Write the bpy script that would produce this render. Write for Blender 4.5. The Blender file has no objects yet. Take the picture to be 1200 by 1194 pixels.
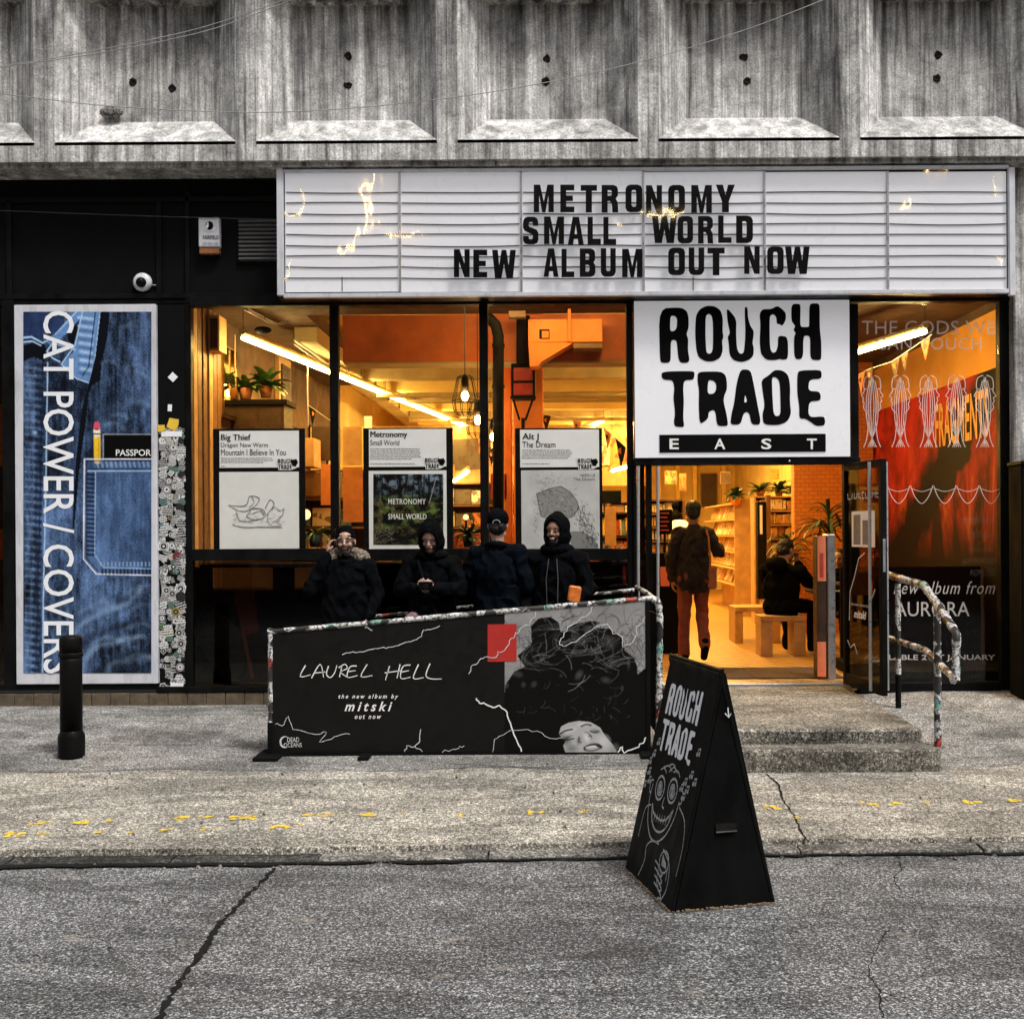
import bpy, bmesh, math, random
import numpy as np
from mathutils import Vector, Matrix, Euler, noise as mnoise
R = math.radians
random.seed(7); rng = np.random.default_rng(7)
S = bpy.context.scene; C = S.collection

# ------------------------------------------------------------ camera, sky, sun, exposure
cam = bpy.data.objects.new('camera', bpy.data.cameras.new('camera')); C.objects.link(cam)
ROLL = 0.0065
cam.matrix_world = Matrix.Translation((0, -10, 1.7)) @ Matrix.Rotation(R(90), 4, 'X') @ Matrix.Rotation(-ROLL, 4, 'Z')
cam.data.sensor_width = 36; cam.data.lens = 39.0
cam.data.shift_x = -45/1200; cam.data.shift_y = 26/1200
cam.data.clip_start = .05; cam.data.clip_end = 500
S.camera = cam
SUN_EL, SUN_AZ = R(58), R(138)      # direction to the sun: right of and behind the camera
w = bpy.data.worlds.new('World'); S.world = w; w.use_nodes = True
nt = w.node_tree; bg = nt.nodes['Background']
sky = nt.nodes.new('ShaderNodeTexSky'); sky.sky_type = 'NISHITA'; sky.sun_disc = False
sky.sun_elevation = SUN_EL; sky.sun_rotation = SUN_AZ; sky.air_density = 1.0; sky.dust_density = 4.0
hs = nt.nodes.new('ShaderNodeHueSaturation'); hs.inputs['Saturation'].default_value = .35
nt.links.new(sky.outputs[0], hs.inputs['Color']); nt.links.new(hs.outputs[0], bg.inputs['Color'])
bg.inputs['Strength'].default_value = .10
sl = bpy.data.lights.new('sun', 'SUN'); sl.energy = 1.5; sl.angle = R(12); sl.color = (1, .97, .93)
so = bpy.data.objects.new('sun', sl); C.objects.link(so)
sd = Vector((math.sin(SUN_AZ)*math.cos(SUN_EL), math.cos(SUN_AZ)*math.cos(SUN_EL), math.sin(SUN_EL)))
so.rotation_euler = sd.to_track_quat('Z', 'Y').to_euler(); so.location = sd*40
S.view_settings.view_transform = 'Standard'; S.view_settings.look = 'None'
S.view_settings.exposure = .85; S.view_settings.gamma = 1
try: S.view_settings.use_curve_mapping = False
except Exception: pass

# ------------------------------------------------------------ helpers
def P(x, y, d=10.0):
    """a point of the 1200 px photograph at distance d from the camera, in world metres"""
    xr = x - ROLL*(y-623); yr = y + ROLL*(x-645)
    return Vector(((xr-645)/1300*d, d-10, 1.7-(yr-623)/1300*d))
def fmap(d, n=(0, -1, 0)):
    n = Vector(n)
    return lambda x, y, h=0: P(x, y, d) + n*h
def rect(x0, y0, x1, y1, d):
    xm, ym = (x0+x1)/2, (y0+y1)/2
    return P(x0, ym, d).x, P(x1, ym, d).x, P(xm, y1, d).z, P(xm, y0, d).z
ORG = {}
def org(o): return ORG.get(o.name, Vector((0, 0, 0))) if o else Vector((0, 0, 0))
def tag(o, label=None, cat=None, group=None, kind=None):
    if label: o['label'] = label
    if cat: o['category'] = cat
    if group: o['group'] = group
    if kind: o['kind'] = kind
    return o
def thing(name, label, cat, loc=(0, 0, 0), group=None):
    o = bpy.data.objects.new(name, None); C.objects.link(o); o.location = loc; o.empty_display_size = .1
    ORG[o.name] = Vector(loc)
    return tag(o, label, cat, group)
def link(me, name, m=None, parent=None, label=None):
    """me is in world coordinates; origin goes to the parent's, or to the base of a top-level mesh"""
    o = bpy.data.objects.new(name, me); C.objects.link(o)
    n = len(me.vertices); co = np.empty(n*3, 'f'); me.vertices.foreach_get('co', co); co = co.reshape(-1, 3)
    if parent: off = np.array(org(parent)); o.parent = parent; ORG[o.name] = org(parent)
    else:
        off = np.array([(co[:, 0].min()+co[:, 0].max())/2, (co[:, 1].min()+co[:, 1].max())/2, co[:, 2].min()])
        o.location = off; ORG[o.name] = Vector(off)
    me.vertices.foreach_set('co', (co-off).astype('f').ravel()); me.update()
    if m: me.materials.clear(); me.materials.append(m)
    if label: o['label'] = label
    return o
def inst(me, name, parent, loc, rot=(0, 0, 0), sc=(1, 1, 1), m=None):
    o = bpy.data.objects.new(name, me); C.objects.link(o); o.parent = parent
    o.location = Vector(loc)-org(parent); o.rotation_euler = rot; o.scale = sc
    ORG[o.name] = Vector(loc)
    return o
class MB:
    def __init__(s): s.v = []; s.f = []; s.sm = []
    def add(s, v, f, smooth=False):
        n = len(s.v); s.v += [tuple(a) for a in v]; s.f += [tuple(i+n for i in q) for q in f]; s.sm += [smooth]*len(f); return s
    def box(s, x0, x1, y0, y1, z0, z1, rot=None, piv=None):
        v = [Vector((x, y, z)) for x in (x0, x1) for y in (y0, y1) for z in (z0, z1)]
        if rot:
            c = Vector(piv) if piv else Vector(((x0+x1)/2, (y0+y1)/2, (z0+z1)/2)); m = Euler(rot).to_matrix()
            v = [m @ (a-c)+c for a in v]
        return s.add(v, [(0, 1, 3, 2), (4, 6, 7, 5), (0, 4, 5, 1), (2, 3, 7, 6), (0, 2, 6, 4), (1, 5, 7, 3)])
    def pbox(s, x0, y0, x1, y1, d, front=.01, back=.0):
        a, b, z0, z1 = rect(x0, y0, x1, y1, d); return s.box(a, b, d-10-front, d-10+back, z0, z1)
    def tube(s, pts, r, n=8, cap=True):
        pts = [Vector(p) for p in pts]; rr = r if isinstance(r, (list, tuple)) else [r]*len(pts)
        rings = []; prev = None
        for i, p in enumerate(pts):
            t = (pts[min(i+1, len(pts)-1)]-pts[max(i-1, 0)]).normalized()
            if prev is None: a = t.orthogonal().normalized()
            else: a = (prev-t*prev.dot(t)).normalized()
            prev = a; b = t.cross(a)
            rings.append([p+(a*math.cos(k*2*math.pi/n)+b*math.sin(k*2*math.pi/n))*rr[i] for k in range(n)])
        v = [q for g in rings for q in g]
        f = [(i*n+k, i*n+(k+1) % n, (i+1)*n+(k+1) % n, (i+1)*n+k) for i in range(len(pts)-1) for k in range(n)]
        s.add(v, f, True)
        if cap: s.add(rings[0], [tuple(range(n))[::-1]]); s.add(rings[-1], [tuple(range(n))])
        return s
    def lathe(s, c, prof, n=20):
        v = []; f = []
        for r, z in prof: v += [(c[0]+r*math.cos(k*2*math.pi/n), c[1]+r*math.sin(k*2*math.pi/n), c[2]+z) for k in range(n)]
        for i in range(len(prof)-1): f += [(i*n+k, i*n+(k+1) % n, (i+1)*n+(k+1) % n, (i+1)*n+k) for k in range(n)]
        f.append(tuple(range(n))[::-1]); f.append(tuple((len(prof)-1)*n+k for k in range(n)))
        return s.add(v, f, True)
    def ball(s, c, r, n=10, rot=None):
        r = r if isinstance(r, (list, tuple)) else (r, r, r); v = []; f = []; m = n//2
        M = Euler(rot).to_matrix() if rot else Matrix.Identity(3)
        for i in range(m+1):
            t = math.pi*i/m
            for k in range(n):
                p = 2*math.pi*k/n; v.append(Vector(c)+M @ Vector((r[0]*math.sin(t)*math.cos(p), r[1]*math.sin(t)*math.sin(p), r[2]*math.cos(t))))
        for i in range(m): f += [(i*n+k, (i+1)*n+k, (i+1)*n+(k+1) % n, i*n+(k+1) % n) for k in range(n)]
        return s.add(v, f, True)
    def mesh(s, name='m', bev=0, seg=1):
        me = bpy.data.meshes.new(name); me.from_pydata(s.v, [], s.f)
        me.polygons.foreach_set('use_smooth', s.sm); me.update()
        if bev:
            bm = bmesh.new(); bm.from_mesh(me)
            bmesh.ops.remove_doubles(bm, verts=bm.verts, dist=1e-5)
            es = [e for e in bm.edges if len(e.link_faces) == 2 and e.calc_face_angle(0) > .6]
            bmesh.ops.bevel(bm, geom=es, offset=bev, segments=seg, affect='EDGES', clamp_overlap=True)
            bm.to_mesh(me); bm.free()
        return me
    def build(s, name, m, parent=None, bev=0, label=None): return link(s.mesh(name, bev), name, m, parent, label)

def chaikin(p, it=1):
    for _ in range(it):
        q = []
        for i in range(len(p)):
            a, b = p[i], p[(i+1) % len(p)]
            q += [(a[0]*.8+b[0]*.2, a[1]*.8+b[1]*.2), (a[0]*.2+b[0]*.8, a[1]*.2+b[1]*.8)]
        p = q
    return p
def curve_arrays(cu):
    o = bpy.data.objects.new('tmp', cu); C.objects.link(o)
    dg = bpy.context.evaluated_depsgraph_get(); ev = o.evaluated_get(dg); me = ev.to_mesh()
    v = [tuple(a.co) for a in me.vertices]; f = [tuple(p.vertices) for p in me.polygons]
    ev.to_mesh_clear(); bpy.data.objects.remove(o); bpy.data.curves.remove(cu)
    return v, f
def poly_arrays(loops, th=0.0):
    cu = bpy.data.curves.new('c', 'CURVE'); cu.dimensions = '2D'; cu.fill_mode = 'BOTH' if th else 'FRONT'; cu.extrude = th/2
    for lp in loops:
        sp = cu.splines.new('POLY'); sp.points.add(len(lp)-1); sp.use_cyclic_u = True
        for i, (x, y) in enumerate(lp): sp.points[i].co = (x, y, 0, 1)
    return curve_arrays(cu)
_tc = {}
def text_arrays(s, bold=0, shear=0, space=1.0, th=0.0):
    k = (s, bold, shear, space, th)
    if k not in _tc:
        cu = bpy.data.curves.new('t', 'FONT'); cu.body = s; cu.size = 1; cu.offset = bold; cu.shear = shear
        cu.space_character = space; cu.extrude = th/2; cu.fill_mode = 'BOTH' if th else 'FRONT'; cu.resolution_u = 3
        _tc[k] = curve_arrays(cu)
    return _tc[k]
def fit(arr, x0, y0, x1, y1, mp, h=.003, th=0.0, rot=0, bb=None):
    """place 2D arrays (y up) into the pixel box x0..x1, y0..y1 (y down) through the map mp(x, y, height)"""
    v, f = arr
    if rot == 90: v = [(a[1], -a[0], a[2]) for a in v]      # reads downwards
    xs = [a[0] for a in v]; ys = [a[1] for a in v]; zs = [a[2] for a in v]
    a0, a1, b0, b1 = bb if bb else (min(xs), max(xs), min(ys), max(ys)); zm = max(max(zs), 1e-9)
    out = [mp(x0+(x-a0)/(a1-a0)*(x1-x0), y1-(y-b0)/(b1-b0)*(y1-y0), h+(th if z > 0 else 0)) for x, y, z in v]
    return out, f
def text(s, x0, y0, x1, y1, mp, m, parent, name='lettering', bold=0, shear=0, space=1.0, th=0.0, h=.003, rot=0):
    arr = text_arrays(s, bold, shear, space, .02 if th else 0)
    v, f = fit(arr, x0, y0, x1, y1, mp, h, th, rot)
    me = bpy.data.meshes.new(name); me.from_pydata(v, [], f); me.update()
    return link(me, name, m, parent)
def ribbon(mb, pts, wd, mp, h=.003):
    """flat stroke along pts (pixel space); wd in pixels"""
    n = len(pts)
    if n < 2: return
    L = []; Rr = []
    for i in range(n):
        a = pts[max(i-1, 0)]; b = pts[min(i+1, n-1)]
        dx, dy = b[0]-a[0], b[1]-a[1]; l = math.hypot(dx, dy) or 1; ww = wd if not callable(wd) else wd(i/(n-1))
        L.append(mp(pts[i][0]-dy/l*ww/2, pts[i][1]+dx/l*ww/2, h)); Rr.append(mp(pts[i][0]+dy/l*ww/2, pts[i][1]-dx/l*ww/2, h))
    mb.add(L+Rr, [(i, i+1, n+i+1, n+i) for i in range(n-1)])
def smooth_line(pts, k=5):
    out = []
    for i in range(len(pts)-1):
        p0, p1, p2, p3 = pts[max(i-1, 0)], pts[i], pts[i+1], pts[min(i+2, len(pts)-1)]
        for j in range(k):
            t = j/k; out.append(tuple(.5*(2*p1[c]+(p2[c]-p0[c])*t+(2*p0[c]-5*p1[c]+4*p2[c]-p3[c])*t*t+(-p0[c]+3*p1[c]-3*p2[c]+p3[c])*t**3) for c in range(len(p1))))
    return out+[tuple(pts[-1])]
def ell(cx, cy, rx, ry, n=20, a0=0, a1=360):
    return [(cx+rx*math.cos(R(a0+(a1-a0)*i/n)), cy+ry*math.sin(R(a0+(a1-a0)*i/n))) for i in range(n+1)]

# ------------------------------------------------------------ materials
M = {}
def nodes(name):
    m = bpy.data.materials.new(name); m.use_nodes = True; t = m.node_tree; b = t.nodes['Principled BSDF']; M[name] = m
    return m, t, b
def N(t, ty, **kw):
    n = t.nodes.new(ty)
    for k, v in kw.items():
        if k in n.inputs: n.inputs[k].default_value = v
        else: setattr(n, k, v)
    return n
def coords(t, scale=(1, 1, 1), kind='Object', off=None):
    tc = N(t, 'ShaderNodeTexCoord'); mp = N(t, 'ShaderNodeMapping'); mp.inputs['Scale'].default_value = scale
    t.links.new(tc.outputs[kind], mp.inputs['Vector'])
    if off is not None: t.links.new(off, mp.inputs['Location'])
    return mp.outputs[0]
def world_coords(t, scale=(1, 1, 1)):
    g = N(t, 'ShaderNodeNewGeometry'); mp = N(t, 'ShaderNodeMapping'); mp.inputs['Scale'].default_value = scale
    t.links.new(g.outputs['Position'], mp.inputs['Vector']); return mp.outputs[0]
def ramp(t, src, stops, interp='LINEAR'):
    r = N(t, 'ShaderNodeValToRGB'); r.color_ramp.interpolation = interp; e = r.color_ramp.elements
    while len(e) > 1: e.remove(e[0])
    e[0].position = stops[0][0]; e[0].color = col4(stops[0][1])
    for p, c in stops[1:]:
        k = e.new(p); k.color = col4(c)
    if src is not None: t.links.new(src, r.inputs[0])
    return r.outputs[0]
def col4(c): return (c, c, c, 1) if isinstance(c, (int, float)) else (c[0], c[1], c[2], 1)
def mix(t, a, b, f, mode='MIX'):
    n = N(t, 'ShaderNodeMix', data_type='RGBA', blend_type=mode)
    for s, v in ((0, f), (6, a), (7, b)):
        if hasattr(v, 'links') or hasattr(v, 'is_output'): t.links.new(v, n.inputs[s])
        else: n.inputs[s].default_value = v if s == 0 else col4(v)
    return n.outputs[2]
def noise(t, vec, scale, detail=3, rough=.55, dist=0):
    n = N(t, 'ShaderNodeTexNoise', Scale=scale, Detail=detail, Roughness=rough, Distortion=dist); t.links.new(vec, n.inputs['Vector']); return n.outputs[0]
def bump(t, b, h, strength=.3, dist=.01):
    n = N(t, 'ShaderNodeBump', Strength=strength, Distance=dist); t.links.new(h, n.inputs['Height']); t.links.new(n.outputs[0], b.inputs['Normal'])
def simple(name, c, rough=.6, metal=0, var=.25, sc=8, bmp=.1, bsc=60, spec=.5, dirt=0):
    m, t, b = nodes(name); vec = world_coords(t)
    n1 = noise(t, vec, sc, 4); c0 = tuple(x*(1-var) for x in c); c1 = tuple(min(x*(1+var), 1) for x in c)
    cc = ramp(t, n1, [(.3, c0), (.7, c1)])
    if dirt:
        cc = mix(t, cc, (.03, .027, .02), ramp(t, noise(t, world_coords(t, (3, 3, .7)), 3, 6, .7), [(.5, 0.0), (.75, dirt)]))
    t.links.new(cc, b.inputs['Base Color']); b.inputs['Roughness'].default_value = rough; b.inputs['Metallic'].default_value = metal
    b.inputs['Specular IOR Level'].default_value = spec
    if rough > .1: t.links.new(ramp(t, noise(t, vec, sc*3, 4), [(.3, max(rough-.12, .03)), (.7, min(rough+.12, 1))]), b.inputs['Roughness'])
    if bmp: bump(t, b, noise(t, vec, bsc, 3), bmp, .004)
    return m
def emis(name, c, s):
    m, t, b = nodes(name); b.inputs['Base Color'].default_value = col4(c); b.inputs['Emission Color'].default_value = col4(c); b.inputs['Emission Strength'].default_value = s; return m

# weathered board-marked concrete with rain streaks
def concrete(name, dark=.06, mid=.2, light=.46, streak=1.0):
    m, t, b = nodes(name)
    st = noise(t, world_coords(t, (7, 7, .45)), 1.5, 6, .62, .5)
    st2 = noise(t, world_coords(t, (40, 40, 1.1)), 1.0, 4, .6)
    bl = noise(t, world_coords(t, (1, 1, .8)), 1.7, 8, .68, .3)
    fine = noise(t, world_coords(t), 55, 6, .75)
    c = ramp(t, st, [(.30, dark), (.43, mid*.8), (.56, mid*1.2), (.70, light)])
    c = mix(t, c, ramp(t, st2, [(.36, .30), (.47, .9), (.62, 1.25)]), .55*streak, 'MULTIPLY')
    ef = ramp(t, noise(t, world_coords(t, (26, 26, .28)), 1.0, 3, .5, .2), [(.62, 0.0), (.68, .5)]); c = mix(t, c, (.62, .62, .60), mix(t, ef, ramp(t, noise(t, world_coords(t, (3, 3, 1.2)), 1.2, 3), [(.45, 0.0), (.6, 1.0)]), 1.0, 'MULTIPLY'))
    c = mix(t, c, ramp(t, noise(t, world_coords(t, (1, 1, 1)), 6.5, 7, .7, .8), [(.36, .5), (.5, 1.0), (.62, 1.4)]), .6, 'MULTIPLY')
    sxz = N(t, 'ShaderNodeSeparateXYZ'); t.links.new(world_coords(t), sxz.inputs[0]); mr_ = N(t, 'ShaderNodeMapRange'); mr_.inputs[1].default_value = 5.5; mr_.inputs[2].default_value = 6.45; t.links.new(sxz.outputs[2], mr_.inputs[0])
    drp = ramp(t, noise(t, world_coords(t, (7, 7, .5)), 1.3, 5, .6, .3), [(.40, .16), (.60, 1.0)]); c = mix(t, c, drp, mr_.outputs[0], 'MULTIPLY')
    c = mix(t, c, ramp(t, bl, [(.36, .45), (.5, .95), (.64, 1.25)]), .7, 'MULTIPLY')
    c = mix(t, c, ramp(t, fine, [(.33, .35), (.5, 1.05), (.66, 1.55)]), .7, 'MULTIPLY')
    vo = N(t, 'ShaderNodeTexVoronoi', Scale=26.0); t.links.new(world_coords(t, (1, 1, .8)), vo.inputs['Vector'])
    pn = noise(t, world_coords(t), 4.0, 2)
    po = ramp(t, vo.outputs['Distance'], [(.06, 1.0), (.12, 0.0)]); pm = ramp(t, pn, [(.56, 0.0), (.62, 1.0)])
    c = mix(t, c, (.03, .03, .028), mix(t, po, pm, 1.0, 'MULTIPLY'))
    c = mix(t, c, (1.0, .985, .95), 1.0, 'MULTIPLY')
    t.links.new(c, b.inputs['Base Color']); b.inputs['Roughness'].default_value = .93; b.inputs['Specular IOR Level'].default_value = .2
    h = mix(t, mix(t, fine, st2, .35), po, .4, 'SUBTRACT'); bump(t, b, h, .8, .012)
    return m
concrete('concrete_wall', .10, .43, .80); concrete('concrete_sill_lit', .26, .50, .66, .35); concrete('concrete_reveal_lit', .24, .54, .76, 1.0)  # lighter sill and left-reveal copies paint in the daylight falling on them
# the street: worn asphalt, the pavement: exposed aggregate concrete
def ground(name, lo, md, hi, tint, grain=120, spots=None, wear=.5, worn=(.62, 1.25)):
    m, t, b = nodes(name); v = world_coords(t)
    vc = N(t, 'ShaderNodeTexVoronoi', Scale=grain*2.3); t.links.new(v, vc.inputs['Vector']); sc_ = N(t, 'ShaderNodeSeparateColor'); t.links.new(vc.outputs['Color'], sc_.inputs[0])
    g1 = ramp(t, sc_.outputs[0], [(0, .30), (.35, .44), (.7, .53), (1, .70)]); g2 = noise(t, v, grain*.8, 4, .8)
    big = noise(t, v, .9, 6, .6, .5); med = noise(t, v, 5.5, 5, .65)
    g = mix(t, g1, g2, .5)
    c = ramp(t, g, [(.37, lo), (.46, md*.7), (.53, md*1.25), (.61, hi)])
    c = mix(t, c, ramp(t, big, [(.3, .55), (.5, 1.0), (.7, 1.3)]), wear, 'MULTIPLY')
    c = mix(t, c, ramp(t, med, [(.3, .6), (.5, 1.0), (.7, 1.3)]), wear, 'MULTIPLY')
    pt = noise(t, world_coords(t, (.55, 1.5, 1)), 1.1, 3, .55, 1.6); c = mix(t, c, ramp(t, pt, [(.40, worn[0]), (.455, worn[0]*1.05), (.47, 1.0), (.58, 1.02), (.60, worn[1])]), .8, 'MULTIPLY')
    sc2 = noise(t, world_coords(t, (2.2, 30, 1)), 2.0, 4, .7); c = mix(t, c, ramp(t, sc2, [(.40, .75), (.5, 1.0), (.62, 1.3)]), .55, 'MULTIPLY')
    st_ = noise(t, world_coords(t, (1, 1.3, 1)), 1.9, 7, .72, .4); c = mix(t, c, (.035, .03, .024), ramp(t, st_, [(.60, 0.0), (.67, .55)]))
    c = mix(t, c, tint, 1.0, 'MULTIPLY')
    if spots:
        sp = noise(t, world_coords(t, (1, 1.6, 1)), 3.1, 5, .62); c = mix(t, c, spots, ramp(t, sp, [(.63, 0.0), (.70, .35)]))
    cr = noise(t, v, 2.2, 9, .75); ck = ramp(t, cr, [(.492, 0.0), (.499, .55), (.506, 0.0)])
    cm = ramp(t, noise(t, v, .8, 3), [(.52, 0.0), (.6, 1.0)])
    c = mix(t, c, (.02, .02, .018), mix(t, ck, cm, 1.0, 'MULTIPLY'))
    t.links.new(c, b.inputs['Base Color']); b.inputs['Roughness'].default_value = .9; b.inputs['Specular IOR Level'].default_value = .25
    bump(t, b, g, 1.0, .012); return m
ground('asphalt', .006, .115, .56, (1, 1, 1), 72, (.42, .36, .27))
ground('paving', .02, .28, .92, (1, .93, .79), 62, None, .55)
ground('step_concrete', .02, .17, .50, (1, .93, .78), 50, None, .9)
ground('kerb_concrete', .02, .15, .45, (1, .95, .85), 50, None, .9)
ground('kerb_dark', .008, .04, .16, (1, .97, .9), 50, None, .9)
ground('forecourt', .015, .19, .66, (1, .97, .9), 75, (.12, .11, .10), .9)
simple('tar', (.014, .014, .013), .95, bmp=.8, bsc=90, spec=.05)
def black(name, c=.004, rough=.4, scr=.05):
    m, t, b = nodes(name); n = noise(t, world_coords(t, (1, 1, .5)), 6, 6, .7)
    t.links.new(ramp(t, n, [(.4, c), (.7, c*2.0), (.8, scr*.35)]), b.inputs['Base Color']); b.inputs['Specular IOR Level'].default_value = .07
    t.links.new(ramp(t, n, [(.35, rough-.1), (.7, rough+.25)]), b.inputs['Roughness'])
    bump(t, b, noise(t, world_coords(t), 30, 4), .08, .003); return m
black('black_paint'); black('black_matt', .0035, .75, .02); black('black_gloss', .004, .22, .04)
simple('steel', (.5, .5, .5), .35, .6, .03, bmp=.0)
simple('alu', (.5, .5, .52), .35, .8, .1, bmp=.05)
simple('white_frame', (.60, .61, .65), .4, 0, .06, bmp=.03, dirt=.35)
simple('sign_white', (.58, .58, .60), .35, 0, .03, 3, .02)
M['sign_white'].node_tree.nodes['Principled BSDF'].inputs['Emission Color'].default_value = (.88, .88, .92, 1); M['sign_white'].node_tree.nodes['Principled BSDF'].inputs['Emission Strength'].default_value = .17  # faint glow added so the sign faces read brighter under the beam
simple('card_white', (.84, .85, .88), .5, 0, .03, bmp=.02)
simple('paper_white', (.78, .78, .79), .6, 0, .04, bmp=.05)
simple('ink', (.003, .003, .003), .7, 0, .2, spec=.06); simple('white_ink', (.78, .78, .76), .6, 0, .1, 30)
simple('chalk', (.62, .62, .62), .9, 0, .35, 60); simple('ink_grey', (.16, .16, .17), .6, 0, .2)
simple('red_print', (.42, .02, .015), .5, 0, .08); simple('yellow_paint', (.80, .52, .04), .8, 0, .3, 30, .5)
simple('brick_brown', (.10, .075, .045), .85, 0, .4, 14, .5, 60, dirt=.6)
simple('mortar', (.05, .045, .038), .9, 0, .3)
simple('denim_black', (.004, .0045, .006), .9, 0, .3, 20, .5, 90, spec=.04); simple('cloth_black', (.0022, .0026, .0034), .9, 0, .35, 14, .8, 40, spec=.04)
simple('cloth_navy', (.002, .0035, .006), .9, 0, .3, 14, .8, 40, spec=.05); simple('cloth_red', (.30, .02, .012), .85); simple('cloth_brown', (.17, .034, .018), .85, 0, .25, 14, .6, 50)
simple('cloth_plaid', (.010, .004, .004), .85, 0, .8, 22, .6, 50); simple('fur', (.17, .14, .11), .95, 0, .7, 60, 1.0, 120)
simple('skin', (.42, .24, .17), .5, 0, .08, 20, .1, 150); simple('skin_pale', (.40, .24, .18), .5, 0, .08, 20, .1, 150); simple('skin_brown', (.30, .16, .10), .45, 0, .08, 20, .1, 150)
simple('lip', (.28, .09, .07), .45, 0, .1); simple('hair_dark', (.005, .004, .003), .6, 0, .4, 60, .8, 200); simple('eye_white', (.22, .20, .18), .3, 0, .05)
simple('tooth', (.7, .68, .62), .3, 0, .05)
simple('orange_bag', (.62, .16, .02), .5, 0, .3, 30, .5, 50)
simple('canvas_tote', (.35, .12, .05), .8, 0, .2, 30, .4)
# interior
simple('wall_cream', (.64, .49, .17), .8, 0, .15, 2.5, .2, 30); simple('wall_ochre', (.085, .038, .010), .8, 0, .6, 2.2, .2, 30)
simple('orange_paint', (.8, .20, .02), .6, 0, .15, 3, .1); simple('orange_dark', (.50, .10, .015), .6, 0, .3, 3, .1)
simple('ceiling_dark', (.07, .035, .015), .8, 0, .4, 3); simple('ceiling_cream', (.78, .58, .17), .8, 0, .1, 3)
simple('beam_grey', (.40, .31, .13), .7, 0, .2, 4); simple('wood', (.17, .075, .022), .5, 0, .35, 9, .2, 40)
simple('wood_dark', (.045, .020, .008), .5, 0, .35, 9, .2, 40); simple('plywood', (.52, .30, .12), .55, 0, .2, 7, .1)
simple('leaf', (.06, .13, .025), .5, 0, .5, 20); simple('leaf_dark', (.03, .07, .02), .5, 0, .5, 20); simple('terracotta', (.4, .15, .06), .8, 0, .2)
simple('red_metal', (.30, .02, .012), .4, 0, .4, 8); simple('duct_black', (.006, .005, .005), .7, 0, .4, 10, spec=.1)
simple('red_paper', (.5, .05, .03), .7, 0, .15); simple('orange_paper', (.75, .25, .05), .7, 0, .15); simple('pink_paper', (.85, .22, .10), .7, 0, .1)
simple('sack', (.05, .055, .045), .9, 0, .4, 20, .8, 90); simple('cable_grey', (.3, .3, .3), .7); simple('cable_dark', (.05, .05, .05), .7)
simple('screen_dark', (.02, .03, .02), .15, 0, .2, bmp=0); simple('red_plastic', (.6, .04, .02), .4)
emis('tube_light', (1, .74, .28), 26); emis('bulb', (1, .72, .30), 40); emis('lamp_shade_glow', (1, .62, .25), 1.2)
# orange glazed brick partition, wooden floor and ribbed floor tiles
m, t, b = nodes('brick_orange'); br = N(t, 'ShaderNodeTexBrick', Scale=4.5); br.inputs['Color1'].default_value = (.72, .24, .04, 1); br.inputs['Color2'].default_value = (.6, .2, .035, 1); br.inputs['Mortar'].default_value = (.42, .13, .02, 1)
mp_ = N(t, 'ShaderNodeMapping'); g_ = N(t, 'ShaderNodeNewGeometry'); mp_.inputs['Rotation'].default_value = (R(90), 0, 0); t.links.new(g_.outputs['Position'], mp_.inputs[0]); t.links.new(mp_.outputs[0], br.inputs['Vector']); t.links.new(br.outputs[0], b.inputs['Base Color'])
m, t, b = nodes('shop_tile')
wv = N(t, 'ShaderNodeTexWave', Scale=2.6, Distortion=.0); wv.wave_type = 'BANDS'; wv.bands_direction = 'DIAGONAL'; t.links.new(world_coords(t, (1, 1, 0)), wv.inputs['Vector'])
br = N(t, 'ShaderNodeTexBrick', Scale=3.2); br.offset = 0; br.inputs['Mortar Size'].default_value = .012; br.inputs['Color1'].default_value = (.60, .33, .10, 1); br.inputs['Color2'].default_value = (.52, .28, .08, 1); br.inputs['Mortar'].default_value = (.36, .19, .06, 1); t.links.new(world_coords(t), br.inputs['Vector'])
cc = mix(t, br.outputs[0], ramp(t, wv.outputs[1], [(.35, .45), (.6, 1.0)]), .8, 'MULTIPLY'); t.links.new(cc, b.inputs['Base Color']); b.inputs['Roughness'].default_value = .4
bump(t, b, wv.outputs[1], .4, .01)
m, t, b = nodes('right_wall_mural')      # printed mural: red ground with a broad black diagonal and paint splashes
v_ = world_coords(t); sx = N(t, 'ShaderNodeSeparateXYZ'); t.links.new(v_, sx.inputs[0])
cm_ = N(t, 'ShaderNodeMath', operation='ADD'); ml = N(t, 'ShaderNodeMath', operation='MULTIPLY'); t.links.new(sx.outputs[1], ml.inputs[0]); ml.inputs[1].default_value = .62
zz = N(t, 'ShaderNodeMath', operation='MULTIPLY_ADD'); t.links.new(noise(t, v_, 3.0, 5, .6, .6), zz.inputs[0]); zz.inputs[1].default_value = .55; t.links.new(sx.outputs[2], zz.inputs[2]); t.links.new(zz.outputs[0], cm_.inputs[0]); t.links.new(ml.outputs[0], cm_.inputs[1])
nn = noise(t, world_coords(t, (1, 1.0, .35)), 2.2, 6, .65, .8)
c = ramp(t, nn, [(.25, (.006, .002, .002)), (.46, (.03, .003, .002)), (.56, (.30, .02, .01)), (.66, (.50, .12, .03)), (.8, (.65, .36, .08))])
red = mix(t, (.50, .028, .014), (.16, .010, .006), ramp(t, noise(t, v_, 2.4, 6, .65, .8), [(.40, 0.0), (.64, 1.0)]))
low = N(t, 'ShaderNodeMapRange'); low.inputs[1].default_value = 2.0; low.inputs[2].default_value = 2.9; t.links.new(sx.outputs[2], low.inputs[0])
c = mix(t, c, red, low.outputs[0])
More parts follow.
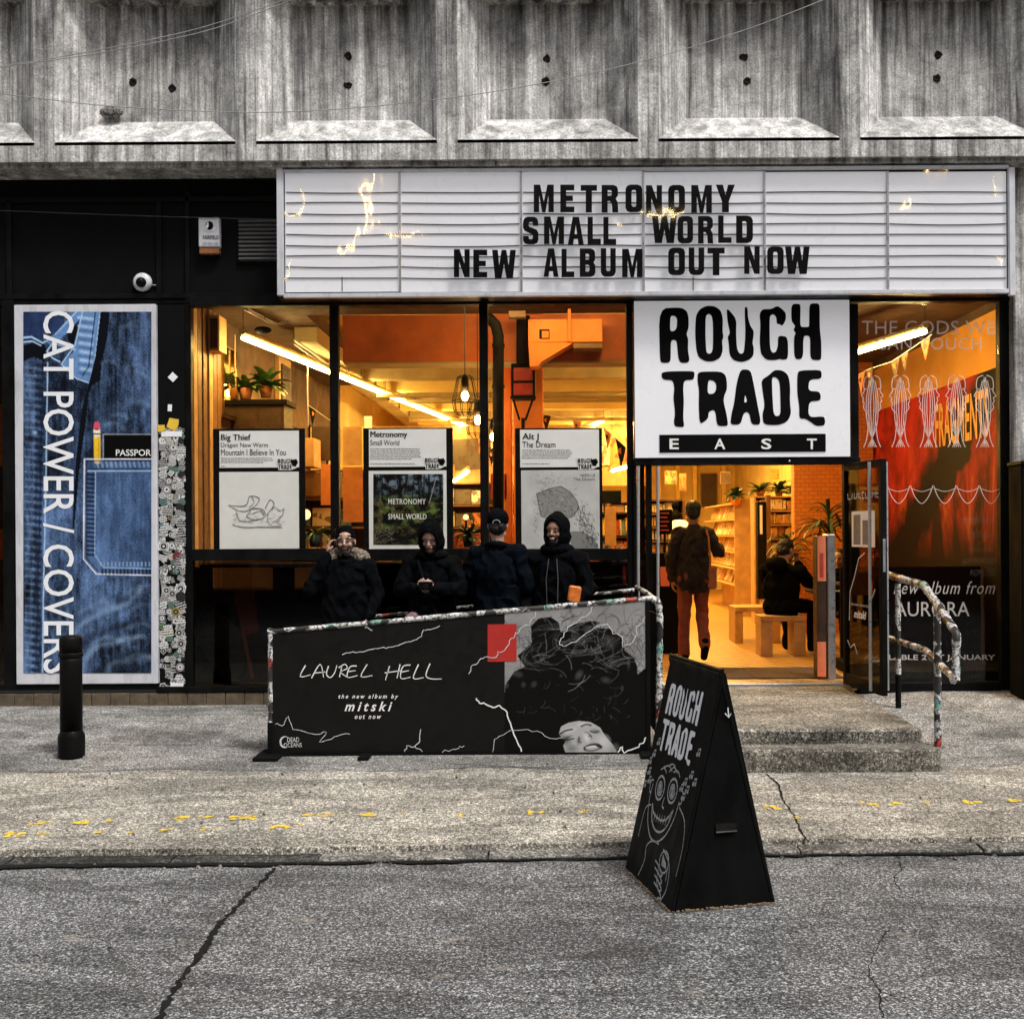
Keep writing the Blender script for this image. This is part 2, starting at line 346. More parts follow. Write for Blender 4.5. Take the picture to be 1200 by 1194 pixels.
lo2 = N(t, 'ShaderNodeMapRange'); lo2.inputs[1].default_value = 1.35; lo2.inputs[2].default_value = 2.1; t.links.new(sx.outputs[2], lo2.inputs[0]); c = mix(t, (.006, .002, .0015), c, lo2.outputs[0])
bd = ramp(t, None, [(0, 0.0), (.53, 0.0), (.55, 1.0), (.63, 1.0), (.67, 0.0)]); dv = N(t, 'ShaderNodeMath', operation='DIVIDE'); t.links.new(cm_.outputs[0], dv.inputs[0]); dv.inputs[1].default_value = 7.0
t.links.new(dv.outputs[0], bd.node.inputs[0]); c = mix(t, c, (.004, .003, .003), bd)
t.links.new(c, b.inputs['Base Color']); b.inputs['Roughness'].default_value = .6; b.inputs['Specular IOR Level'].default_value = .12
# random printed covers and stickers
def printed(name, stops, thr=.5, sc=3, inkc=(.02, .02, .02), rough=.5, amount=.8):
    m, t, b = nodes(name); oi = N(t, 'ShaderNodeObjectInfo')
    base = ramp(t, oi.outputs['Random'], stops, 'CONSTANT')
    cx = N(t, 'ShaderNodeCombineXYZ'); ml = N(t, 'ShaderNodeMath', operation='MULTIPLY'); ml.inputs[1].default_value = 50
    t.links.new(oi.outputs['Random'], ml.inputs[0])
    for i in range(3): t.links.new(ml.outputs[0], cx.inputs[i])
    n = noise(t, coords(t, (1, 1, 1), 'Object', cx.outputs[0]), sc, 2, .5, .6)
    c = mix(t, base, inkc, ramp(t, n, [(thr, 0.0), (thr+.02, amount)])); t.links.new(c, b.inputs['Base Color']); b.inputs['Roughness'].default_value = rough; return m
printed('sticker_print', [(0, (.62, .62, .6)), (.22, (.4, .4, .4)), (.34, (.01, .01, .01)), (.62, (.68, .68, .66)), (.80, (.20, .34, .30)), (.83, (.5, .36, .05)), (.845, (.25, .03, .03)), (.86, (.06, .10, .2)), (.88, (.28, .27, .24)), (.96, (.12, .2, .1))], .49, 4.2)
printed('cover_print', [(0, (.6, .5, .3)), (.15, (.1, .08, .06)), (.28, (.65, .2, .05)), (.4, (.75, .7, .6)), (.52, (.4, .06, .03)), (.62, (.12, .25, .3)), (.7, (.7, .45, .1)), (.82, (.2, .3, .12)), (.9, (.75, .6, .4))], .55, 2.6, (.08, .04, .03))
printed('cover_yellow', [(0, (.72, .6, .35)), (.25, (.6, .35, .1)), (.4, (.78, .72, .5)), (.6, (.55, .3, .12)), (.75, (.75, .6, .3)), (.9, (.3, .14, .06))], .58, 2.4, (.3, .12, .04))
m, t, b = nodes('stickered_tube')       # a tube pasted all over with torn stickers
vo = N(t, 'ShaderNodeTexVoronoi', Scale=15.0); t.links.new(world_coords(t), vo.inputs['Vector']); sp = N(t, 'ShaderNodeSeparateColor'); t.links.new(vo.outputs['Color'], sp.inputs[0])
base = ramp(t, sp.outputs[0], [(0, .6), (.32, .03), (.5, .5), (.62, (.45, .45, .42)), (.72, .015), (.84, (.18, .35, .30)), (.88, (.4, .06, .04)), (.91, .68)], 'CONSTANT')
c = mix(t, base, .015, ramp(t, noise(t, world_coords(t), 48, 2, .5, .5), [(.52, 0.0), (.55, .9)])); t.links.new(c, b.inputs['Base Color']); b.inputs['Roughness'].default_value = .5
# stickers with lines of wording, and with a plain ground and one round emblem
m, t, b = nodes('sticker_lines'); oi = N(t, 'ShaderNodeObjectInfo'); base = ramp(t, oi.outputs['Random'], [(0, .62), (.3, .01), (.5, .7), (.7, (.4, .4, .38)), (.85, (.62, .6, .5)), (.93, (.12, .22, .2))], 'CONSTANT'); inv = ramp(t, oi.outputs['Random'], [(0, .01), (.3, .6), (.5, .01)], 'CONSTANT')
wv = N(t, 'ShaderNodeTexWave', Scale=1.3, Distortion=.4); wv.bands_direction = 'Z'; t.links.new(coords(t), wv.inputs['Vector']); nn = noise(t, coords(t, (22, 1, 4)), 1.0, 1)
c = mix(t, base, inv, mix(t, ramp(t, wv.outputs[1], [(.5, 0.0), (.55, 1.0)]), ramp(t, nn, [(.42, 0.0), (.46, 1.0)]), 1.0, 'MULTIPLY')); t.links.new(c, b.inputs['Base Color'])
m, t, b = nodes('sticker_emblem'); oi = N(t, 'ShaderNodeObjectInfo'); base = ramp(t, oi.outputs['Random'], [(0, .01), (.4, .66), (.7, (.5, .5, .48)), (.9, (.35, .3, .1))], 'CONSTANT'); inv = ramp(t, oi.outputs['Random'], [(0, .62), (.4, .012)], 'CONSTANT')
ln = N(t, 'ShaderNodeVectorMath', operation='LENGTH'); t.links.new(coords(t, (1, 0, 1)), ln.inputs[0]); c = mix(t, base, inv, ramp(t, ln.outputs['Value'], [(.10, 0.0), (.12, 1.0), (.28, 1.0), (.30, 0.0), (.36, 0.0), (.37, 1.0), (.41, 1.0), (.42, 0.0)])); t.links.new(c, b.inputs['Base Color'])
# glass: mostly see-through, a fresnel share mirrors the street
def glass(name, tint=(1, 1, 1), refl=1.0, rough=.02, wavy=0):
    m = bpy.data.materials.new(name); m.use_nodes = True; t = m.node_tree; M[name] = m
    for n in list(t.nodes): t.nodes.remove(n)
    out = N(t, 'ShaderNodeOutputMaterial'); tr = N(t, 'ShaderNodeBsdfTransparent'); tr.inputs[0].default_value = (*tint, 1)
    gl = N(t, 'ShaderNodeBsdfGlossy', Roughness=rough); fr = N(t, 'ShaderNodeLayerWeight', Blend=.5); mx = N(t, 'ShaderNodeMixShader')
    pw = N(t, 'ShaderNodeMath', operation='POWER'); pw.inputs[1].default_value = 5; t.links.new(fr.outputs['Facing'], pw.inputs[0])
    ml = N(t, 'ShaderNodeMath', operation='MULTIPLY_ADD'); ml.inputs[1].default_value = .9*refl; ml.inputs[2].default_value = .025*refl; t.links.new(pw.outputs[0], ml.inputs[0]); t.links.new(ml.outputs[0], mx.inputs[0])
    if wavy:
        bp = N(t, 'ShaderNodeBump', Strength=wavy, Distance=.02); t.links.new(noise(t, world_coords(t, (1, 1, .6)), 3.5, 2), bp.inputs['Height']); t.links.new(bp.outputs[0], gl.inputs['Normal'])
    t.links.new(tr.outputs[0], mx.inputs[1]); t.links.new(gl.outputs[0], mx.inputs[2]); t.links.new(mx.outputs[0], out.inputs[0]); return m
glass('glass', (.98, .98, .96), .7); glass('glass_cover', (.99, .99, .99), .9, .03, .11); glass('glass_dark', (.42, .40, .36)); glass('glass_brown', (.55, .48, .36))
m, t, b = nodes('vinyl'); b.inputs['Base Color'].default_value = (.8, .74, .7, 1); b.inputs['Alpha'].default_value = .62; b.inputs['Roughness'].default_value = .6
m, t, b = nodes('vinyl_faint'); b.inputs['Base Color'].default_value = (.8, .7, .62, 1); b.inputs['Alpha'].default_value = .10; b.inputs['Roughness'].default_value = .6

# ------------------------------------------------------------ painted prints: colour grids
def vnoise(h, w_, sy, sx, seed=0, octv=4, pers=.55):
    rg = np.random.default_rng(seed); out = np.zeros((h, w_)); amp = 1; tot = 0
    for o in range(octv):
        gy, gx = max(int(sy*2**o), 1)+2, max(int(sx*2**o), 1)+2; g = rg.random((gy, gx))
        yy = np.linspace(0, gy-1.001, h); xx = np.linspace(0, gx-1.001, w_); yi = yy.astype(int); xi = xx.astype(int)
        fy = (yy-yi)[:, None]; fx = (xx-xi)[None]; fy = fy*fy*(3-2*fy); fx = fx*fx*(3-2*fx)
        a = g[yi][:, xi]; b_ = g[yi][:, xi+1]; c_ = g[yi+1][:, xi]; d_ = g[yi+1][:, xi+1]
        out += amp*((a*(1-fx)+b_*fx)*(1-fy)+(c_*(1-fx)+d_*fx)*fy); tot += amp; amp *= pers
    return out/tot
class Cv:
    def __init__(s, x0, y0, x1, y1, k, bg):
        s.b = (x0, y0, x1, y1); s.w = int((x1-x0)*k); s.h = int((y1-y0)*k); s.a = np.zeros((s.h, s.w, 3)); s.a[:] = bg
        s.X, s.Y = np.meshgrid(np.linspace(x0, x1, s.w), np.linspace(y0, y1, s.h)); s.k = k
    def put(s, mask, c): mask = np.clip(mask, 0, 1)[..., None]; s.a = s.a*(1-mask)+np.array(c)*mask
    def poly(s, pts, c, al=1.0):
        ins = np.zeros(s.X.shape, bool); n = len(pts)
        for i in range(n):
            (xa, ya), (xb, yb) = pts[i], pts[(i+1) % n]
            if ya == yb: continue
            ins ^= ((s.Y > min(ya, yb)) & (s.Y <= max(ya, yb)) & (s.X < xa+(s.Y-ya)*(xb-xa)/(yb-ya)))
        s.put(ins*al, c)
    def line(s, pts, wd, c, al=1.0, soft=.5):
        D = np.full(s.X.shape, 1e9)
        for (xa, ya), (xb, yb) in zip(pts[:-1], pts[1:]):
            dx, dy = xb-xa, yb-ya; l = dx*dx+dy*dy+1e-9
            t_ = np.clip(((s.X-xa)*dx+(s.Y-ya)*dy)/l, 0, 1); D = np.minimum(D, np.hypot(s.X-xa-t_*dx, s.Y-ya-t_*dy))
        s.put(np.clip((wd/2+soft-D)/(2*soft), 0, 1)*al, c)
    def blob(s, x, y, rx, ry, c, al=1.0, soft=.5, ang=0):
        ca, sa = math.cos(R(ang)), math.sin(R(ang)); u = (s.X-x)*ca+(s.Y-y)*sa; v = -(s.X-x)*sa+(s.Y-y)*ca
        s.put(np.clip((1-np.hypot(u/rx, v/ry))/soft, 0, 1)*al, c)
    def build(s, name, mp, parent, rough=.5, h=.002):
        x0, y0, x1, y1 = s.b; n = s.w*s.h
        co = np.empty((s.h, s.w, 3)); A, B_, Cc, D_ = [np.array(mp(*q, h)) for q in ((x0, y0), (x1, y0), (x0, y1), (x1, y1))]
        u = np.linspace(0, 1, s.w)[None, :, None]; v = np.linspace(0, 1, s.h)[:, None, None]
        co = (A*(1-u)+B_*u)*(1-v)+(Cc*(1-u)+D_*u)*v
        i = np.arange(n).reshape(s.h, s.w); q = np.stack([i[:-1, :-1], i[1:, :-1], i[1:, 1:], i[:-1, 1:]], -1).reshape(-1, 4)
        me = bpy.data.meshes.new(name); me.vertices.add(n); me.vertices.foreach_set('co', co.astype('f').ravel())
        me.loops.add(q.size); me.loops.foreach_set('vertex_index', q.astype('i').ravel())
        me.polygons.add(len(q)); me.polygons.foreach_set('loop_start', (np.arange(len(q))*4).astype('i'))
        me.update(calc_edges=True)
        ca = me.color_attributes.new('print', 'FLOAT_COLOR', 'POINT'); rgba = np.ones((n, 4), 'f'); rgba[:, :3] = np.clip(s.a, 0, 1).reshape(-1, 3)
        ca.data.foreach_set('color', rgba.ravel())
        nm = 'print_%d' % int(rough*100)
        if nm not in M:
            m, t, b = nodes(nm); at = N(t, 'ShaderNodeAttribute', attribute_name='print'); t.links.new(at.outputs[0], b.inputs['Base Color']); b.inputs['Roughness'].default_value = rough; b.inputs['Specular IOR Level'].default_value = .12
        return link(me, name, M[nm], parent)
def srgb(r, g, b): return tuple(((c/255+.055)/1.055)**2.4 if c > 10 else c/255/12.92 for c in (r, g, b))
# ============================================================ THE SETTING
def sheet(name, xs, ys, zf, m, kind='structure'):
    v = [(x, y, zf(x, y)) for y in ys for x in xs]; n = len(xs)
    f = [(j*n+i, j*n+i+1, (j+1)*n+i+1, (j+1)*n+i) for j in range(len(ys)-1) for i in range(n-1)]
    me = bpy.data.meshes.new(name); me.from_pydata(v, [], f); me.update(); return tag(link(me, name, m), kind=kind)
def fr(a, b, n): return [a+(b-a)*i/n for i in range(n+1)]
kerbY = lambda x: -4.36+.026*(x+4.0)+.012*math.sin(x*1.7)
def pave_z(x, y):
    t_ = min(max((y+2.3)/2.3, 0), 1); r = min(max((x-1.5)/1.8, 0), 1)
    return .048+t_*(.117+.085*r)+.004*mnoise.noise(Vector((x*.8, y*.8, 0)))
sheet('street', [-60, -12]+fr(-8, 8, 80)+[12, 60], [-60, -16]+fr(-12, -3.9, 60),
      lambda x, y: .006*mnoise.noise(Vector((x*.7, y*.7, 3))) if abs(x) < 12 and y > -13 else 0, M['asphalt'])
xs = [-30, -12]+fr(-8, 8, 90)+[12, 30]
v = []; f = []; rows = 40
for j in range(rows+1):
    for x in xs:
        y0 = kerbY(x)+.147+.012*mnoise.noise(Vector((x*9, 3, 0))) if abs(x) < 9 else -4.2; y = y0+(0.4-y0)*j/rows; v.append((x, y, pave_z(x, y)))
n_ = len(xs); f = [(j*n_+i, j*n_+i+1, (j+1)*n_+i+1, (j+1)*n_+i) for j in range(rows) for i in range(n_-1)]
v += [(x, (kerbY(x)+.135 if abs(x) < 9 else -4.2), -.05) for x in xs]; k0 = (rows+1)*n_
f += [(k0+i, k0+i+1, i+1, i) for i in range(n_-1)]
me = bpy.data.meshes.new('pavement'); me.from_pydata(v, [], f); me.update(); pavement = tag(link(me, 'pavement', M['paving']), kind='structure')
# the smoother forecourt strip along the shop, and a patch under the barrier
v = []; xs2 = fr(-7, 7, 100)
for j in range(13):
    for x in xs2:
        yf = -2.28+.10*mnoise.noise(Vector((x*1.3, 5, 1)))+.03*mnoise.noise(Vector((x*7, 2, 1)))-.05*x*.1; y = yf+(.3-yf)*j/12; v.append((x, y, pave_z(x, y)+.004))
me = bpy.data.meshes.new('forecourt'); n_ = len(xs2); me.from_pydata(v, [], [(j*n_+i, j*n_+i+1, (j+1)*n_+i+1, (j+1)*n_+i) for j in range(12) for i in range(n_-1)]); me.update()
tag(link(me, 'forecourt', M['forecourt']), kind='structure')
kerb = thing('kerb', None, None, (0, -4.3, 0)); kerb['kind'] = 'structure'
x = -7.0
while x < 7.5:
    L_ = random.uniform(.75, 1.0); y = kerbY(x+L_/2); mb = MB(); n = 10; hz = .026+random.uniform(-.006, .006) if x > -1.9 else .010
    a = []; 
    for i in range(n+1):
        xx = x+.006+(L_-.012)*i/n; j0 = .026*mnoise.noise(Vector((xx*6, 1, 0)))+.012*mnoise.noise(Vector((xx*19, 1, 0))); j1 = .024*mnoise.noise(Vector((xx*5, 9, 0)))+.01*mnoise.noise(Vector((xx*17, 9, 0)))
        a.append(((xx, kerbY(xx)+j0, -.02), (xx, kerbY(xx)+j0+.006, hz-.006), (xx, kerbY(xx)+j0+.018, hz), (xx, kerbY(xx)+.125+j1, hz+.004), (xx, kerbY(xx)+.125+j1, -.02)))
    vv = [p for r_ in a for p in r_]; ff = [(i*5+k, i*5+k+1, (i+1)*5+k+1, (i+1)*5+k) for i in range(n) for k in range(4)]+[(0, 1, 2, 3, 4), tuple(n*5+k for k in (4, 3, 2, 1, 0))]
    mb.add(vv, ff); mb.build('kerb_stone', M['kerb_concrete'] if x > -1.9 else M['kerb_dark'], kerb); x += L_
mb = MB(); rg = random.Random(41); G_ = []
for i in range(260):
    x = -7+i*14/259; wv = .008+.05*abs(mnoise.noise(Vector((x*2.3, 0, 5))))+.03*abs(mnoise.noise(Vector((x*9, 0, 2))))+rg.uniform(0, .012)+(.02 if x < -1.4 else 0); y = kerbY(x)+.004+.022*mnoise.noise(Vector((x*5, 1, 7))); G_.append(((x, y+.008, .0105), (x, y-wv, .0105)))
mb.add([p for g in G_ for p in g], [(2*i, 2*i+1, 2*i+3, 2*i+2) for i in range(259)]); tag(mb.build('gutter_dirt', M['tar']), kind='structure')
mb = MB(); mb.add([(p[0][0], kerbY(p[0][0])+.09, .012) for p in G_]+[(p[0][0], kerbY(p[0][0])+.20, .012) for p in G_], [(i, i+1, 261+i, 260+i) for i in range(259)]); tag(mb.build('kerb_joint', M['tar']), kind='structure')
# tar-filled cracks
def crack(name, pts, wd, jit, zf=None, seed=1, label=None):
    rg = random.Random(seed); pp = smooth_line(pts, 10); mb = MB(); G = []
    for i, (x, y) in enumerate(pp):
        # pixel to ground
        xr = x-ROLL*(y-623); yr = y+ROLL*(x-645); d = 1.69*1300/(yr-623)
        for _ in range(3):
            X = (xr-645)/1300*d; z = zf(X, d-10); d = (1.7-z)*1300/(yr-623)
        G.append(Vector(((xr-645)/1300*d+rg.uniform(-jit, jit), d-10+rg.uniform(-jit, jit), z+.004)))
    n = len(G); L_ = []; Q = []
    for i in range(n):
        t_ = (G[min(i+1, n-1)]-G[max(i-1, 0)]); t_.z = 0; t_.normalize(); s = Vector((-t_.y, t_.x, 0)); w_ = wd*rg.uniform(.35, 1.3)
        L_.append(G[i]+s*w_/2); Q.append(G[i]-s*w_/2)
    mb.add(L_+Q, [(i, n+i, n+i+1, i+1) for i in range(n-1)]); return tag(mb.build(name, M['tar']), kind='structure')
sz = lambda X, Y: .006*mnoise.noise(Vector((X*.7, Y*.7, 3))); 
crack('street_crack', [(322, 1018), (300, 1040), (278, 1062), (256, 1085), (240, 1108), (222, 1135), (205, 1160), (188, 1194)], .027, .010, sz)
crack('street_crack', [(252, 1090), (243, 1104), (236, 1118)], .03, .012, sz, 4)
crack('street_crack', [(1050, 1002), (1056, 1018), (1048, 1030), (1057, 1045)], .005, .004, sz, 5)
crack('street_crack', [(1042, 1090), (1028, 1110), (1018, 1140), (1030, 1160), (1034, 1194)], .005, .006, sz, 6)
crack('pavement_crack', [(898, 907), (912, 920), (918, 938), (930, 955), (938, 972), (946, 986)], .014, .005, pave_z, 7)
crack('pavement_crack', [(1086, 808), (1110, 822), (1140, 834), (1165, 842)], .010, .004, lambda x, y: pave_z(x, y)+.005, 9)
crack('pavement_crack', [(505, 893), (560, 897), (620, 899), (700, 898)], .012, .008, pave_z, 10)
# worn yellow road-marking flecks on the pavement
mb = MB(); rg = random.Random(3)
for (cx, cy, w_) in [(15, 977, 14), (44, 964, 14), (58, 963, 6), (50, 977, 8), (92, 964, 16), (104, 963, 8), (116, 975, 8), (128, 962, 8), (156, 974, 5), (194, 972, 12), (212, 958, 14), (238, 971, 8), (245, 957, 16), (254, 971, 4), (272, 958, 14), (290, 957, 14), (323, 968, 14), (345, 968, 10), (364, 955, 10), (375, 955, 7), (385, 955, 8), (400, 955, 3), (435, 955, 16), (470, 953, 4), (537, 955, 8), (621, 952, 10), (634, 953, 8), (683, 950, 8), (904, 946, 16), (935, 958, 6), (1024, 943, 12), (1050, 941, 14), (1088, 941, 8), (1136, 940, 12), (1190, 938, 12)]:
    xr = cx-ROLL*(cy-623); yr = cy+ROLL*(cx-645)
    d = 1.65*1300/(yr-623); X = (xr-645)/1300*d; z = pave_z(X, d-10)+.004
    for q in range(9):
        rx = w_/1300*d*.30*rg.uniform(.4, 1.1); ry = rx*rg.uniform(.9, 1.9); ox = rg.gauss(0, .36)*w_/1300*d; oy = rg.gauss(0, .022); nn_ = 11
        mb.add([(X+ox, d-10+oy, z+.00015*q)]+[(X+ox+rx*rg.uniform(.35, 1.15)*math.cos(k*2*math.pi/nn_), d-10+oy+ry*rg.uniform(.3, 1.2)*math.sin(k*2*math.pi/nn_), z+.00015*q) for k in range(nn_)], [(0, k+1, (k+1) % nn_+1) for k in range(nn_)])
tag(mb.build('yellow_paint_flecks', M['yellow_paint']), kind='stuff')
# loose grit and crumbs of mortar lying on the road and pavement
mb = MB()
for i in range(420):
    X = rg.uniform(-5, 5); Y = rg.uniform(-6.3, -.2) if i % 3 else kerbY(X)+rg.gauss(-.03, .06); z = (pave_z(X, Y)+.004) if Y > kerbY(X)+.14 else sz(X, Y); s = rg.uniform(.003, .009)
    mb.box(X-s, X+s*rg.uniform(.5, 1.3), Y-s, Y+s, z-.001, z+s, (rg.random(), rg.random(), rg.random()*3))
tag(mb.build('grit', M['kerb_concrete']), kind='stuff')

# entrance steps
stp = thing('entrance_steps', 'two worn concrete entrance steps in front of the open glass doors', 'steps', (1.7, -1.2, .05))
mb = MB(); mb.box(1.0, 2.60, -2.22, -.03, .0, .304); mb.build('landing_slab', M['step_concrete'], stp, .018)
mb = MB(); mb.box(1.0, 2.655, -2.44, -2.223, .0, .203); mb.build('lower_step', M['step_concrete'], stp, .014)
mb = MB(); gm = fmap(7.775)
for p in ([(908, 868), (912, 858), (917, 866), (921, 857), (925, 868)], [(932, 867), (936, 859), (941, 867)], [(946, 859), (955, 859), (947, 867), (957, 867)], [(962, 861), (968, 858), (968, 864), (962, 867), (969, 867)], [(975, 858), (975, 867), (982, 867)], [(988, 859), (984, 863), (988, 867), (993, 863), (988, 859)], [(998, 859), (999, 867), (1006, 866), (1006, 858)], [(1012, 859), (1014, 867), (1021, 858)]):
    ribbon(mb, p, 1.3, gm, .004)
tag(mb.build('graffiti', M['tar'], stp), kind='stuff')

# ============================================================ CONCRETE FACADE ABOVE THE SHOP
fac = thing('concrete_facade', 'grey rain-streaked concrete facade of deep coffers above the shop', 'building', (0, -.1, 4.93))
mb = MB(); FY = -.37; BY = FY+.28; zb, z0, z1, z2 = 4.935, 5.107, 5.382, 6.40
PER = 1.748; HW = .785
cmesh = {}
def coffer(k):
    c = k*PER; xa, xb = c-PER/2+.0015, c+PER/2-.0015; o0, o1 = c-HW, c+HW; i0, i1 = o0+.272, o1-.272; zt = 6.30
    fr_ = MB(); fr_.box(xa, xb, FY, BY+.25, zb, z0-.003); fr_.box(xa, o0-.001, FY+.001, BY+.25, z0-.003, 7.2); fr_.box(o1+.001, xb, FY+.001, BY+.25, z0-.003, 7.2)
    cp = thing('coffer_panel', None, None, (c, 0, zb)); del_ = cp; cp.parent = fac; cp.location = Vector((c, 0, zb))-org(fac)
    fr_.build('rib', M['concrete_wall'], cp)
    b_ = MB(); ny, nz = 14, 20
    b_.add([(i0, BY, z1), (i1, BY, z1), (i1, BY, z2), (i0, BY, z2)], [(0, 1, 2, 3)]); 
    b_.build('panel_face', M['concrete_wall'], cp)
    s_ = MB(); s_.add([(o0, FY, z0), (o1, FY, z0), (i1, BY, z1), (i0, BY, z1), (o0, FY, z0-.03), (o1, FY, z0-.03)], [(0, 1, 2, 3), (4, 5, 1, 0)]); s_.build('sloped_sill', M['concrete_sill_lit'], cp)
    l_ = MB(); l_.add([(o0, FY, z0), (i0, BY, z1), (i0, BY, z2), (o0, FY, z2+.1)], [(0, 1, 2, 3)]); l_.build('splayed_reveal', M['concrete_reveal_lit'], cp)
    r_ = MB(); r_.add([(o1, FY, z0), (o1, FY, z2+.1), (i1, BY, z2), (i1, BY, z1)], [(0, 1, 2, 3)]); r_.build('splayed_reveal', M['concrete_wall'], cp)
    t_ = MB(); t_.add([(o0, FY, z2+.1), (i0, BY, z2), (i1, BY, z2), (o1, FY, z2+.1)], [(0, 1, 2, 3)]); t_.box(xa, xb, FY+.002, BY+.25, z2+.1, 7.2); t_.build('coffer_head', M['concrete_wall'], cp)
    rg = random.Random(k+9)
    for (dx, dz) in ((.0, 5.93), (.0, 5.70)) if k not in (-2,) else ((.16, 5.70), (-.16, 5.72)):
        h_ = MB(); x_, z_ = c+dx+rg.uniform(-.05, .05), dz+rg.uniform(-.03, .03); h_.lathe((0, 0, 0), [(.034, 0), (.034, .004), (.016, .004), (.014, -.03)], 10)
        h_.v = [(x_+a*rg.uniform(.7, 1.3), BY-.002-c_, z_+b_2*rg.uniform(.7, 1.3)) for a, b_2, c_ in h_.v]; h_.build('bolt_hole', M['tar'], cp)
for k in (-3, -2, -1, 0, 1, 2, 3): coffer(k)
mb = MB(); mb.box(-3.5*PER, 3.5*PER, FY+.05, .25, 4.90, 4.934); mb.box(-3.5*PER, 3.5*PER, FY+.01, .25, 7.203, 9.6); mb.build('lintel_underside', M['concrete_wall'], fac)
rg = random.Random(5); mb = MB(); mb.ball(P(130, 132, 9.86), (.105, .05, .055), 14); 
mb.v = [tuple(Vector(p)+Vector((rg.uniform(-.006, .006), rg.uniform(-.004, .004), rg.uniform(-.006, .006)))) for p in mb.v]; mb.build('exposed_stone_patch', M['forecourt'], fac)
# concrete pillar at the right of the shop and plain walls outside the picture
mb = MB(); a, b_, c_, d_ = rect(1187, 190, 1216, 820, 9.9); mb.box(a, b_+.02, -.14, .058, 0, 4.899)
tag(mb.build('concrete_pillar', M['concrete_wall'], None, .01), 'rough grey concrete pillar at the right end of the shopfront', 'pillar')
mb = MB(); mb.box(b_+.024, 9, .0, .058, 0, 4.899); tag(mb.build('neighbour_wall', M['concrete_wall']), 'plain dark concrete wall beyond the right pillar', 'wall')
cab = thing('meter_cabinet', 'tall black metal cabinet beside the concrete pillar at the right edge', 'cabinet', (4.32, -.3, .2))
mb = MB(); a, _, c_, d_ = rect(1191, 545, 1230, 828, 9.7); mb.box(a, a+.5, -.42, -.145, .1, d_); mb.build('cabinet_body', M['black_matt'], cab, .01)
mb = MB(); mb.box(a+.03, a+.47, -.432, -.421, .16, d_-.05); mb.build('cabinet_door', M['black_paint'], cab, .004)
mb = MB(); mb.box(a-.01, a+.51, -.44, -.14, d_, d_+.03); mb.build('cabinet_top', M['black_paint'], cab, .004)

# ============================================================ BLACK SHOPFRONT
shop = thing('shopfront', 'black painted record shop front with large glazed bays and brick plinth', 'shopfront', (0, 0, .17))
mb = MB()
mb.pbox(-110, 203, 330, 357, 10, .0, .12); mb.build('fascia_panel', M['black_matt'], shop)
def bar(name, x0, y0, x1, y1, f_=.03, b_=.06, m='black_paint', bev=.003):
    q = MB(); q.pbox(x0, y0, x1, y1, 10, f_, b_); return q.build(name, M[m], shop, bev)
for q in ((9, 236, 15, 352), (184, 236, 190, 352), (218, 225, 223, 356)): bar('fascia_batten', *q)
bar('fascia_batten', -100, 232, 330, 238); bar('fascia_batten', -100, 345, 330, 351, .035); bar('fascia_batten', -60, 351.5, 330, 357, .02)
bar('head_frame', 224, 346, 1187, 357, .05)
for q in ((219, 357, 226, 806), (388, 357, 398, 806), (563, 357, 573, 806), (735, 357, 742.5, 806), (997, 357, 1006, 806), (1171, 347, 1187, 812)): bar('mullion', *q)
bar('transom', 226, 643, 388, 657); bar('transom', 398, 643, 563, 657); bar('transom', 573, 643, 735, 657)
bar('bottom_rail', 186, 802, 735, 809, .05); bar('bottom_rail', 1006, 799, 1171, 811, .05)
bar('side_panel', 186, 357, 219, 802, .01, .06, 'black_matt', 0)
bar('side_panel', 5, 351, 19, 806, .03, .08); bar('bottom_rail', -100, 801, 186, 808, .04)
bar('door_header', 742.5, 537.5, 1006, 545, .07)
for (x0, y0, x1, y1) in ((226, 357, 388, 643), (398, 357, 563, 643), (573, 357, 735, 643), (226, 657, 388, 802), (398, 657, 563, 802), (573, 657, 735, 802), (1006, 357, 1171, 799)):
    a, b2, c_, d_ = rect(x0, y0, x1, y1, 10); q = MB(); q.box(a+.002, b2-.002, -.003, .003, c_+.002, d_-.002); q.build('window_pane', M['glass_dark' if y0 == 657 else 'glass'], shop)  # darker tint on the lower panes dims the space behind them
a, b2, c_, d_ = rect(-100, 357, 5, 801, 10); q = MB(); q.box(a, b2-.002, -.003, .003, c_+.002, d_-.002); q.build('window_pane', M['glass_brown'], shop)
bk = MB().box(-.083, .083, -.05, .05, 0, .118).mesh('brick', .004)
bk.materials.append(M['brick_brown']); rg = random.Random(2); zb_ = rect(0, 809, 10, 826, 10)[2]
for i in range(-2, 33):
    X = -5.25+i*.172
    inst(bk, 'brick', shop, (X, .005+rg.uniform(-.003, .003), .155+rg.uniform(-.002, .002)), (0, rg.uniform(-.01, .01), rg.uniform(-.01, .01)))
mb = MB(); mb.box(-5.7, .62, -.03, .06, .0, .272); mb.build('plinth', M['mortar'], shop)
mb = MB(); mb.box(2.75, 4.2, -.03, .06, .1, .245); mb.build('plinth', M['black_matt'], shop)
mb = MB(); mb.pbox(770, 800, 986, 804.5, 10, .07, .1); mb.build('threshold_strip', M['alu'], shop, .003)
mb = MB(); mb.ball(P(925, 540.5, 9.92), .012, 8); mb.build('door_sensor', M['alu'], shop)
# vent grille in the fascia
vg = MB(); vg.pbox(277, 254, 326, 310, 10, .012, .0); vg.build('vent_frame', M['black_matt'], shop, .003)
for i in range(10):
    y = 259+i*4.85; a, b2, c_, d_ = rect(280, y, 325, y+2.6, 9.97); q = MB(); q.box(a, b2, -.045, -.014, c_, d_, (R(-28), 0, 0)); q.build('louvre', M['alu_dull'] if 'alu_dull' in M else simple('alu_dull', (.06, .06, .06), .5), shop)
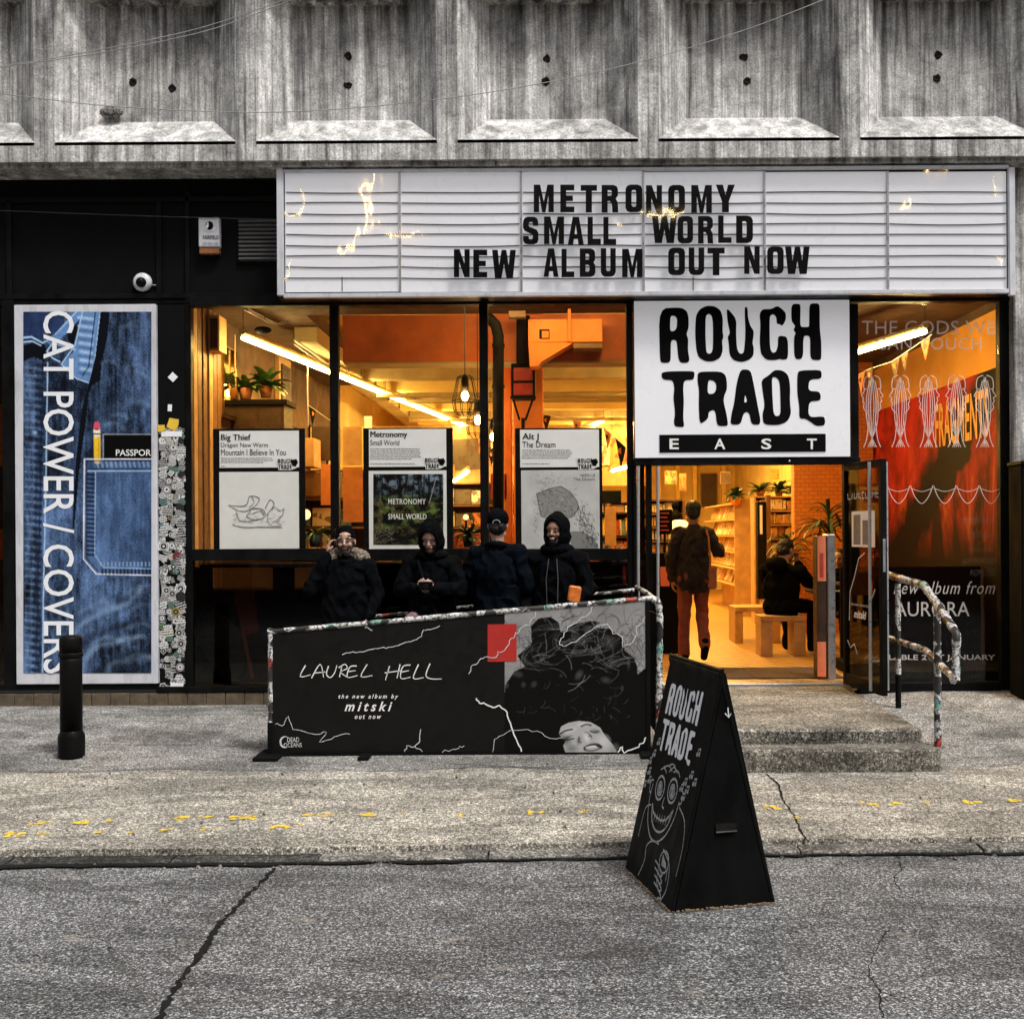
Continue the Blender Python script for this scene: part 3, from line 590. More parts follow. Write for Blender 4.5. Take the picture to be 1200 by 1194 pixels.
# left neighbour window, its orange glow painted as a plain sheet
mb = MB(); mb.pbox(-100, 357, 4, 800, 10.5, .02); tag(mb.build('display_backboard', M['wood_dark']), 'dark backboard inside the window at the far left edge', 'backboard')
mb = MB(); mb.pbox(-60, 474, 7.5, 547, 10.12, .01); tag(mb.build('orange_glow_sheet', M['orange_paper']), 'plain orange sheet painting the glow in the window at the far left edge', 'poster')
mb = MB(); mb.pbox(-20, 620, 6, 656, 10.12, .01); tag(mb.build('pink_card', M['pink_paper']), 'small brown card low in the window at the far left edge', 'card')

# ============================================================ MARQUEE SIGN
DM = 9.73
mq = thing('marquee_sign', 'long white cinema-style letter board with black letters METRONOMY SMALL WORLD NEW ALBUM OUT NOW', 'sign', (P(757, 348, DM).x, P(757, 348, DM).y, P(757, 348, DM).z))
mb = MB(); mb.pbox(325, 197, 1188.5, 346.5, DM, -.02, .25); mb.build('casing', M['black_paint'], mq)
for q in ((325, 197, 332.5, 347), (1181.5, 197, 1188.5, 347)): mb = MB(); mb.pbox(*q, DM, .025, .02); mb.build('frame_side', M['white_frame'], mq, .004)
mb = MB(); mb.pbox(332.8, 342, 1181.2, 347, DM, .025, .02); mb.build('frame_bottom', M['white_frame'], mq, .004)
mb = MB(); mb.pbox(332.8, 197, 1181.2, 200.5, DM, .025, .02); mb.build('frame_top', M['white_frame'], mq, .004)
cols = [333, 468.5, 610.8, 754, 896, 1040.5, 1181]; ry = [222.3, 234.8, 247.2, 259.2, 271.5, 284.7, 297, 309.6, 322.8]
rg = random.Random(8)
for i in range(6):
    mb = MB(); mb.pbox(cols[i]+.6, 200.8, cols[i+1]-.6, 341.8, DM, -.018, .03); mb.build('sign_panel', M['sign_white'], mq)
    for y in ry:
        a = P(cols[i]+2, y+3.2, DM+.008); b2 = P(cols[i+1]-2, y+3.2-.0, DM+.008); sg = rg.uniform(-.012, .006); pts = [a.lerp(b2, t_/8)+Vector((0, 0, sg*math.sin(math.pi*t_/8))) for t_ in range(9)]
        q = MB()
        for p0, p1 in zip(pts[:-1], pts[1:]):
            q.add([p0+Vector((0, 0, -.004)), p1+Vector((0, 0, -.004)), p1+Vector((0, 0, .004)), p0+Vector((0, 0, .004)), p0+Vector((0, .009, -.004)), p1+Vector((0, .009, -.004)), p1+Vector((0, .009, .004)), p0+Vector((0, .009, .004))], [(0, 1, 2, 3), (4, 7, 6, 5), (0, 4, 5, 1), (3, 2, 6, 7)])
        q.build('letter_rail', M['rail_grey'] if 'rail_grey' in M else simple('rail_grey', (.025, .025, .027), .6), mq)
for x in cols[1:-1]:
    mb = MB(); mb.pbox(x-1.3, 200.8, x+1.3, 341.8, DM, .006, .02); mb.build('divider', M['alu'], mq, .002)
mb = MB(); mb.pbox(400, 324, 401, 341, DM, -.014, .02); mb.pbox(812, 324, 813, 341, DM, -.014, .02); mb.build('panel_seam', M['rail_grey'], mq)
S1, B1 = .36, .2    # stem and bar of the block letters, in letter widths and heights
G = {
 'M': [[(0, 0), (.27, 0), (.27, .62), (.42, 0), (.58, 0), (.73, .62), (.73, 0), (1, 0), (1, 1), (.68, 1), (.5, .38), (.32, 1), (0, 1)]],
 'E': [[(0, 0), (1, 0), (1, B1), (.42, B1), (.42, .41), (.9, .41), (.9, .6), (.42, .6), (.42, .8), (1, .8), (1, 1), (0, 1)]],
 'T': [[(.31, 0), (.69, 0), (.69, .8), (1, .8), (1, 1), (0, 1), (0, .8), (.31, .8)]],
 'N': [[(0, 0), (.33, 0), (.33, .55), (.66, 0), (1, 0), (1, 1), (.67, 1), (.67, .48), (.36, 1), (0, 1)]],
 'Y': [[(.32, 0), (.68, 0), (.68, .4), (1, 1), (.64, 1), (.5, .62), (.36, 1), (0, 1), (.32, .4)]],
 'A': [[(0, 0), (.33, 0), (.38, .2), (.62, .2), (.67, 0), (1, 0), (.7, 1), (.3, 1)], [(.42, .37), (.58, .37), (.5, .72)]],
 'L': [[(0, 0), (1, 0), (1, .2), (.4, .2), (.4, 1), (0, 1)]],
 'W': [[(.12, 0), (.4, 0), (.5, .5), (.6, 0), (.88, 0), (1, 1), (.76, 1), (.7, .45), (.6, 1), (.4, 1), (.3, .45), (.24, 1), (0, 1)]],
 'U': [[(0, 1), (0, .16), (.1, .05), (.28, 0), (.72, 0), (.9, .05), (1, .16), (1, 1), (.64, 1), (.64, .25), (.58, .19), (.42, .19), (.36, .25), (.36, 1)]],
 'O': [[(.28, 0), (.72, 0), (.92, .05), (1, .16), (1, .84), (.92, .95), (.72, 1), (.28, 1), (.08, .95), (0, .84), (0, .16), (.08, .05)], [(.36, .25), (.36, .75), (.42, .81), (.58, .81), (.64, .75), (.64, .25), (.58, .19), (.42, .19)]],
 'D': [[(0, 0), (.68, 0), (.9, .05), (1, .17), (1, .83), (.9, .95), (.68, 1), (0, 1)], [(.37, .2), (.37, .8), (.56, .8), (.63, .74), (.63, .26), (.56, .2)]],
 'B': [[(0, 0), (.7, 0), (.92, .05), (1, .15), (1, .4), (.88, .51), (.98, .6), (.98, .85), (.9, .95), (.7, 1), (0, 1)], [(.37, .18), (.37, .43), (.55, .43), (.62, .38), (.62, .23), (.55, .18)], [(.37, .6), (.37, .82), (.54, .82), (.6, .78), (.6, .64), (.54, .6)]],
 'R': [[(0, 0), (.36, 0), (.36, .42), (.5, .42), (.62, .3), (.64, 0), (1, 0), (.97, .36), (.84, .5), (.98, .62), (.98, .85), (.9, .95), (.7, 1), (0, 1)], [(.36, .6), (.36, .82), (.54, .82), (.61, .77), (.61, .65), (.54, .6)]],
 'S': [[(0, .3), (0, .14), (.1, .04), (.3, 0), (.7, 0), (.92, .05), (1, .16), (1, .42), (.88, .53), (.4, .64), (.36, .7), (.36, .77), (.44, .82), (.58, .82), (.64, .77), (.64, .68), (.98, .68), (.98, .84), (.9, .95), (.72, 1), (.28, 1), (.1, .95), (0, .84), (0, .6), (.1, .5), (.58, .37), (.63, .32), (.63, .23), (.57, .18), (.42, .18), (.36, .23), (.36, .3)]]}
rowsL = [('METRONOMY', [(625.5, 649), (656.6, 673), (680.5, 699.5), (705, 724.5), (733, 752.5), (757, 775.6), (783, 802.5), (810, 834), (839, 861)], 217.5, 249.5),
 ('SMALL', [(613, 631), (637.5, 661), (665.5, 684), (688.5, 704), (707, 722)], 255, 287), ('WORLD', [(764, 793), (794, 812), (818, 835.5), (841.5, 857), (862.6, 882)], 253.5, 285.3),
 ('NEW', [(532, 550.5), (554.7, 571), (576.7, 604.5)], 293, 325.5), ('ALBUM', [(637, 654.5), (658, 673), (679.4, 697.7), (704, 721.5), (729, 752.7)], 292, 325), ('OUT', [(783, 802.5), (807, 825), (829, 849)], 291, 323), ('NOW', [(872, 890), (899, 918), (920, 948.5)], 289.5, 321.5)]
lm = fmap(DM-.045); gl_ = {k: poly_arrays(v_, .02) for k, v_ in G.items()}
for s_, xs_, ya, yb in rowsL:
    for ch, (xa, xb) in zip(s_, xs_):
        j = rg.uniform(-.5, .5); v_, f_ = fit(gl_[ch], xa, ya+j, xb, yb+j, lm, 0, .012, bb=(0, 1, 0, 1)); me = bpy.data.meshes.new('letter'); me.from_pydata(v_, [], f_); me.update(); link(me, 'letter', M['ink_gloss'] if 'ink_gloss' in M else simple('ink_gloss', (.003, .003, .003), .6, 0, .2, spec=.08), mq)
mb = MB(); mb.pbox(332.8, 200.8, 1181.2, 341.8, DM-.068, .001, .001); mb.build('cover_pane', M['glass_cover'], mq)

# ============================================================ ROUGH TRADE EAST light box
lb = thing('shop_name_sign', 'square white box sign with black distressed lettering ROUGH TRADE EAST above the door', 'sign', (P(870, 538, 9.95).x, -.1, P(870, 538, 9.95).z))
mb = MB(); mb.pbox(743, 355, 997, 537, 9.93, .0, .1); mb.build('sign_box', M['black_paint'], lb, .004)
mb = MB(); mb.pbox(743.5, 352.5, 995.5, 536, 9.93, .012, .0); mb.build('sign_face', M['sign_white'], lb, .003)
LG = {'R': [[(180,72),(290,66),(322,85),(330,120),(330,170),(318,200),(328,225),(326,280),(335,330),(325,345),(290,345),(278,325),(270,240),(262,230),(240,232),(240,330),(230,345),(195,345),(185,330)],[(238,108),(262,110),(272,125),(270,170),(258,185),(236,186)]],
 'O': [[(365,110),(385,75),(420,58),(460,60),(490,80),(502,120),(500,190),(505,215),(497,235),(502,280),(490,318),(455,338),(415,338),(380,318),(368,280),(362,200)],[(415,110),(430,98),(446,108),(452,150),(452,270),(445,295),(430,300),(418,290),(414,200)]],
 'U': [[(520,78),(530,76),(570,125),(568,200),(572,270),(582,295),(596,300),(608,290),(615,200),(610,70),(618,62),(626,72),(628,120),(640,160),(657,185),(655,215),(650,245),(657,270),(655,310),(630,332),(595,342),(555,332),(535,305),(530,240),(525,215),(538,195),(525,140)]],
 'G': [[(685,100),(700,75),(745,75),(775,58),(800,75),(818,95),(818,130),(800,160),(785,150),(772,150),(770,115),(755,100),(738,108),(736,150),(738,270),(750,295),(768,290),(778,260),(778,215),(790,208),(828,215),(830,325),(800,330),(790,325),(760,332),(720,330),(692,300),(686,240),(690,150)]],
 'H': [[(845,50),(885,48),(892,60),(890,150),(895,165),(930,165),(935,160),(935,60),(945,46),(980,46),(988,60),(988,170),(996,240),(996,325),(985,332),(950,330),(940,310),(940,220),(930,208),(905,210),(905,325),(860,328),(858,215),(868,195),(855,180),(866,160),(845,135)]],
 'T': [[(195,388),(355,385),(360,400),(355,430),(308,432),(302,470),(306,540),(302,620),(308,660),(300,668),(260,664),(255,640),(262,600),(253,520),(258,470),(250,432),(205,430),(193,415)]],
 'r': [[(375,395),(400,388),(490,388),(515,405),(522,440),(522,480),(508,510),(505,540),(520,600),(528,655),(518,662),(480,662),(470,645),(465,595),(455,580),(430,590),(428,625),(385,655),(380,560),(382,480),(374,440)],[(428,430),(455,435),(468,450),(468,480),(455,500),(424,500)]],
 'A': [[(590,378),(630,378),(645,395),(660,470),(675,550),(695,655),(645,655),(635,600),(620,590),(605,600),(590,655),(538,655),(545,600),(558,550),(570,450)],[(613,500),(625,540),(608,545)]],
 'D': [[(695,430),(735,405),(760,380),(800,382),(830,405),(840,460),(838,540),(845,600),(825,640),(780,658),(705,655),(700,600),(712,560),(700,480)],[(748,420),(760,415),(778,425),(788,450),(792,590),(785,610),(765,612),(755,590),(750,500)]],
 'E': [[(875,390),(900,382),(990,380),(998,395),(996,425),(935,428),(930,485),(985,488),(994,510),(990,535),(935,538),(930,600),(945,618),(1010,612),(1016,640),(1010,660),(970,662),(940,640),(915,625),(885,625),(885,560),(875,500)]]}
LGA = {k: poly_arrays([chaikin([(x, -y) for x, y in lp], 2) for lp in v_]) for k, v_ in LG.items()}
def logo(x0, y0, x1, y1, mp, m, parent, h=.003, single=True):
    """the ten letters of the shop's logo, cell 180..1016 x 46..668, mapped to a pixel box"""
    allv = []; allf = []
    for k, (v_, f_) in LGA.items():
        vv = [mp(x0+(a[0]-180)/836*(x1-x0), y0+(-a[1]-46)/622*(y1-y0), h) for a in v_]
        if single: n = len(allv); allv += vv; allf += [tuple(i+n for i in q) for q in f_]
        else: me = bpy.data.meshes.new('logo_letter'); me.from_pydata(vv, [], f_); me.update(); link(me, 'logo_letter', m, parent)
    if single: me = bpy.data.meshes.new('logo'); me.from_pydata(allv, [], allf); me.update(); link(me, 'logo', m, parent)
fm = fmap(9.93-.012)
logo(730+180/4.286, 345+46/4.286, 730+1016/4.286, 345+668/4.286, fm, M['ink'], lb, .004, False)
mb = MB(); a, b2, c_, d_ = rect(772.8, 509, 967.5, 530, 9.915); mb.box(a, b2, -.090, -.0825, c_, d_); mb.build('black_strip', M['ink'], lb)
for ch, xa, xb in (('E', 784.5, 795.5), ('A', 837, 850), ('S', 892, 904), ('T', 945.5, 957)): text(ch, xa, 514, xb, 526.5, fmap(9.905), M['white_ink'], lb, 'logo_letter', .02)
# ============================================================ POSTER OF JEANS
ps = thing('jeans_poster', 'tall white-framed poster of blue jeans reading CAT POWER / COVERS downwards', 'poster', (P(101, 801, 9.95).x, -.05, P(101, 801, 9.95).z))
mb = MB(); mb.pbox(19, 357.5, 184.5, 801, 9.96, .02, .035); mb.build('poster_frame', M['white_frame'], ps, .004)
K = 1.35; cv = Cv(27.5, 365.5, 177.5, 788.5, K, srgb(62, 92, 140))
H_, W_ = cv.h, cv.w
st = vnoise(H_, W_, 12, 60, 1, 3); fn = rng.random((H_, W_)); bg_ = vnoise(H_, W_, 4, 3, 2, 4); dg_ = vnoise(H_, W_, 30, 30, 3, 3)
val = .62+.75*(st-.5)+.7*(fn-.5)+1.7*(bg_-.5)+.9*(dg_-.5)
val = np.clip(val, .06, 1.6)[..., None]; cv.a = np.array(srgb(68, 92, 132))*val*1.0; cv.a += np.array((.02, .028, .035))*val
dk = (.006, .008, .015); lt = srgb(165, 195, 225); md = srgb(95, 130, 175)
cv.poly([(27, 365), (78, 365), (70, 392), (50, 398), (27, 400)], srgb(38, 58, 104), .75)
cv.poly([(78, 380), (96, 365), (98, 365), (86, 405), (80, 400)], dk)
cv.line([(97, 364), (75, 388), (60, 400)], 9, srgb(90, 125, 175)); cv.line([(90, 365), (65, 392)], 1.2, lt)
cv.poly([(27, 405), (50, 399), (56, 412), (52, 424), (40, 418), (27, 424)], dk)
cv.line([(27, 396), (37, 395), (50, 402), (60, 397)], 2, lt); cv.line([(27, 401), (38, 400), (48, 405)], 1.5, lt)
cv.poly([(97, 364), (118, 364), (112, 417), (105, 449), (90, 444), (72, 427), (86, 413)], md)
for i in range(7): cv.line([(92+i*.6, 372+i*10), (109-i*.3, 374+i*10)], 3.2, lt, .7, 1.2); cv.line([(92, 377+i*10), (108, 379+i*10)], 2.2, srgb(60, 90, 140), .7, 1)
cv.line([(97, 364), (88, 405), (72, 427), (90, 444), (105, 449), (112, 417), (118, 364)], 1.3, lt); cv.line([(112, 365), (104, 430), (97, 440)], 1.2, dk); cv.line([(88, 410), (62, 402), (55, 412), (62, 420), (70, 424)], 1.6, lt)
cv.poly([(118, 365), (129, 365), (126, 395), (119, 425), (118, 445), (108, 452), (104, 462), (100, 500), (97, 520), (92, 560), (87, 620), (85, 620), (89, 540), (96, 480), (104, 450), (112, 417)], dk)
cv.line([(56, 425), (54, 560), (51, 700), (50, 789)], 1.4, lt, .8); cv.line([(50, 425), (48, 560), (44, 700), (42, 789)], 1.2, srgb(30, 45, 80), .8)
for i in range(42):
    y = 428+i*8.7; cv.line([(44-i*.13, y), (50-i*.13, y+1)], 4.6, (.008, .014, .035), .8, 1.2); cv.line([(30, y+3), (42-i*.1, y+4)], 1.6, lt, .22, 1.5)
cv.blob(36, 514, 8, 7, (.01, .012, .03), .9, .8); cv.blob(41, 507, 4, 3, lt, .6, .8)
cv.line([(91, 470), (86, 560), (84, 700), (88, 789)], 1.5, srgb(30, 45, 85), .5, 1.5)
cv.poly([(122, 509.5), (178, 509.5), (178, 540), (122, 540)], (.004, .004, .004)); cv.line([(121, 540), (121, 509), (178, 509)], .9, srgb(150, 150, 150))
cv.line([(113.7, 505), (114.2, 540)], 7.6, srgb(222, 180, 40)); cv.line([(115.8, 510), (116, 540)], 1.6, srgb(180, 130, 30), .8); cv.line([(113.6, 503), (113.7, 509)], 7.6, srgb(210, 205, 190)); cv.line([(110, 508.5), (117.5, 508.5)], 1.5, dk); cv.line([(113.5, 497.5), (113.5, 501)], 7, srgb(190, 70, 90)); cv.line([(109.6, 503), (117.4, 503)], .8, dk)
pk = [(178, 538), (99, 538), (98, 655), (113, 672.5), (178, 674)]
cv.poly([(99, 538), (178, 538), (178, 674), (113, 673), (98, 655)], srgb(84, 116, 165), .35)
cv.line(pk, 8.5, (.01, .018, .045), .0); cv.line(pk, 1.3, srgb(215, 215, 225)); cv.line([(178, 552), (103, 552)], 1.2, lt, .8); cv.line([(178, 549), (103, 549)], 1, dk, .8)
cv.line([(178, 540.5), (101, 540.5)], 1, dk, .8); cv.line([(112, 553), (111, 650), (122, 665), (178, 666.5)], 1.1, lt, .65); cv.line([(102, 541), (101.5, 654), (115, 669)], 1, dk, .8)
for i in range(19): cv.line([(102.5, 556+i*5.2), (110, 556.6+i*5.2)], 2.6, (.008, .014, .04), .85, .8)
for i in range(14): cv.line([(120+i*4.3, 667.5), (120+i*4.3, 672)], 2.2, (.008, .014, .04), .85, .6); cv.line([(118+i*4.4, 663), (118+i*4.4, 659)], 1.2, lt, .5, .8)
for i in range(12): cv.line([(114+i*5.4, 541.5), (115+i*5.4, 547)], 1.6, lt, .4, .9)
for p, wd, c, al in (([(95, 755), (110, 745), (135, 735), (160, 728)], 6, dk, .85), ([(85, 745), (100, 728), (125, 716), (150, 706), (165, 690)], 2.5, lt, .45), ([(118, 690), (135, 700), (160, 704)], 6, (.012, .02, .05), .6), ([(178, 760), (160, 768), (140, 775), (118, 789)], 7, dk, .85), ([(100, 770), (112, 758), (140, 752), (165, 745)], 2.5, lt, .4), ([(95, 789), (104, 768), (112, 760)], 3, lt, .4), ([(125, 789), (135, 776), (178, 770)], 3, lt, .3), ([(108, 480), (135, 466), (165, 462), (178, 458)], 5, (.02, .035, .08), .5), ([(115, 488), (150, 480), (178, 480)], 4, (.02, .035, .08), .35), ([(100, 640), (120, 632), (178, 628)], 5, (.02, .035, .09), .3)):
    cv.line(smooth_line(p, 6), wd*.7, c, al*.75, 4.5)
rg = random.Random(50)
for i in range(46):     # creases fanning over the leg below the pocket and down the yoke
    if i < 30: x, y, a = rg.uniform(92, 150), rg.uniform(690, 785), rg.uniform(-.75, -.15)
    else: x, y, a = rg.uniform(118, 160), rg.uniform(380, 500), rg.uniform(-.5, .2)
    L_ = rg.uniform(10, 34); pts = [(x, y), (x+L_*.5*math.cos(a), y+L_*.5*math.sin(a)-1.5), (x+L_*math.cos(a+.25), y+L_*math.sin(a+.25))]
    cv.line(smooth_line(pts, 4), rg.uniform(1, 3.4), dk if i % 2 else lt, rg.uniform(.10, .32) if i % 2 else rg.uniform(.06, .2), 3)
cv.a = np.clip(cv.a, 0, 1); lu = cv.a.mean(-1, keepdims=True); cv.a = np.clip(cv.a*np.clip(.45+3.6*lu, .3, 1.12)*(.8+.5*rng.random((cv.h, cv.w, 1)))*(.72+.56*vnoise(cv.h, cv.w, 22, 9, 8, 4)[..., None]), 0, 1)
pm = fmap(9.938); cv.build('printed_sheet', pm, ps, .45)
text('PASSPOR', 136, 526.8, 177.3, 534.3, pm, M['white_ink'], ps, 'lettering', .012, h=.005)
text('CAT POWER / COVERS', 51, 364.5, 87, 789, pm, M['white_frame2'] if 'white_frame2' in M else simple('white_frame2', (.82, .84, .88), .5, 0, .02), ps, 'lettering', .008, h=.006, rot=90)

# ============================================================ STICKER PILASTER
sp_ = thing('sticker_pilaster', 'narrow black pilaster plastered with white and coloured stickers beside the jeans poster', 'pilaster', (P(203, 806, 9.97).x, -.03, .2))
mb = MB(); mb.pbox(187.5, 357.5, 218.5, 806, 9.988, .012, .0); mb.build('pilaster_board', M['black_matt'], sp_, .003)
sm_ = []
for k in range(8):
    q = MB()
    if k < 4: w_, h_ = [(1, 1), (1, .6), (.6, 1), (1, .8)][k]; q.add([(-w_/2, 0, -h_/2), (w_/2, 0, -h_/2), (w_/2, 0, h_/2), (-w_/2, 0, h_/2), (-w_/2, .03, -h_/2), (w_/2, .03, -h_/2), (w_/2, .03, h_/2), (-w_/2, .03, h_/2)], [(0, 1, 2, 3), (0, 4, 5, 1), (1, 5, 6, 2), (2, 6, 7, 3), (3, 7, 4, 0)])
    else:
        n = [14, 6, 9, 12][k-4]; rr = [.5*(1 if k != 6 else .75+.25*(i % 2)) for i in range(n)]; q.add([(rr[i]*math.cos(i*2*math.pi/n), 0, rr[i]*math.sin(i*2*math.pi/n)) for i in range(n)], [tuple(range(n))])
    me = q.mesh('sticker'); me.materials.append(M['sticker_print']); sm_.append(me)
sm3_ = []
for me in sm_:
    for mt in ('sticker_print', 'sticker_lines', 'sticker_emblem', 'sticker_lines'): m2_ = me.copy(); m2_.materials.clear(); m2_.materials.append(M[mt]); sm3_.append(m2_)
rg = random.Random(12); y = 505; i = 0
while y < 806:
    x = 188.5
    while x < 217:
        s = rg.uniform(5.5, 12.5)/130; p = P(x+rg.uniform(0, 4), y+rg.uniform(-2, 2), 9.974-.0002*(i % 14)); x += s*130*.82; i += 1
        if i > 290 or rg.random() < .08: continue
        p.x = min(max(p.x, P(188, y, 10).x+s*.4), P(218, y, 10).x-s*.42); inst(rg.choice(sm3_), 'sticker', sp_, p, (0, rg.uniform(-.35, .35), 0), (s, 1/30, s))
    y += 6.4
q = MB(); q.pbox(0, 0, 1, 1, 10); 
for (x, y, s, rot, k, mt) in ((202.5, 442, 8.5, .75, 0, 'card_white'), (199, 478, 8, .05, 2, 'card_white'), (203, 497, 17, 0, 6, 'yellow_sticker'), (189, 502, 8, 0, 0, 'yellow_sticker'), (201, 508.5, 24, .0, 1, 'card_white'), (207, 806, 15, .1, 3, 'card_white')):
    if mt not in M: simple('yellow_sticker', (.75, .5, .04), .6, 0, .1)
    me = sm_[k].copy(); me.materials.clear(); me.materials.append(M[mt]); inst(me, 'sticker', sp_, P(x, y, 9.968), (0, rot, 0), (s/130, 1/30, s/130*(.45 if k == 1 else 1)))

# ============================================================ ALARM BOX, CAMERA
ab = thing('alarm_box', 'small white intruder alarm box with bird emblem on the black fascia', 'alarm box', (P(248, 299, 9.95).x, -.04, P(248, 299, 9.95).z))
mb = MB(); mb.pbox(235.5, 257.5, 259.5, 292, 9.985, .075, .0); mb.build('alarm_cover', M['white_frame'], ab, .008)
mb = MB(); mb.pbox(236, 292.3, 259, 299.5, 9.985, .065, .0); mb.build('alarm_lens', simple('lens_amber', (.30, .12, .05), .25), ab, .006)
am = fmap(9.908); mb = MB(); mb.add([am(x, y, .003) for x, y in ell(245.5, 264.5, 4.5, 5, 16)], [tuple(range(17))]); mb.build('emblem', M['ink'], ab)
mb = MB(); mb.add([am(x, y, .0045) for x, y in ((241, 266), (244, 260), (245, 265), (243, 269))], [(0, 1, 2, 3)]); ribbon(mb, ell(246, 265, 7, 6, 14, 20, 160), 1, am, .004); mb.build('emblem', M['white_ink'], ab)
text('FAIRFIELD', 238, 276, 256.5, 280.5, am, M['ink'], ab, bold=.01); text('020 8282 4282', 238, 284, 256.5, 287.5, am, M['ink_grey'], ab)
cc_ = thing('dome_camera', 'round white dome security camera with black lens on the black fascia', 'security camera', tuple(P(167, 340, 9.95)))
mb = MB(); c0 = P(168, 331.5, 9.99)
mb.lathe((0, 0, 0), [(.083, 0), (.083, .03), (.072, .05), (.060, .06)], 26); mb.v = [(c0.x+a, c0.y-c, c0.z+b2) for a, b2, c in mb.v]; mb.build('camera_housing', M['white_frame'], cc_)
mb = MB(); mb.ball(P(165.5, 331, 9.925), (.046, .05, .046), 18); mb.build('camera_dome', M['black_gloss'], cc_)
mb = MB(); mb.tube([P(174, 334, 9.985), P(184, 334.5, 9.985)], .006); mb.build('conduit', M['cable_grey'], cc_)

# ============================================================ OVERHEAD CABLES
def cable(pts, d0, r, label, m='cable_grey'):
    pp = smooth_line([tuple(P(x, y, d0)) for x, y in pts], 8); q = MB(); q.tube(pp, r, 6); return tag(q.build('overhead_cable', M[m]), label, 'cable')
cable([(-60, 88), (2, 78), (110, 60), (220, 37), (300, 12), (380, -18)], 8.9, .0035, 'upper of the two thin wires rising to the top left edge')
cable([(-60, 90), (2, 79), (120, 62), (240, 37), (330, 5), (400, -22)], 8.8, .0035, 'lower of the two thin wires rising to the top left edge')
cable([(-60, 104), (0, 110), (110, 123), (220, 130), (310, 132), (400, 128), (520, 116), (640, 97), (760, 70), (880, 33), (980, -6)], 8.9, .0035, 'long sagging wire crossing in front of the coffers to the upper right')
cable([(-60, 245), (2, 247), (160, 253), (326, 257.5)], 9.9, .003, 'thin wire running along the black fascia to the letter board', 'alu_dull')
# ============================================================ BANNER BARRIER
DB = 8.12; bm_ = fmap(DB); gz = pave_z(-1, DB-10)
ba = thing('banner_barrier', 'slanting pavement barrier with a black and white LAUREL HELL banner and sticker-covered rails', 'barrier', (P(540, 890, DB).x, DB-10, gz))
q4 = lambda x0, y0, x1, y1, x2, y2, x3, y3, nm, m, f_, b_, par, bev=.002: link((lambda v: (lambda me: (me.from_pydata(v, [], [(0, 1, 2, 3), (7, 6, 5, 4), (0, 4, 5, 1), (1, 5, 6, 2), (2, 6, 7, 3), (3, 7, 4, 0)]), me.update(), me)[2])(bpy.data.meshes.new(nm)))([bm_(*p, f_) for p in ((x0, y0), (x1, y1), (x2, y2), (x3, y3))]+[bm_(*p, b_) for p in ((x0, y0), (x1, y1), (x2, y2), (x3, y3))]), nm, M[m], par)
q4(319, 741, 757.5, 704, 757.5, 882, 319, 880, 'banner', 'banner_black' if 'banner_black' in M else simple('banner_black', (.005, .0047, .0042), .55, 0, .15, 5, .05, spec=.2).name, .006, -.006, ba)
def jt(pts, k, amp, seed):     # a lumpy tube path
    rg = random.Random(seed); return [p+Vector((rg.uniform(-amp, amp), rg.uniform(-amp, amp), rg.uniform(-amp, amp))) for p in pts]
def stick_tube(name, pts, r, parent, n=40, seed=1, lump=.12):
    rg = random.Random(seed); pp = [Vector(p) for p in pts]; L = [0]
    for a, b_ in zip(pp[:-1], pp[1:]): L.append(L[-1]+(b_-a).length)
    out = []; rr = []
    for i in range(n+1):
        s = L[-1]*i/n; k = max(j for j in range(len(L)) if L[j] <= s+1e-9); k = min(k, len(pp)-2); t_ = (s-L[k])/(L[k+1]-L[k]); out.append(pp[k].lerp(pp[k+1], t_)); rr.append(r*rg.uniform(1-lump, 1+lump))
    q = MB(); q.tube(out, rr, 10); return q.build(name, M['stickered_tube'], parent)
stick_tube('top_rail', [P(314, 740.5, DB), P(757, 701.5, DB), P(764, 701, DB)], .019, ba, 90, 2)
stick_tube('post', [P(317, 736, DB), P(317, 846, DB)], .018, ba, 40, 3)
mb = MB(); a = P(317, 846, DB); mb.box(a.x-.019, a.x+.019, a.y-.019, a.y+.019, gz, a.z); mb.box(a.x-.09, a.x+.09, a.y-.17, a.y+.17, gz-.002, gz+.022); mb.build('foot', M['black_matt'], ba, .004)
mb = MB(); mb.pbox(756.5, 704, 762, 884, DB, .016, .016); mb.build('post', M['black_matt'], ba, .004)
q4(319, 880.5, 757.5, 882.5, 757.5, 888, 319, 887, 'bottom_rail', 'black_matt', .015, -.015, ba)
mb = MB(); a = P(430, 888, DB); mb.box(a.x-.04, a.x+.04, a.y-.17, a.y+.17, gz, gz+.02); mb.build('foot', M['black_matt'], ba, .004)
mb = MB(); a = P(759, 888, DB); mb.box(a.x-.06, a.x+.04, a.y-.17, a.y+.17, gz, gz+.02); mb.build('foot', M['black_matt'], ba, .004)
sr = thing('side_barrier', 'short side barrier wrapped in stickers, running from the banner back to the doorway', 'barrier', (P(771, 880, 8.1).x, -1.6, pave_z(.9, -1.6)))
c1 = [P(764, 702, 8.13), P(769, 703, 8.13), P(772, 708, 8.13), P(773.5, 730, 8.13), P(772, 850, 8.13), P(770, 888, 8.13)]
stick_tube('post', c1, .024, sr, 60, 5, .18)
stick_tube('top_rail', [P(768, 703, 8.16), P(757, 694, 8.7), P(746, 688, 9.3)], .018, sr, 30, 6); mb = MB(); a = P(746, 688, 9.3); mb.tube([a, (a.x, a.y, .1)], .018, 10); mb.build('post', M['black_paint'], sr)
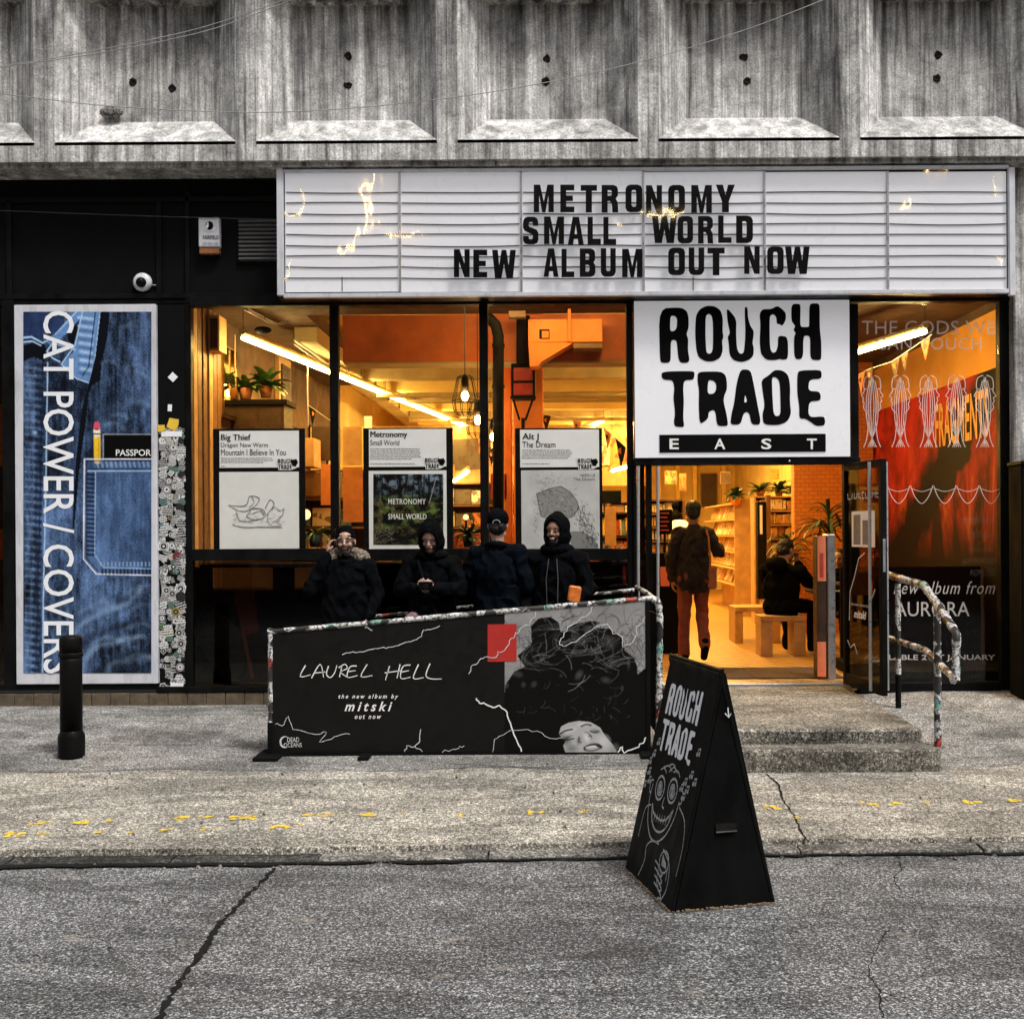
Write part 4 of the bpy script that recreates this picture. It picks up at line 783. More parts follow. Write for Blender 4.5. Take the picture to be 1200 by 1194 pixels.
mb = MB(); a = P(772, 720, 8.17); b_ = P(750, 712, 9.25); mb.add([a, b_, (b_.x, b_.y, .22), (a.x, a.y, .16), a+Vector((.012, 0, 0)), b_+Vector((.012, 0, 0)), (b_.x+.012, b_.y, .22), (a.x+.012, a.y, .16)], [(0, 1, 2, 3), (7, 6, 5, 4), (0, 4, 5, 1), (2, 6, 7, 3)]); mb.build('side_panel', M['black_matt'], sr)
rr_ = thing('rear_rail', 'low sticker-covered handrail running under the window behind the waiting people', 'rail', (P(580, 880, 9.55).x, -.45, .14))
stick_tube('top_rail', [P(420, 724, 9.55), P(745, 691, 9.55)], .015, rr_, 60, 7)
for x, y in ((424, 724), (540, 712), (740, 692)): mb = MB(); a = P(x, y, 9.55); mb.tube([a, (a.x, a.y, .10)], .015, 10); mb.build('post', M['black_paint'], rr_)
# banner print
u4 = lambda u, v: (300+u/2.449, 680+v/2.449)
def bp(x, y, h=0):
    yt = 717.5+(x-591)/168*-13.3; return bm_(x, yt+(y-702)/179*(881-yt), h+.006)
cv = Cv(591.5, 702, 757, 881, 1.6, (.24, .24, .24)); vn = vnoise(cv.h, cv.w, 5, 5, 5, 4); cv.a *= (.72+.7*vn)[..., None]*(1+.2*(rng.random((cv.h, cv.w, 1))-.5))
u6 = lambda u, v: (580+u/5.686, 690+v/5.686); P6 = lambda l: [u6(*p) for p in l]; K0 = (.004, .004, .004)
cv.poly(P6([(66, 600), (130, 500), (200, 470), (150, 390), (245, 300), (240, 180), (290, 130), (370, 125), (425, 170), (440, 245), (530, 190), (640, 172), (700, 190), (650, 225), (760, 235), (850, 310), (862, 390), (920, 440), (945, 500), (950, 560), (1022, 500), (1022, 1090), (60, 1090)]), K0)
rg = random.Random(21)
for (cx, cy, rx, ry, al, an) in ((200, 320, 60, 42, .5, -20), (560, 305, 75, 50, .42, 10), (620, 225, 50, 26, .55, -10), (760, 330, 70, 60, .38, 30), (770, 470, 40, 52, .35, 0), (560, 545, 30, 48, .5, 30), (740, 590, 50, 30, .35, 20), (260, 600, 26, 34, .3, 30), (190, 600, 22, 30, .3, 0), (75, 600, 22, 28, .5, 0), (150, 520, 50, 30, .4, 20), (890, 480, 16, 60, .4, 0), (850, 650, 12, 26, .3, 0), (440, 545, 14, 18, .3, 0)):
    x, y = u6(cx, cy); cv.blob(x, y, rx/5.686, ry/5.686, (.24, .24, .24), al*.55, 1.0, an)
def strand(x, y, a, L_, curl, wd, c, al, n=9):
    pts = [(x, y)]
    for i in range(n): a += curl/n+rg.uniform(-.12, .12); x += math.cos(a)*L_/n; y += math.sin(a)*L_/n; pts.append((x, y))
    cv.line(smooth_line(pts, 2), wd, c, al, .35)
for i in range(240):
    k = rg.choice([(260, 330), (540, 330), (620, 260), (760, 380), (880, 380), (700, 480), (400, 250)]); x, y = u6(k[0]+rg.gauss(0, 90), k[1]+rg.gauss(0, 80)); light = rg.random() < .38
    strand(x, y, rg.uniform(0, 6.28), rg.uniform(10, 34), rg.uniform(-2.6, 2.6), rg.uniform(.3, .9), (.3, .3, .3) if light else K0, rg.uniform(.15, .5) if light else .75)
for (cx, cy, r0) in ((600, 330, 110), (760, 400, 120), (330, 260, 110), (860, 520, 90), (480, 430, 120), (200, 420, 110)):    # locks curling round
    a1 = rg.uniform(0, 360); ex = rg.uniform(1.2, 2.2)
    for i in range(26):
        r = r0*rg.uniform(.5, 1.2); a0 = a1+rg.gauss(0, 26); pts = [u6(cx+rg.uniform(-10, 10)+ex*r*math.cos(R(a0+k*9))*(1+.05*k), cy+r*.6*math.sin(R(a0+k*9))*(1+.06*k)) for k in range(rg.randint(5, 9))]
        g_ = rg.uniform(.12, .5); cv.line(pts, rg.uniform(.3, .8), (g_, g_, g_) if i % 3 else K0, rg.uniform(.08, .28), .35)
for i in range(70):
    x, y = u6(rg.choice([250, 450, 700, 900, 950, 1000])+rg.gauss(0, 30), rg.uniform(180, 560)); strand(x, y, rg.uniform(-2.4, -.7), rg.uniform(8, 26), rg.uniform(-2, 2), .5, K0, .7)
for i in range(40):
    x, y = u6(rg.uniform(100, 900), rg.uniform(560, 850)); strand(x, y, rg.uniform(0, 3), rg.uniform(4, 12), 1, .5, (.2, .2, .2), rg.uniform(.08, .3))
fc = (.40, .40, .40)
cv.poly(P6([(425, 960), (440, 905), (490, 878), (560, 866), (640, 878), (700, 915), (735, 975), (790, 1040), (815, 1090), (470, 1090), (455, 1040), (470, 1010)]), fc)
for (cx, cy, rx, ry, c, al, an) in ((460, 1000, 70, 45, K0, .7, 30), (500, 930, 60, 26, (.62, .62, .62), .55, -15), (590, 890, 60, 22, (.65, .65, .65), .6, -5), (610, 985, 24, 50, (.66, .66, .66), .75, -20), (720, 1010, 60, 60, (.6, .6, .6), .6, 30), (560, 1005, 22, 40, K0, .6, 10), (510, 1060, 60, 40, (.08, .08, .08), .6, 0), (670, 940, 45, 20, (.1, .1, .1), .7, 15), (480, 985, 50, 16, (.03, .03, .03), .8, -25), (790, 1070, 40, 60, (.2, .2, .2), .5, 30)):
    x, y = u6(cx, cy); cv.blob(x, y, rx/5.686, ry/5.686, c, al, .8, an)
for p, wd, c in (([(430, 960), (470, 935), (515, 925)], 2.0, K0), ([(575, 905), (610, 892), (640, 900)], 1.8, K0), ([(450, 1000), (480, 1000), (525, 990)], 1.6, K0), ([(635, 940), (665, 950), (692, 940)], 1.5, K0), ([(560, 980), (558, 1010), (575, 1018)], 1.0, K0), ([(625, 975), (638, 970), (645, 985)], 1.2, K0), ([(600, 945), (625, 955), (640, 975)], 1.0, (.05, .05, .05)), ([(600, 1060), (640, 1040), (680, 1035), (705, 1050)], 4.0, K0), ([(610, 1056), (645, 1046), (670, 1046)], 2.0, (.7, .7, .7)), ([(600, 1072), (650, 1076), (700, 1060)], 2.2, (.12, .12, .12)), ([(595, 1050), (640, 1028), (690, 1028)], 1.2, (.1, .1, .1))):
    cv.line(smooth_line(P6(p), 5), wd, c, .95, .5)
cv.a = np.clip(cv.a, 0, 1); cv.build('banner_photograph', bp, ba, .45)
mb = MB(); x0, y0 = u4(665, 126); x1, y1 = u4(748, 233); mb.add([bm_(x0, y0, .010), bm_(x1, y0-.6, .010), bm_(x1, y1-.3, .010), bm_(x0, y1, .010)], [(0, 3, 2, 1)]); mb.build('red_square', M['red_print'], ba)
mb = MB()
for pts in ([(143, 243), (128, 275), (158, 270)], [(160, 280), (185, 240), (195, 278)], [(170, 265), (200, 262)], [(209, 245), (203, 268), (214, 278), (226, 265), (233, 243)], [(240, 277), (248, 243)], [(238, 250), (256, 240), (262, 252), (244, 262), (264, 278)], [(290, 245), (270, 248), (263, 277), (292, 272)], [(266, 261), (287, 258)], [(320, 240), (302, 275), (335, 272)], [(384, 245), (372, 285)], [(414, 240), (405, 280)], [(370, 265), (417, 258)], [(444, 242), (422, 247), (416, 280), (444, 277)], [(419, 262), (440, 258)], [(467, 240), (452, 280), (482, 278)], [(500, 238), (488, 272), (505, 282), (533, 282)]):
    ribbon(mb, smooth_line([u4(*p) for p in pts], 4), lambda t_: 1.5-.6*t_, bm_, .010)
tag(mb.build('handwritten_lettering', M['chalk_white'] if 'chalk_white' in M else simple('chalk_white', (.72, .72, .70), .7, 0, .2, 40), ba), kind='stuff')
for s_, x0, y0, x1, y1, bo in (('the new album by', 397, 813, 467, 819.5, .02), ('mitski', 404, 821.5, 460, 833, .02), ('out now', 416, 837, 447, 842, .02)): text(s_, x0, y0, x1, y1, bm_, M['white_ink'], ba, 'lettering', bo, .35, 1.5, h=.0105)
text('DEAD', 337, 863.5, 351, 869, bm_, M['chalk'], ba, h=.0105); text('OCEANS', 333, 870, 354, 875, bm_, M['chalk'], ba, h=.0105)
mb = MB(); ribbon(mb, ell(335, 869, 6, 6.5, 12, 70, 290), lambda t_: .5+1.8*math.sin(math.pi*t_), bm_, .0105); mb.build('label_emblem', M['chalk'], ba)
for pts, wd in (([(318, 125), (315, 135), (335, 143)], .7), ([(248, 212), (275, 205), (290, 208), (320, 200), (345, 195), (365, 192), (375, 196), (400, 188), (430, 178), (455, 172), (475, 158), (482, 143), (500, 140), (528, 130)], .8), ([(612, 270), (620, 245), (635, 238), (645, 222), (665, 218), (690, 222), (695, 205), (715, 200), (730, 175), (742, 155), (748, 150), (760, 135), (785, 125), (800, 105), (803, 88)], .8),
  ([(968, 72), (955, 95), (925, 115), (895, 135), (880, 160), (870, 185), (885, 188), (920, 175), (950, 150), (985, 128), (1010, 125), (1025, 150), (1050, 160), (1055, 190), (1080, 178), (1095, 150), (1090, 130), (1110, 120), (1120, 100)], .9), ([(632, 335), (640, 348), (660, 355), (680, 362), (700, 360), (715, 370), (725, 400), (738, 430), (752, 465), (762, 490)], 1.6),
  ([(678, 490), (682, 460), (700, 445), (730, 432), (780, 427), (820, 437), (850, 455), (880, 450)], .6), ([(54, 410), (75, 415), (88, 400), (95, 388), (105, 425), (130, 430), (155, 440), (178, 440), (205, 432), (182, 462), (210, 455), (235, 443), (270, 440)], .7), ([(473, 425), (470, 460), (455, 475), (432, 475), (428, 490)], .9), ([(455, 475), (478, 490)], .7), ([(535, 490), (560, 485), (580, 478), (598, 474)], .7), ([(1040, 490), (1050, 475), (1055, 492), (1090, 480), (1110, 465), (1120, 450)], 1.5)):
    pp = []; rg = random.Random(len(pts)*7+int(pts[0][0]))
    for a, b_ in zip(pts[:-1], pts[1:]):
        for k in range(3): t_ = k/3; pp.append(u4(a[0]+(b_[0]-a[0])*t_+rg.uniform(-3, 3), a[1]+(b_[1]-a[1])*t_+rg.uniform(-3, 3)))
    pp.append(u4(*pts[-1])); mb = MB(); ribbon(mb, pp, wd, bm_, .0125); mb.build('lightning_line', M['white_ink'] if wd > 1.2 else M['chalk'], ba)

# ============================================================ A-BOARD
L3, C3, R3 = Vector((.3655, -4.405, .004)), Vector((.525, -5.056, .004)), Vector((1.016, -4.942, .004)); AF, AN = Vector((.611, -4.3475, 1.0625)), Vector((.770, -4.999, 1.0625)); BK = L3+(R3-C3)
ab = thing('sandwich_board', 'black chalkboard A-board sign with ROUGH TRADE and a chalk cartoon face, standing on the road', 'A-board', tuple((L3+R3)/2))
nf = (C3-L3).cross(AF-L3).normalized(); nf = nf if nf.x < 0 else -nf
def am(u, v, h=0): a = AF.lerp(AN, u); b_ = L3.lerp(C3, u); return a.lerp(b_, v)+nf*h
def slab(name, q, n, t_, m, par, bev=.004):
    q = [Vector(p) for p in q]; mb = MB(); mb.add(q+[p-n*t_ for p in q], [tuple(range(len(q)))]+[tuple(range(2*len(q)-1, len(q)-1, -1))]+[(i, i+len(q), (i+1) % len(q)+len(q), (i+1) % len(q)) for i in range(len(q))]); me = mb.mesh(name, bev)
    bm = bmesh.new(); bm.from_mesh(me); bmesh.ops.recalc_face_normals(bm, faces=bm.faces); bm.to_mesh(me); bm.free(); return link(me, name, m, par)
black('board_black', .0035, .5, .06)
slab('front_board', [AF, AN, C3, L3], nf, .018, M['board_black'], ab)
ns = (R3-C3).cross(Vector((0, 0, 1))).normalized(); ns = ns if ns.y < 0 else -ns
ins = (BK-R3).normalized(); cx_ = C3-nf*.019
slab('side_panel', [AN-nf*.020+ins*.004, R3+ins*.004, C3-nf*.022+ins*.004], ns, .01, M['board_black'], ab, .002)
nb_ = (BK-R3).cross(AF-R3).normalized(); nb_ = nb_ if nb_.x > 0 else -nb_
slab('back_board', [AN, AF, BK, R3], nb_, .018, M['board_black'], ab)
mb = MB(); mb.tube([AF+Vector((0, 0, .004)), AN+Vector((0, 0, .004))], .011, 8); mb.build('hinge_bar', M['black_paint'], ab)
e1 = (R3-C3).normalized(); so_ = C3+e1*.195+Vector((0, 0, 1))*.34+ns*.006; sc_ = C3.lerp(R3, .5)
mb = MB(); mb.tube([so_+e1*.02, so_+e1*.12], .004, 6); mb.build('handle_slot_highlight', M['cable_dark'], ab)  # paler bar painting the highlight along the slot's lower edge
mb = MB(); a = so_+Vector((0, 0, .004)); mb.add([a+e1*.02-ns*.001, a+e1*.12-ns*.001, a+e1*.12+Vector((0, 0, .035))-ns*.001, a+e1*.02+Vector((0, 0, .035))-ns*.001], [(0, 1, 2, 3)]); mb.build('handle_slot', M['tar'], ab)
mb = MB(); 
for A_, B_ in ((L3, C3), (C3, R3)):
    rg = random.Random(4); n = 22
    for i in range(n):
        p = A_.lerp(B_, (i+.5)/n); s = rg.uniform(.004, .012); mb.box(p.x-s, p.x+s, p.y-s, p.y+s, 0, rg.uniform(.004, .010))
tag(mb.build('worn_edge', simple('raw_edge', (.16, .12, .07), .9, 0, .5, 60), ab), kind='stuff')
logo(.13, .105, .80, .425, am, M['card_white'], ab, .003)
mb = MB(); ck = lambda pts, wd=.010, sm=4: ribbon(mb, smooth_line(pts, sm) if sm > 1 else pts, wd, lambda x, y, h: am(x, y, h), .003)
for cx, cy in ((.36, .575), (.60, .555)):
    ck(ell(cx, cy, .085, .052, 22), .011, 1); ck([(cx+.055*(1-t_/22)*math.cos(t_*.8), cy+.036*(1-t_/22)*math.sin(t_*.8)) for t_ in range(22)], .010, 2); ck(ell(cx, cy, .010, .006, 6), .014, 1)
ck([(.21, .575), (.20, .64), (.25, .73), (.36, .79), (.50, .795), (.64, .745), (.73, .66), (.76, .58)], .009)
ck([(.28, .655), (.34, .69), (.48, .70), (.60, .68), (.69, .625)], .010); ck([(.28, .655), (.32, .715), (.42, .75), (.54, .745), (.64, .70), (.69, .625)], .010)
for i in range(8): t_ = i/7; ck([(.32+.34*t_, .685-.03*t_*t_), (.33+.31*t_, .725-.02*t_)], .007, 1)
ck([(.48, .60), (.47, .64), (.51, .645)], .009); ck(ell(.19, .59, .035, .03, 8, 60, 300), .008, 1); ck(ell(.77, .56, .035, .03, 8, -120, 120), .008, 1)
for a in ([(.30, .50), (.36, .485), (.42, .50)], [(.34, .485), (.44, .465), (.52, .48)], [(.46, .49), (.54, .46), (.62, .475)], [(.55, .48), (.62, .465), (.68, .485)], [(.42, .47), (.50, .45), (.56, .455)]): ck(a, .007)
ck([(.14, .83), (.16, .70), (.26, .665)], .007); ck([(.78, .60), (.92, .64), (.98, .74), (.97, .86)], .007)
ck([(.30, .98), (.36, .90), (.34, .84), (.44, .80), (.56, .795)], .008); ck([(.66, .80), (.82, .84), (.86, .93), (.80, .995)], .008)
ck(ell(.72, .845, .085, .045, 16), .010, 1); ck([(.64, .85), (.66, .93), (.72, .96)], .008); ck([(.80, .855), (.82, .91)], .008)
for i in range(4): y = .865+i*.028; ck([(.56+i*.02, y), (.66+i*.02, y+.012), (.74+i*.02, y+.034), (.68+i*.02, y+.044)], .008)
for i in range(7): ck([(.68+.012*i, .82+.004*i), (.69+.014*i, .865)], .010, 1)
for x, y in ((.09, .46), (.04, .50), (.07, .545), (.11, .58), (.03, .61), (.90, .36), (.86, .46), (.94, .48), (.78, .50), (.84, .525), (.74, .53), (.80, .56), (.13, .40)):
    ck([(x, y), (x, y-.022), (x+.035, y-.027), (x+.035, y-.004)], .009, 1); ck(ell(x-.010, y, .012, .005, 6), .010, 1); ck(ell(x+.025, y-.004, .012, .005, 6), .010, 1)
tag(mb.build('chalk_drawing', simple('chalk_dim', (.42, .42, .42), .95, 0, .45, 70), ab), kind='stuff')
mb = MB(); p0 = AN.lerp(R3, .17)+ns*.008-e1*.02
sm3 = lambda x, y, h: p0+e1*x+Vector((0, 0, y))+ns*h
ribbon(mb, [(0, .02), (.004, -.02)], .006, sm3, .001); ribbon(mb, [(-.014, -.004), (.004, -.024), (.016, -.006)], .005, sm3, .001); tag(mb.build('chalk_mark', M['chalk'], ab), kind='stuff')

# ============================================================ BOLLARD, HANDRAIL
bo = thing('bollard', 'black cast iron bollard with a flared base in front of the jeans poster', 'bollard', (-3.52, 8.13-10, pave_z(-3.5, -1.87)))
c0 = bo.location; hgt = .895
q = MB(); q.lathe(tuple(c0), [(.092, 0), (.094, .02), (.094, .155), (.088, .175), (.080, .19), (.078, .2)], 28); q.build('base_collar', M['black_paint'], bo)
q = MB(); q.lathe(tuple(c0), [(.078, .2), (.077, .70), (.077, .735)], 28); q.build('shaft', M['black_paint'], bo)
q = MB(); q.lathe(tuple(c0), [(.079, .735), (.084, .74), (.084, .765), (.080, .77)], 28); q.build('ring', M['black_gloss'], bo)
q = MB(); q.lathe(tuple(c0), [(.079, .77), (.079, hgt-.03), (.074, hgt-.008), (.05, hgt)], 28); q.build('cap', M['black_paint'], bo)
hr = thing('handrail', 'tubular handrail plastered with white stickers beside the entrance steps', 'handrail', (2.95, -1.2, .18))
A1, A2, A3, A4 = P(1037, 672, 9.85), P(1052, 677, 9.4), P(1083, 686, 8.55), P(1121, 742, 7.75); A5 = P(1120, 797, 7.75)
stick_tube('top_rail', [A1, A2, A3, A3.lerp(A4, .9), A4, A4.lerp(A5, .15), A5], .030, hr, 70, 11, .1)
B1_, B2_ = P(1040, 747, 9.75), P(1085, 762, 8.6)
stick_tube('lower_rail', [B1_, B2_, B2_.lerp(A5, .92), A5+Vector((-.01, .02, -.01))], .026, hr, 60, 12, .1)
stick_tube('post', [A2+Vector((.0, 0, -.05)), P(1052.5, 790, 9.4)], .024, hr, 40, 13, .08)
a = P(1052.5, 790, 9.4); mb = MB(); mb.tube([a, (a.x, a.y, pave_z(3, -.6)-.01)], .024, 12); mb.build('post_foot', M['black_paint'], hr)
t_ = A3.lerp(A4, .42); a = Vector((t_.x, t_.y, t_.z-.02)); z_ = pave_z(2.9, t_.y); stick_tube('post', [a, Vector((a.x, a.y, z_+.28))], .027, hr, 40, 14, .08); mb = MB(); mb.tube([(a.x, a.y, z_+.28), (a.x, a.y, z_-.01)], .027, 12); mb.build('post_foot', M['stickered_tube'], hr)

# ============================================================ OPEN DOOR AND FIXED DOOR LEAF
def leafmap(h0, h1):    # u along the leaf, v up; n points to the side seen from the camera
    h0 = Vector(h0); h1 = Vector(h1); e = h1-h0; e.z = 0; L_ = e.length; e.normalize(); n = Vector((-e.y, e.x, 0)); n = n if n.x < 0 else -n
    return (lambda u, z, h=0: Vector((h0.x, h0.y, 0))+e*u+Vector((0, 0, z))+n*h), L_
dm, DL = leafmap((2.635, -.07, 0), (2.755, -.84, 0)); dz0, dz1 = .325, 2.285
dr = thing('open_glass_door', 'black framed glass door standing open at the right of the entrance', 'door', (2.69, -.45, dz0))
def dbox(name, u0, u1, z0, z1, h0, h1, m, dm=dm, par=dr, bev=.003):
    v = [dm(u, z, h) for u in (u0, u1) for z in (z0, z1) for h in (h0, h1)]; q = MB(); q.add(v, [(0, 1, 3, 2), (4, 6, 7, 5), (0, 4, 5, 1), (2, 3, 7, 6), (0, 2, 6, 4), (1, 5, 7, 3)]); return q.build(name, m, par, bev)
dbox('stile', 0, .05, dz0, dz1, -.025, .025, M['black_paint']); dbox('stile', DL-.05, DL, dz0, dz1, -.025, .025, M['black_paint'])
dbox('rail', .052, DL-.052, dz1-.06, dz1, -.024, .024, M['black_paint']); dbox('rail', .052, DL-.052, dz0, dz0+.10, -.024, .024, M['black_paint'])
dbox('glass_pane', .052, DL-.052, dz0+.102, dz1-.062, -.004, .004, M['glass_brown'], bev=0)
dbox('lock_plate', DL-.0, DL+.004, 1.35, 1.62, -.012, .012, M['alu'])
for s in (1, -1): q = MB(); q.tube([dm(DL-.11, dz0+.03, s*.075), dm(DL-.11, dz1-.02, s*.075)], .014, 10); q.build('pull_bar', M['steel'], dr)
for z in (.6, 2.0):
    q = MB(); q.tube([dm(DL-.11, z, -.075), dm(DL-.11, z, .075)], .008, 8); q.build('bar_fixing', M['steel'], dr)
dbox('notice', .16, .62, 1.55, 1.86, .005, .006, M['card_white'], bev=0); dbox('notice_print', .20, .34, 1.57, 1.83, .0062, .0068, M['ink_grey'], bev=0); dbox('notice_print', .38, .50, 1.57, 1.78, .0062, .0068, M['ink_grey'], bev=0)
dp = lambda u, z, h=0: dm(u, z, h+.006)
mb = MB()
for pts in ([(.08, 2.02), (.09, 1.97), (.14, 1.97)], [(.16, 1.97), (.18, 2.02), (.20, 1.97)], [(.22, 2.02), (.23, 1.97), (.27, 1.98), (.28, 2.02)], [(.30, 1.97), (.30, 2.02), (.34, 2.0), (.31, 1.99), (.35, 1.97)], [(.42, 2.02), (.38, 2.02), (.38, 1.97), (.42, 1.97)], [(.44, 2.02), (.45, 1.97), (.49, 1.97)], [(.58, 2.02), (.57, 1.97)], [(.63, 2.02), (.63, 1.97)], [(.57, 1.995), (.63, 2.0)], [(.66, 2.02), (.66, 1.97), (.71, 1.97)], [(.10, .9), (.12, 1.15), (.22, 1.3), (.3, 1.45), (.42, 1.5)], [(.06, .72), (.12, .66), (.2, .7), (.26, .62)], [(.5, .95), (.54, 1.1), (.62, 1.2)]): ribbon(mb, pts, .012, dp, .001)
tag(mb.build('handwritten_lettering', M['chalk'], dr), kind='stuff')
text('the new album by', .14, 1.03, .5, 1.06, lambda x, y, h: dp(x, 2.09-y, h), M['chalk'], dr); text('mitski', .2, .95+.14, .45, 1.02+.14, lambda x, y, h: dp(x, 2.09-y, h), M['white_ink'], dr, 'lettering', .03, .3)
dbox('red_tag', .50, .57, 1.16, 1.26, .0065, .008, M['red_plastic'])
dl = thing('fixed_glass_door', 'narrow closed glass door leaf with upright steel pull bars at the left of the entrance', 'door', (.86, -.05, .3))
for q_ in ((742.5, 545.5, 746, 803), (757.5, 545.5, 764, 803)): mb = MB(); mb.pbox(*q_, 10, .05, .02); mb.build('stile', M['black_paint'], dl, .003)
mb = MB(); mb.pbox(746.3, 545.5, 757.2, 803, 10, .01, .0); mb.build('glass_pane', M['glass_brown'], dl)
mb = MB(); mb.pbox(750, 545.5, 756, 803, 10, -.02, .04); mb.build('wooden_jamb', M['wood'], dl)
for x in (748, 771): mb = MB(); mb.tube([P(x, 546, 9.88), P(x, 802, 9.88)], .014, 10); mb.build('pull_bar', M['steel'], dl)

# ============================================================ ALBUM DISPLAYS IN THE WINDOWS
def display(label, bx, card, art, title, lines, fine, name='album_display'):
    t = thing(name, label, 'display board', (P((bx[0]+bx[2])/2, bx[3], 10.05).x, .03, P(0, bx[3], 10.05).z), 'album display boards in the windows')
    mb = MB(); mb.pbox(*bx, 10.03, .0, .02); mb.build('backing_board', M['black_matt'], t, .002)
    mb = MB(); mb.pbox(*card, 10.03, .008, -.001); mb.build('title_card', M['card_white'], t)
    mb = MB(); mb.pbox(*art, 10.03, .008, -.001); mb.build('art_panel', M['paper_white'], t)
    m1 = fmap(10.03-.008)
    for o_ in (0, .45): text(title[0], title[1][0]+o_, title[1][1], title[1][2]+o_, title[1][3], m1, M['ink'], t, 'lettering', h=.003+o_*.001)
    for s_, b_ in lines: text(s_, *b_, m1, M['ink'], t)
    mb = MB(); rg = random.Random(int(bx[0]))
    for (x0, y0, x1, n) in fine:
        for i in range(n):
            x = x0; y = y0+i*2.35; xe = x1-rg.uniform(0, 12)*(i == n-1)-rg.uniform(0, 3)
            while x < xe: l_ = rg.uniform(1.2, 4.5); ribbon(mb, [(x, y), (min(x+l_, xe), y-ROLL*l_)], .75, m1, .003); x += l_+.8
    tag(mb.build('small_print', M['ink_grey'], t), kind='stuff')
    x, y = card[2], card[3]; mb = MB(); rg = random.Random(3)
    mb.add([m1(x-27, y-12, .003), m1(x-5, y-12.5, .003), m1(x-1, y-6, .003), m1(x-3, y+.5, .003), m1(x-9, y+3, .003), m1(x-24, y+3, .003)], [(0, 1, 2, 3, 4, 5)]); mb.build('logo_patch', M['card_white'], t)
    logo(x-25, y-10.5, x-8, y+2.5, m1, M['ink'], t, .005)
    mb = MB(); mb.add([m1(x-9, y-9, .005), m1(x-3, y-10, .005), m1(x-1, y-6, .005), m1(x-4, y-1, .005), m1(x-8, y-2, .005)], [(0, 1, 2, 3, 4)]); mb.build('logo', M['ink'], t)
    return t, m1
t1, m1 = display('black window display with BIG THIEF title card over a pencil sketch, left window', (250, 502.5, 357.5, 653), (257.5, 505, 350.5, 548), (257.5, 553, 350.5, 646), ('Big Thief', (259, 509, 293.5, 518)), [('Dragon New Warm', (259, 519, 314, 525.5)), ('Mountain I Believe In You', (259, 526.5, 335, 533.5))], [(259, 537, 322, 3), (259, 546.5, 274, 1)])
mb = MB(); rg = random.Random(31); cr4 = lambda p: [(220+a/3.412, 350+b_/3.412) for a, b_ in p]
for pts in ([(165, 825), (230, 828), (250, 790), (285, 800), (270, 830), (230, 850), (195, 845), (165, 825)], [(250, 850), (235, 870), (270, 885), (310, 870), (300, 845), (260, 840), (250, 850)], [(195, 850), (205, 885), (240, 892), (290, 880)], [(310, 840), (330, 805), (345, 820), (335, 845)], [(320, 860), (345, 835), (370, 850), (385, 840), (375, 870), (350, 890), (378, 905), (340, 908), (320, 890), (320, 860)], [(180, 905), (230, 915), (300, 912), (380, 915)], [(255, 790), (265, 815), (245, 835)], [(260, 860), (290, 850), (305, 865)]):
    for k in range(3): ribbon(mb, smooth_line([(x+rg.uniform(-.8, .8), y+rg.uniform(-.8, .8)) for x, y in cr4(pts)], 4), rg.uniform(.25, .55), m1, .003+.0002*k)
for i in range(60): x = rg.uniform(270, 333); y = rg.gauss(608, 4); ribbon(mb, [(x, y), (x+rg.uniform(1, 5), y-rg.uniform(0, 3))], .3, m1, .0035)
tag(mb.build('pencil_sketch', M['pencil'] if 'pencil' in M else simple('pencil', (.22, .22, .22), .8, 0, .3), t1), kind='stuff')
t2, m2 = display('black window display with METRONOMY title card over a dark woodland photograph, middle window', (426, 501.5, 531, 651), (432.5, 503, 523, 547), (432.5, 551.5, 523.5, 643), ('Metronomy', (434, 505.5, 477, 514.5)), [('Small World', (434, 515.5, 468, 522))], [(434, 526, 494, 6), (434, 543.5, 492, 1)])
cv = Cv(437.5, 555.5, 519.5, 638.5, 2.2, (0, 0, 0)); a = vnoise(cv.h, cv.w, 7, 6, 11, 5, .7); b_ = vnoise(cv.h, cv.w, 14, 10, 12, 4, .7); g = (cv.Y-555)/83
base = np.zeros((cv.h, cv.w, 3)); dn = np.clip((a-.48)*4, 0, 1); up = np.clip((b_-.5)*5, 0, 1)
base += (dn*(g > .3))[..., None]*np.array((.10, .15, .035))+(up*(g > .35)*.5)[..., None]*np.array((.16, .13, .05)); base += (np.clip((b_-.47)*5, 0, 1)*np.clip(1-g*2.6, 0, 1))[..., None]*np.array((.24, .32, .42)); base += .006; base *= (.35+1.3*rng.random((cv.h, cv.w)))[..., None]; cv.a = base
rg = random.Random(6)
for i in range(26): x = rg.uniform(438, 519); cv.line([(x, 556), (x+rg.uniform(-4, 4), rg.uniform(575, 590))], rg.uniform(.6, 2.4), (.004, .005, .004), .9)
cv.line([(511, 560), (507, 575), (503, 590)], .8, (.5, .5, .5), .7); cv.line([(500, 600), (485, 603), (515, 597)], 1.5, (.18, .28, .06), .6)
for i in range(60): x, y = rg.uniform(438, 460), rg.uniform(618, 637); cv.line([(x, y), (x+rg.uniform(-4, 4), y+rg.uniform(-4, 1))], .6, (.28, .26, .2), .5)
cv.a = np.clip(cv.a, 0, 1); cv.build('woodland_photograph', m2, t2, .35, .002)
text('METRONOMY', 455, 584.5, 499, 591, m2, M['white_ink'], t2, bold=.01, h=.005, space=1.1); text('SMALL WORLD', 455, 602, 500, 608.5, m2, M['white_ink'], t2, bold=.01, h=.005)
t3, m3 = display('black window display with ALT J title card over a stippled ink drawing, right window', (604, 501.5, 706, 652), (609.5, 503.5, 702, 547.5), (611, 551, 702.5, 643), ('Alt J', (612, 508, 631, 517)), [('The Dream', (612, 517.5, 651, 524.5))], [(612, 527.5, 671, 5), (612, 543.5, 646, 1)])
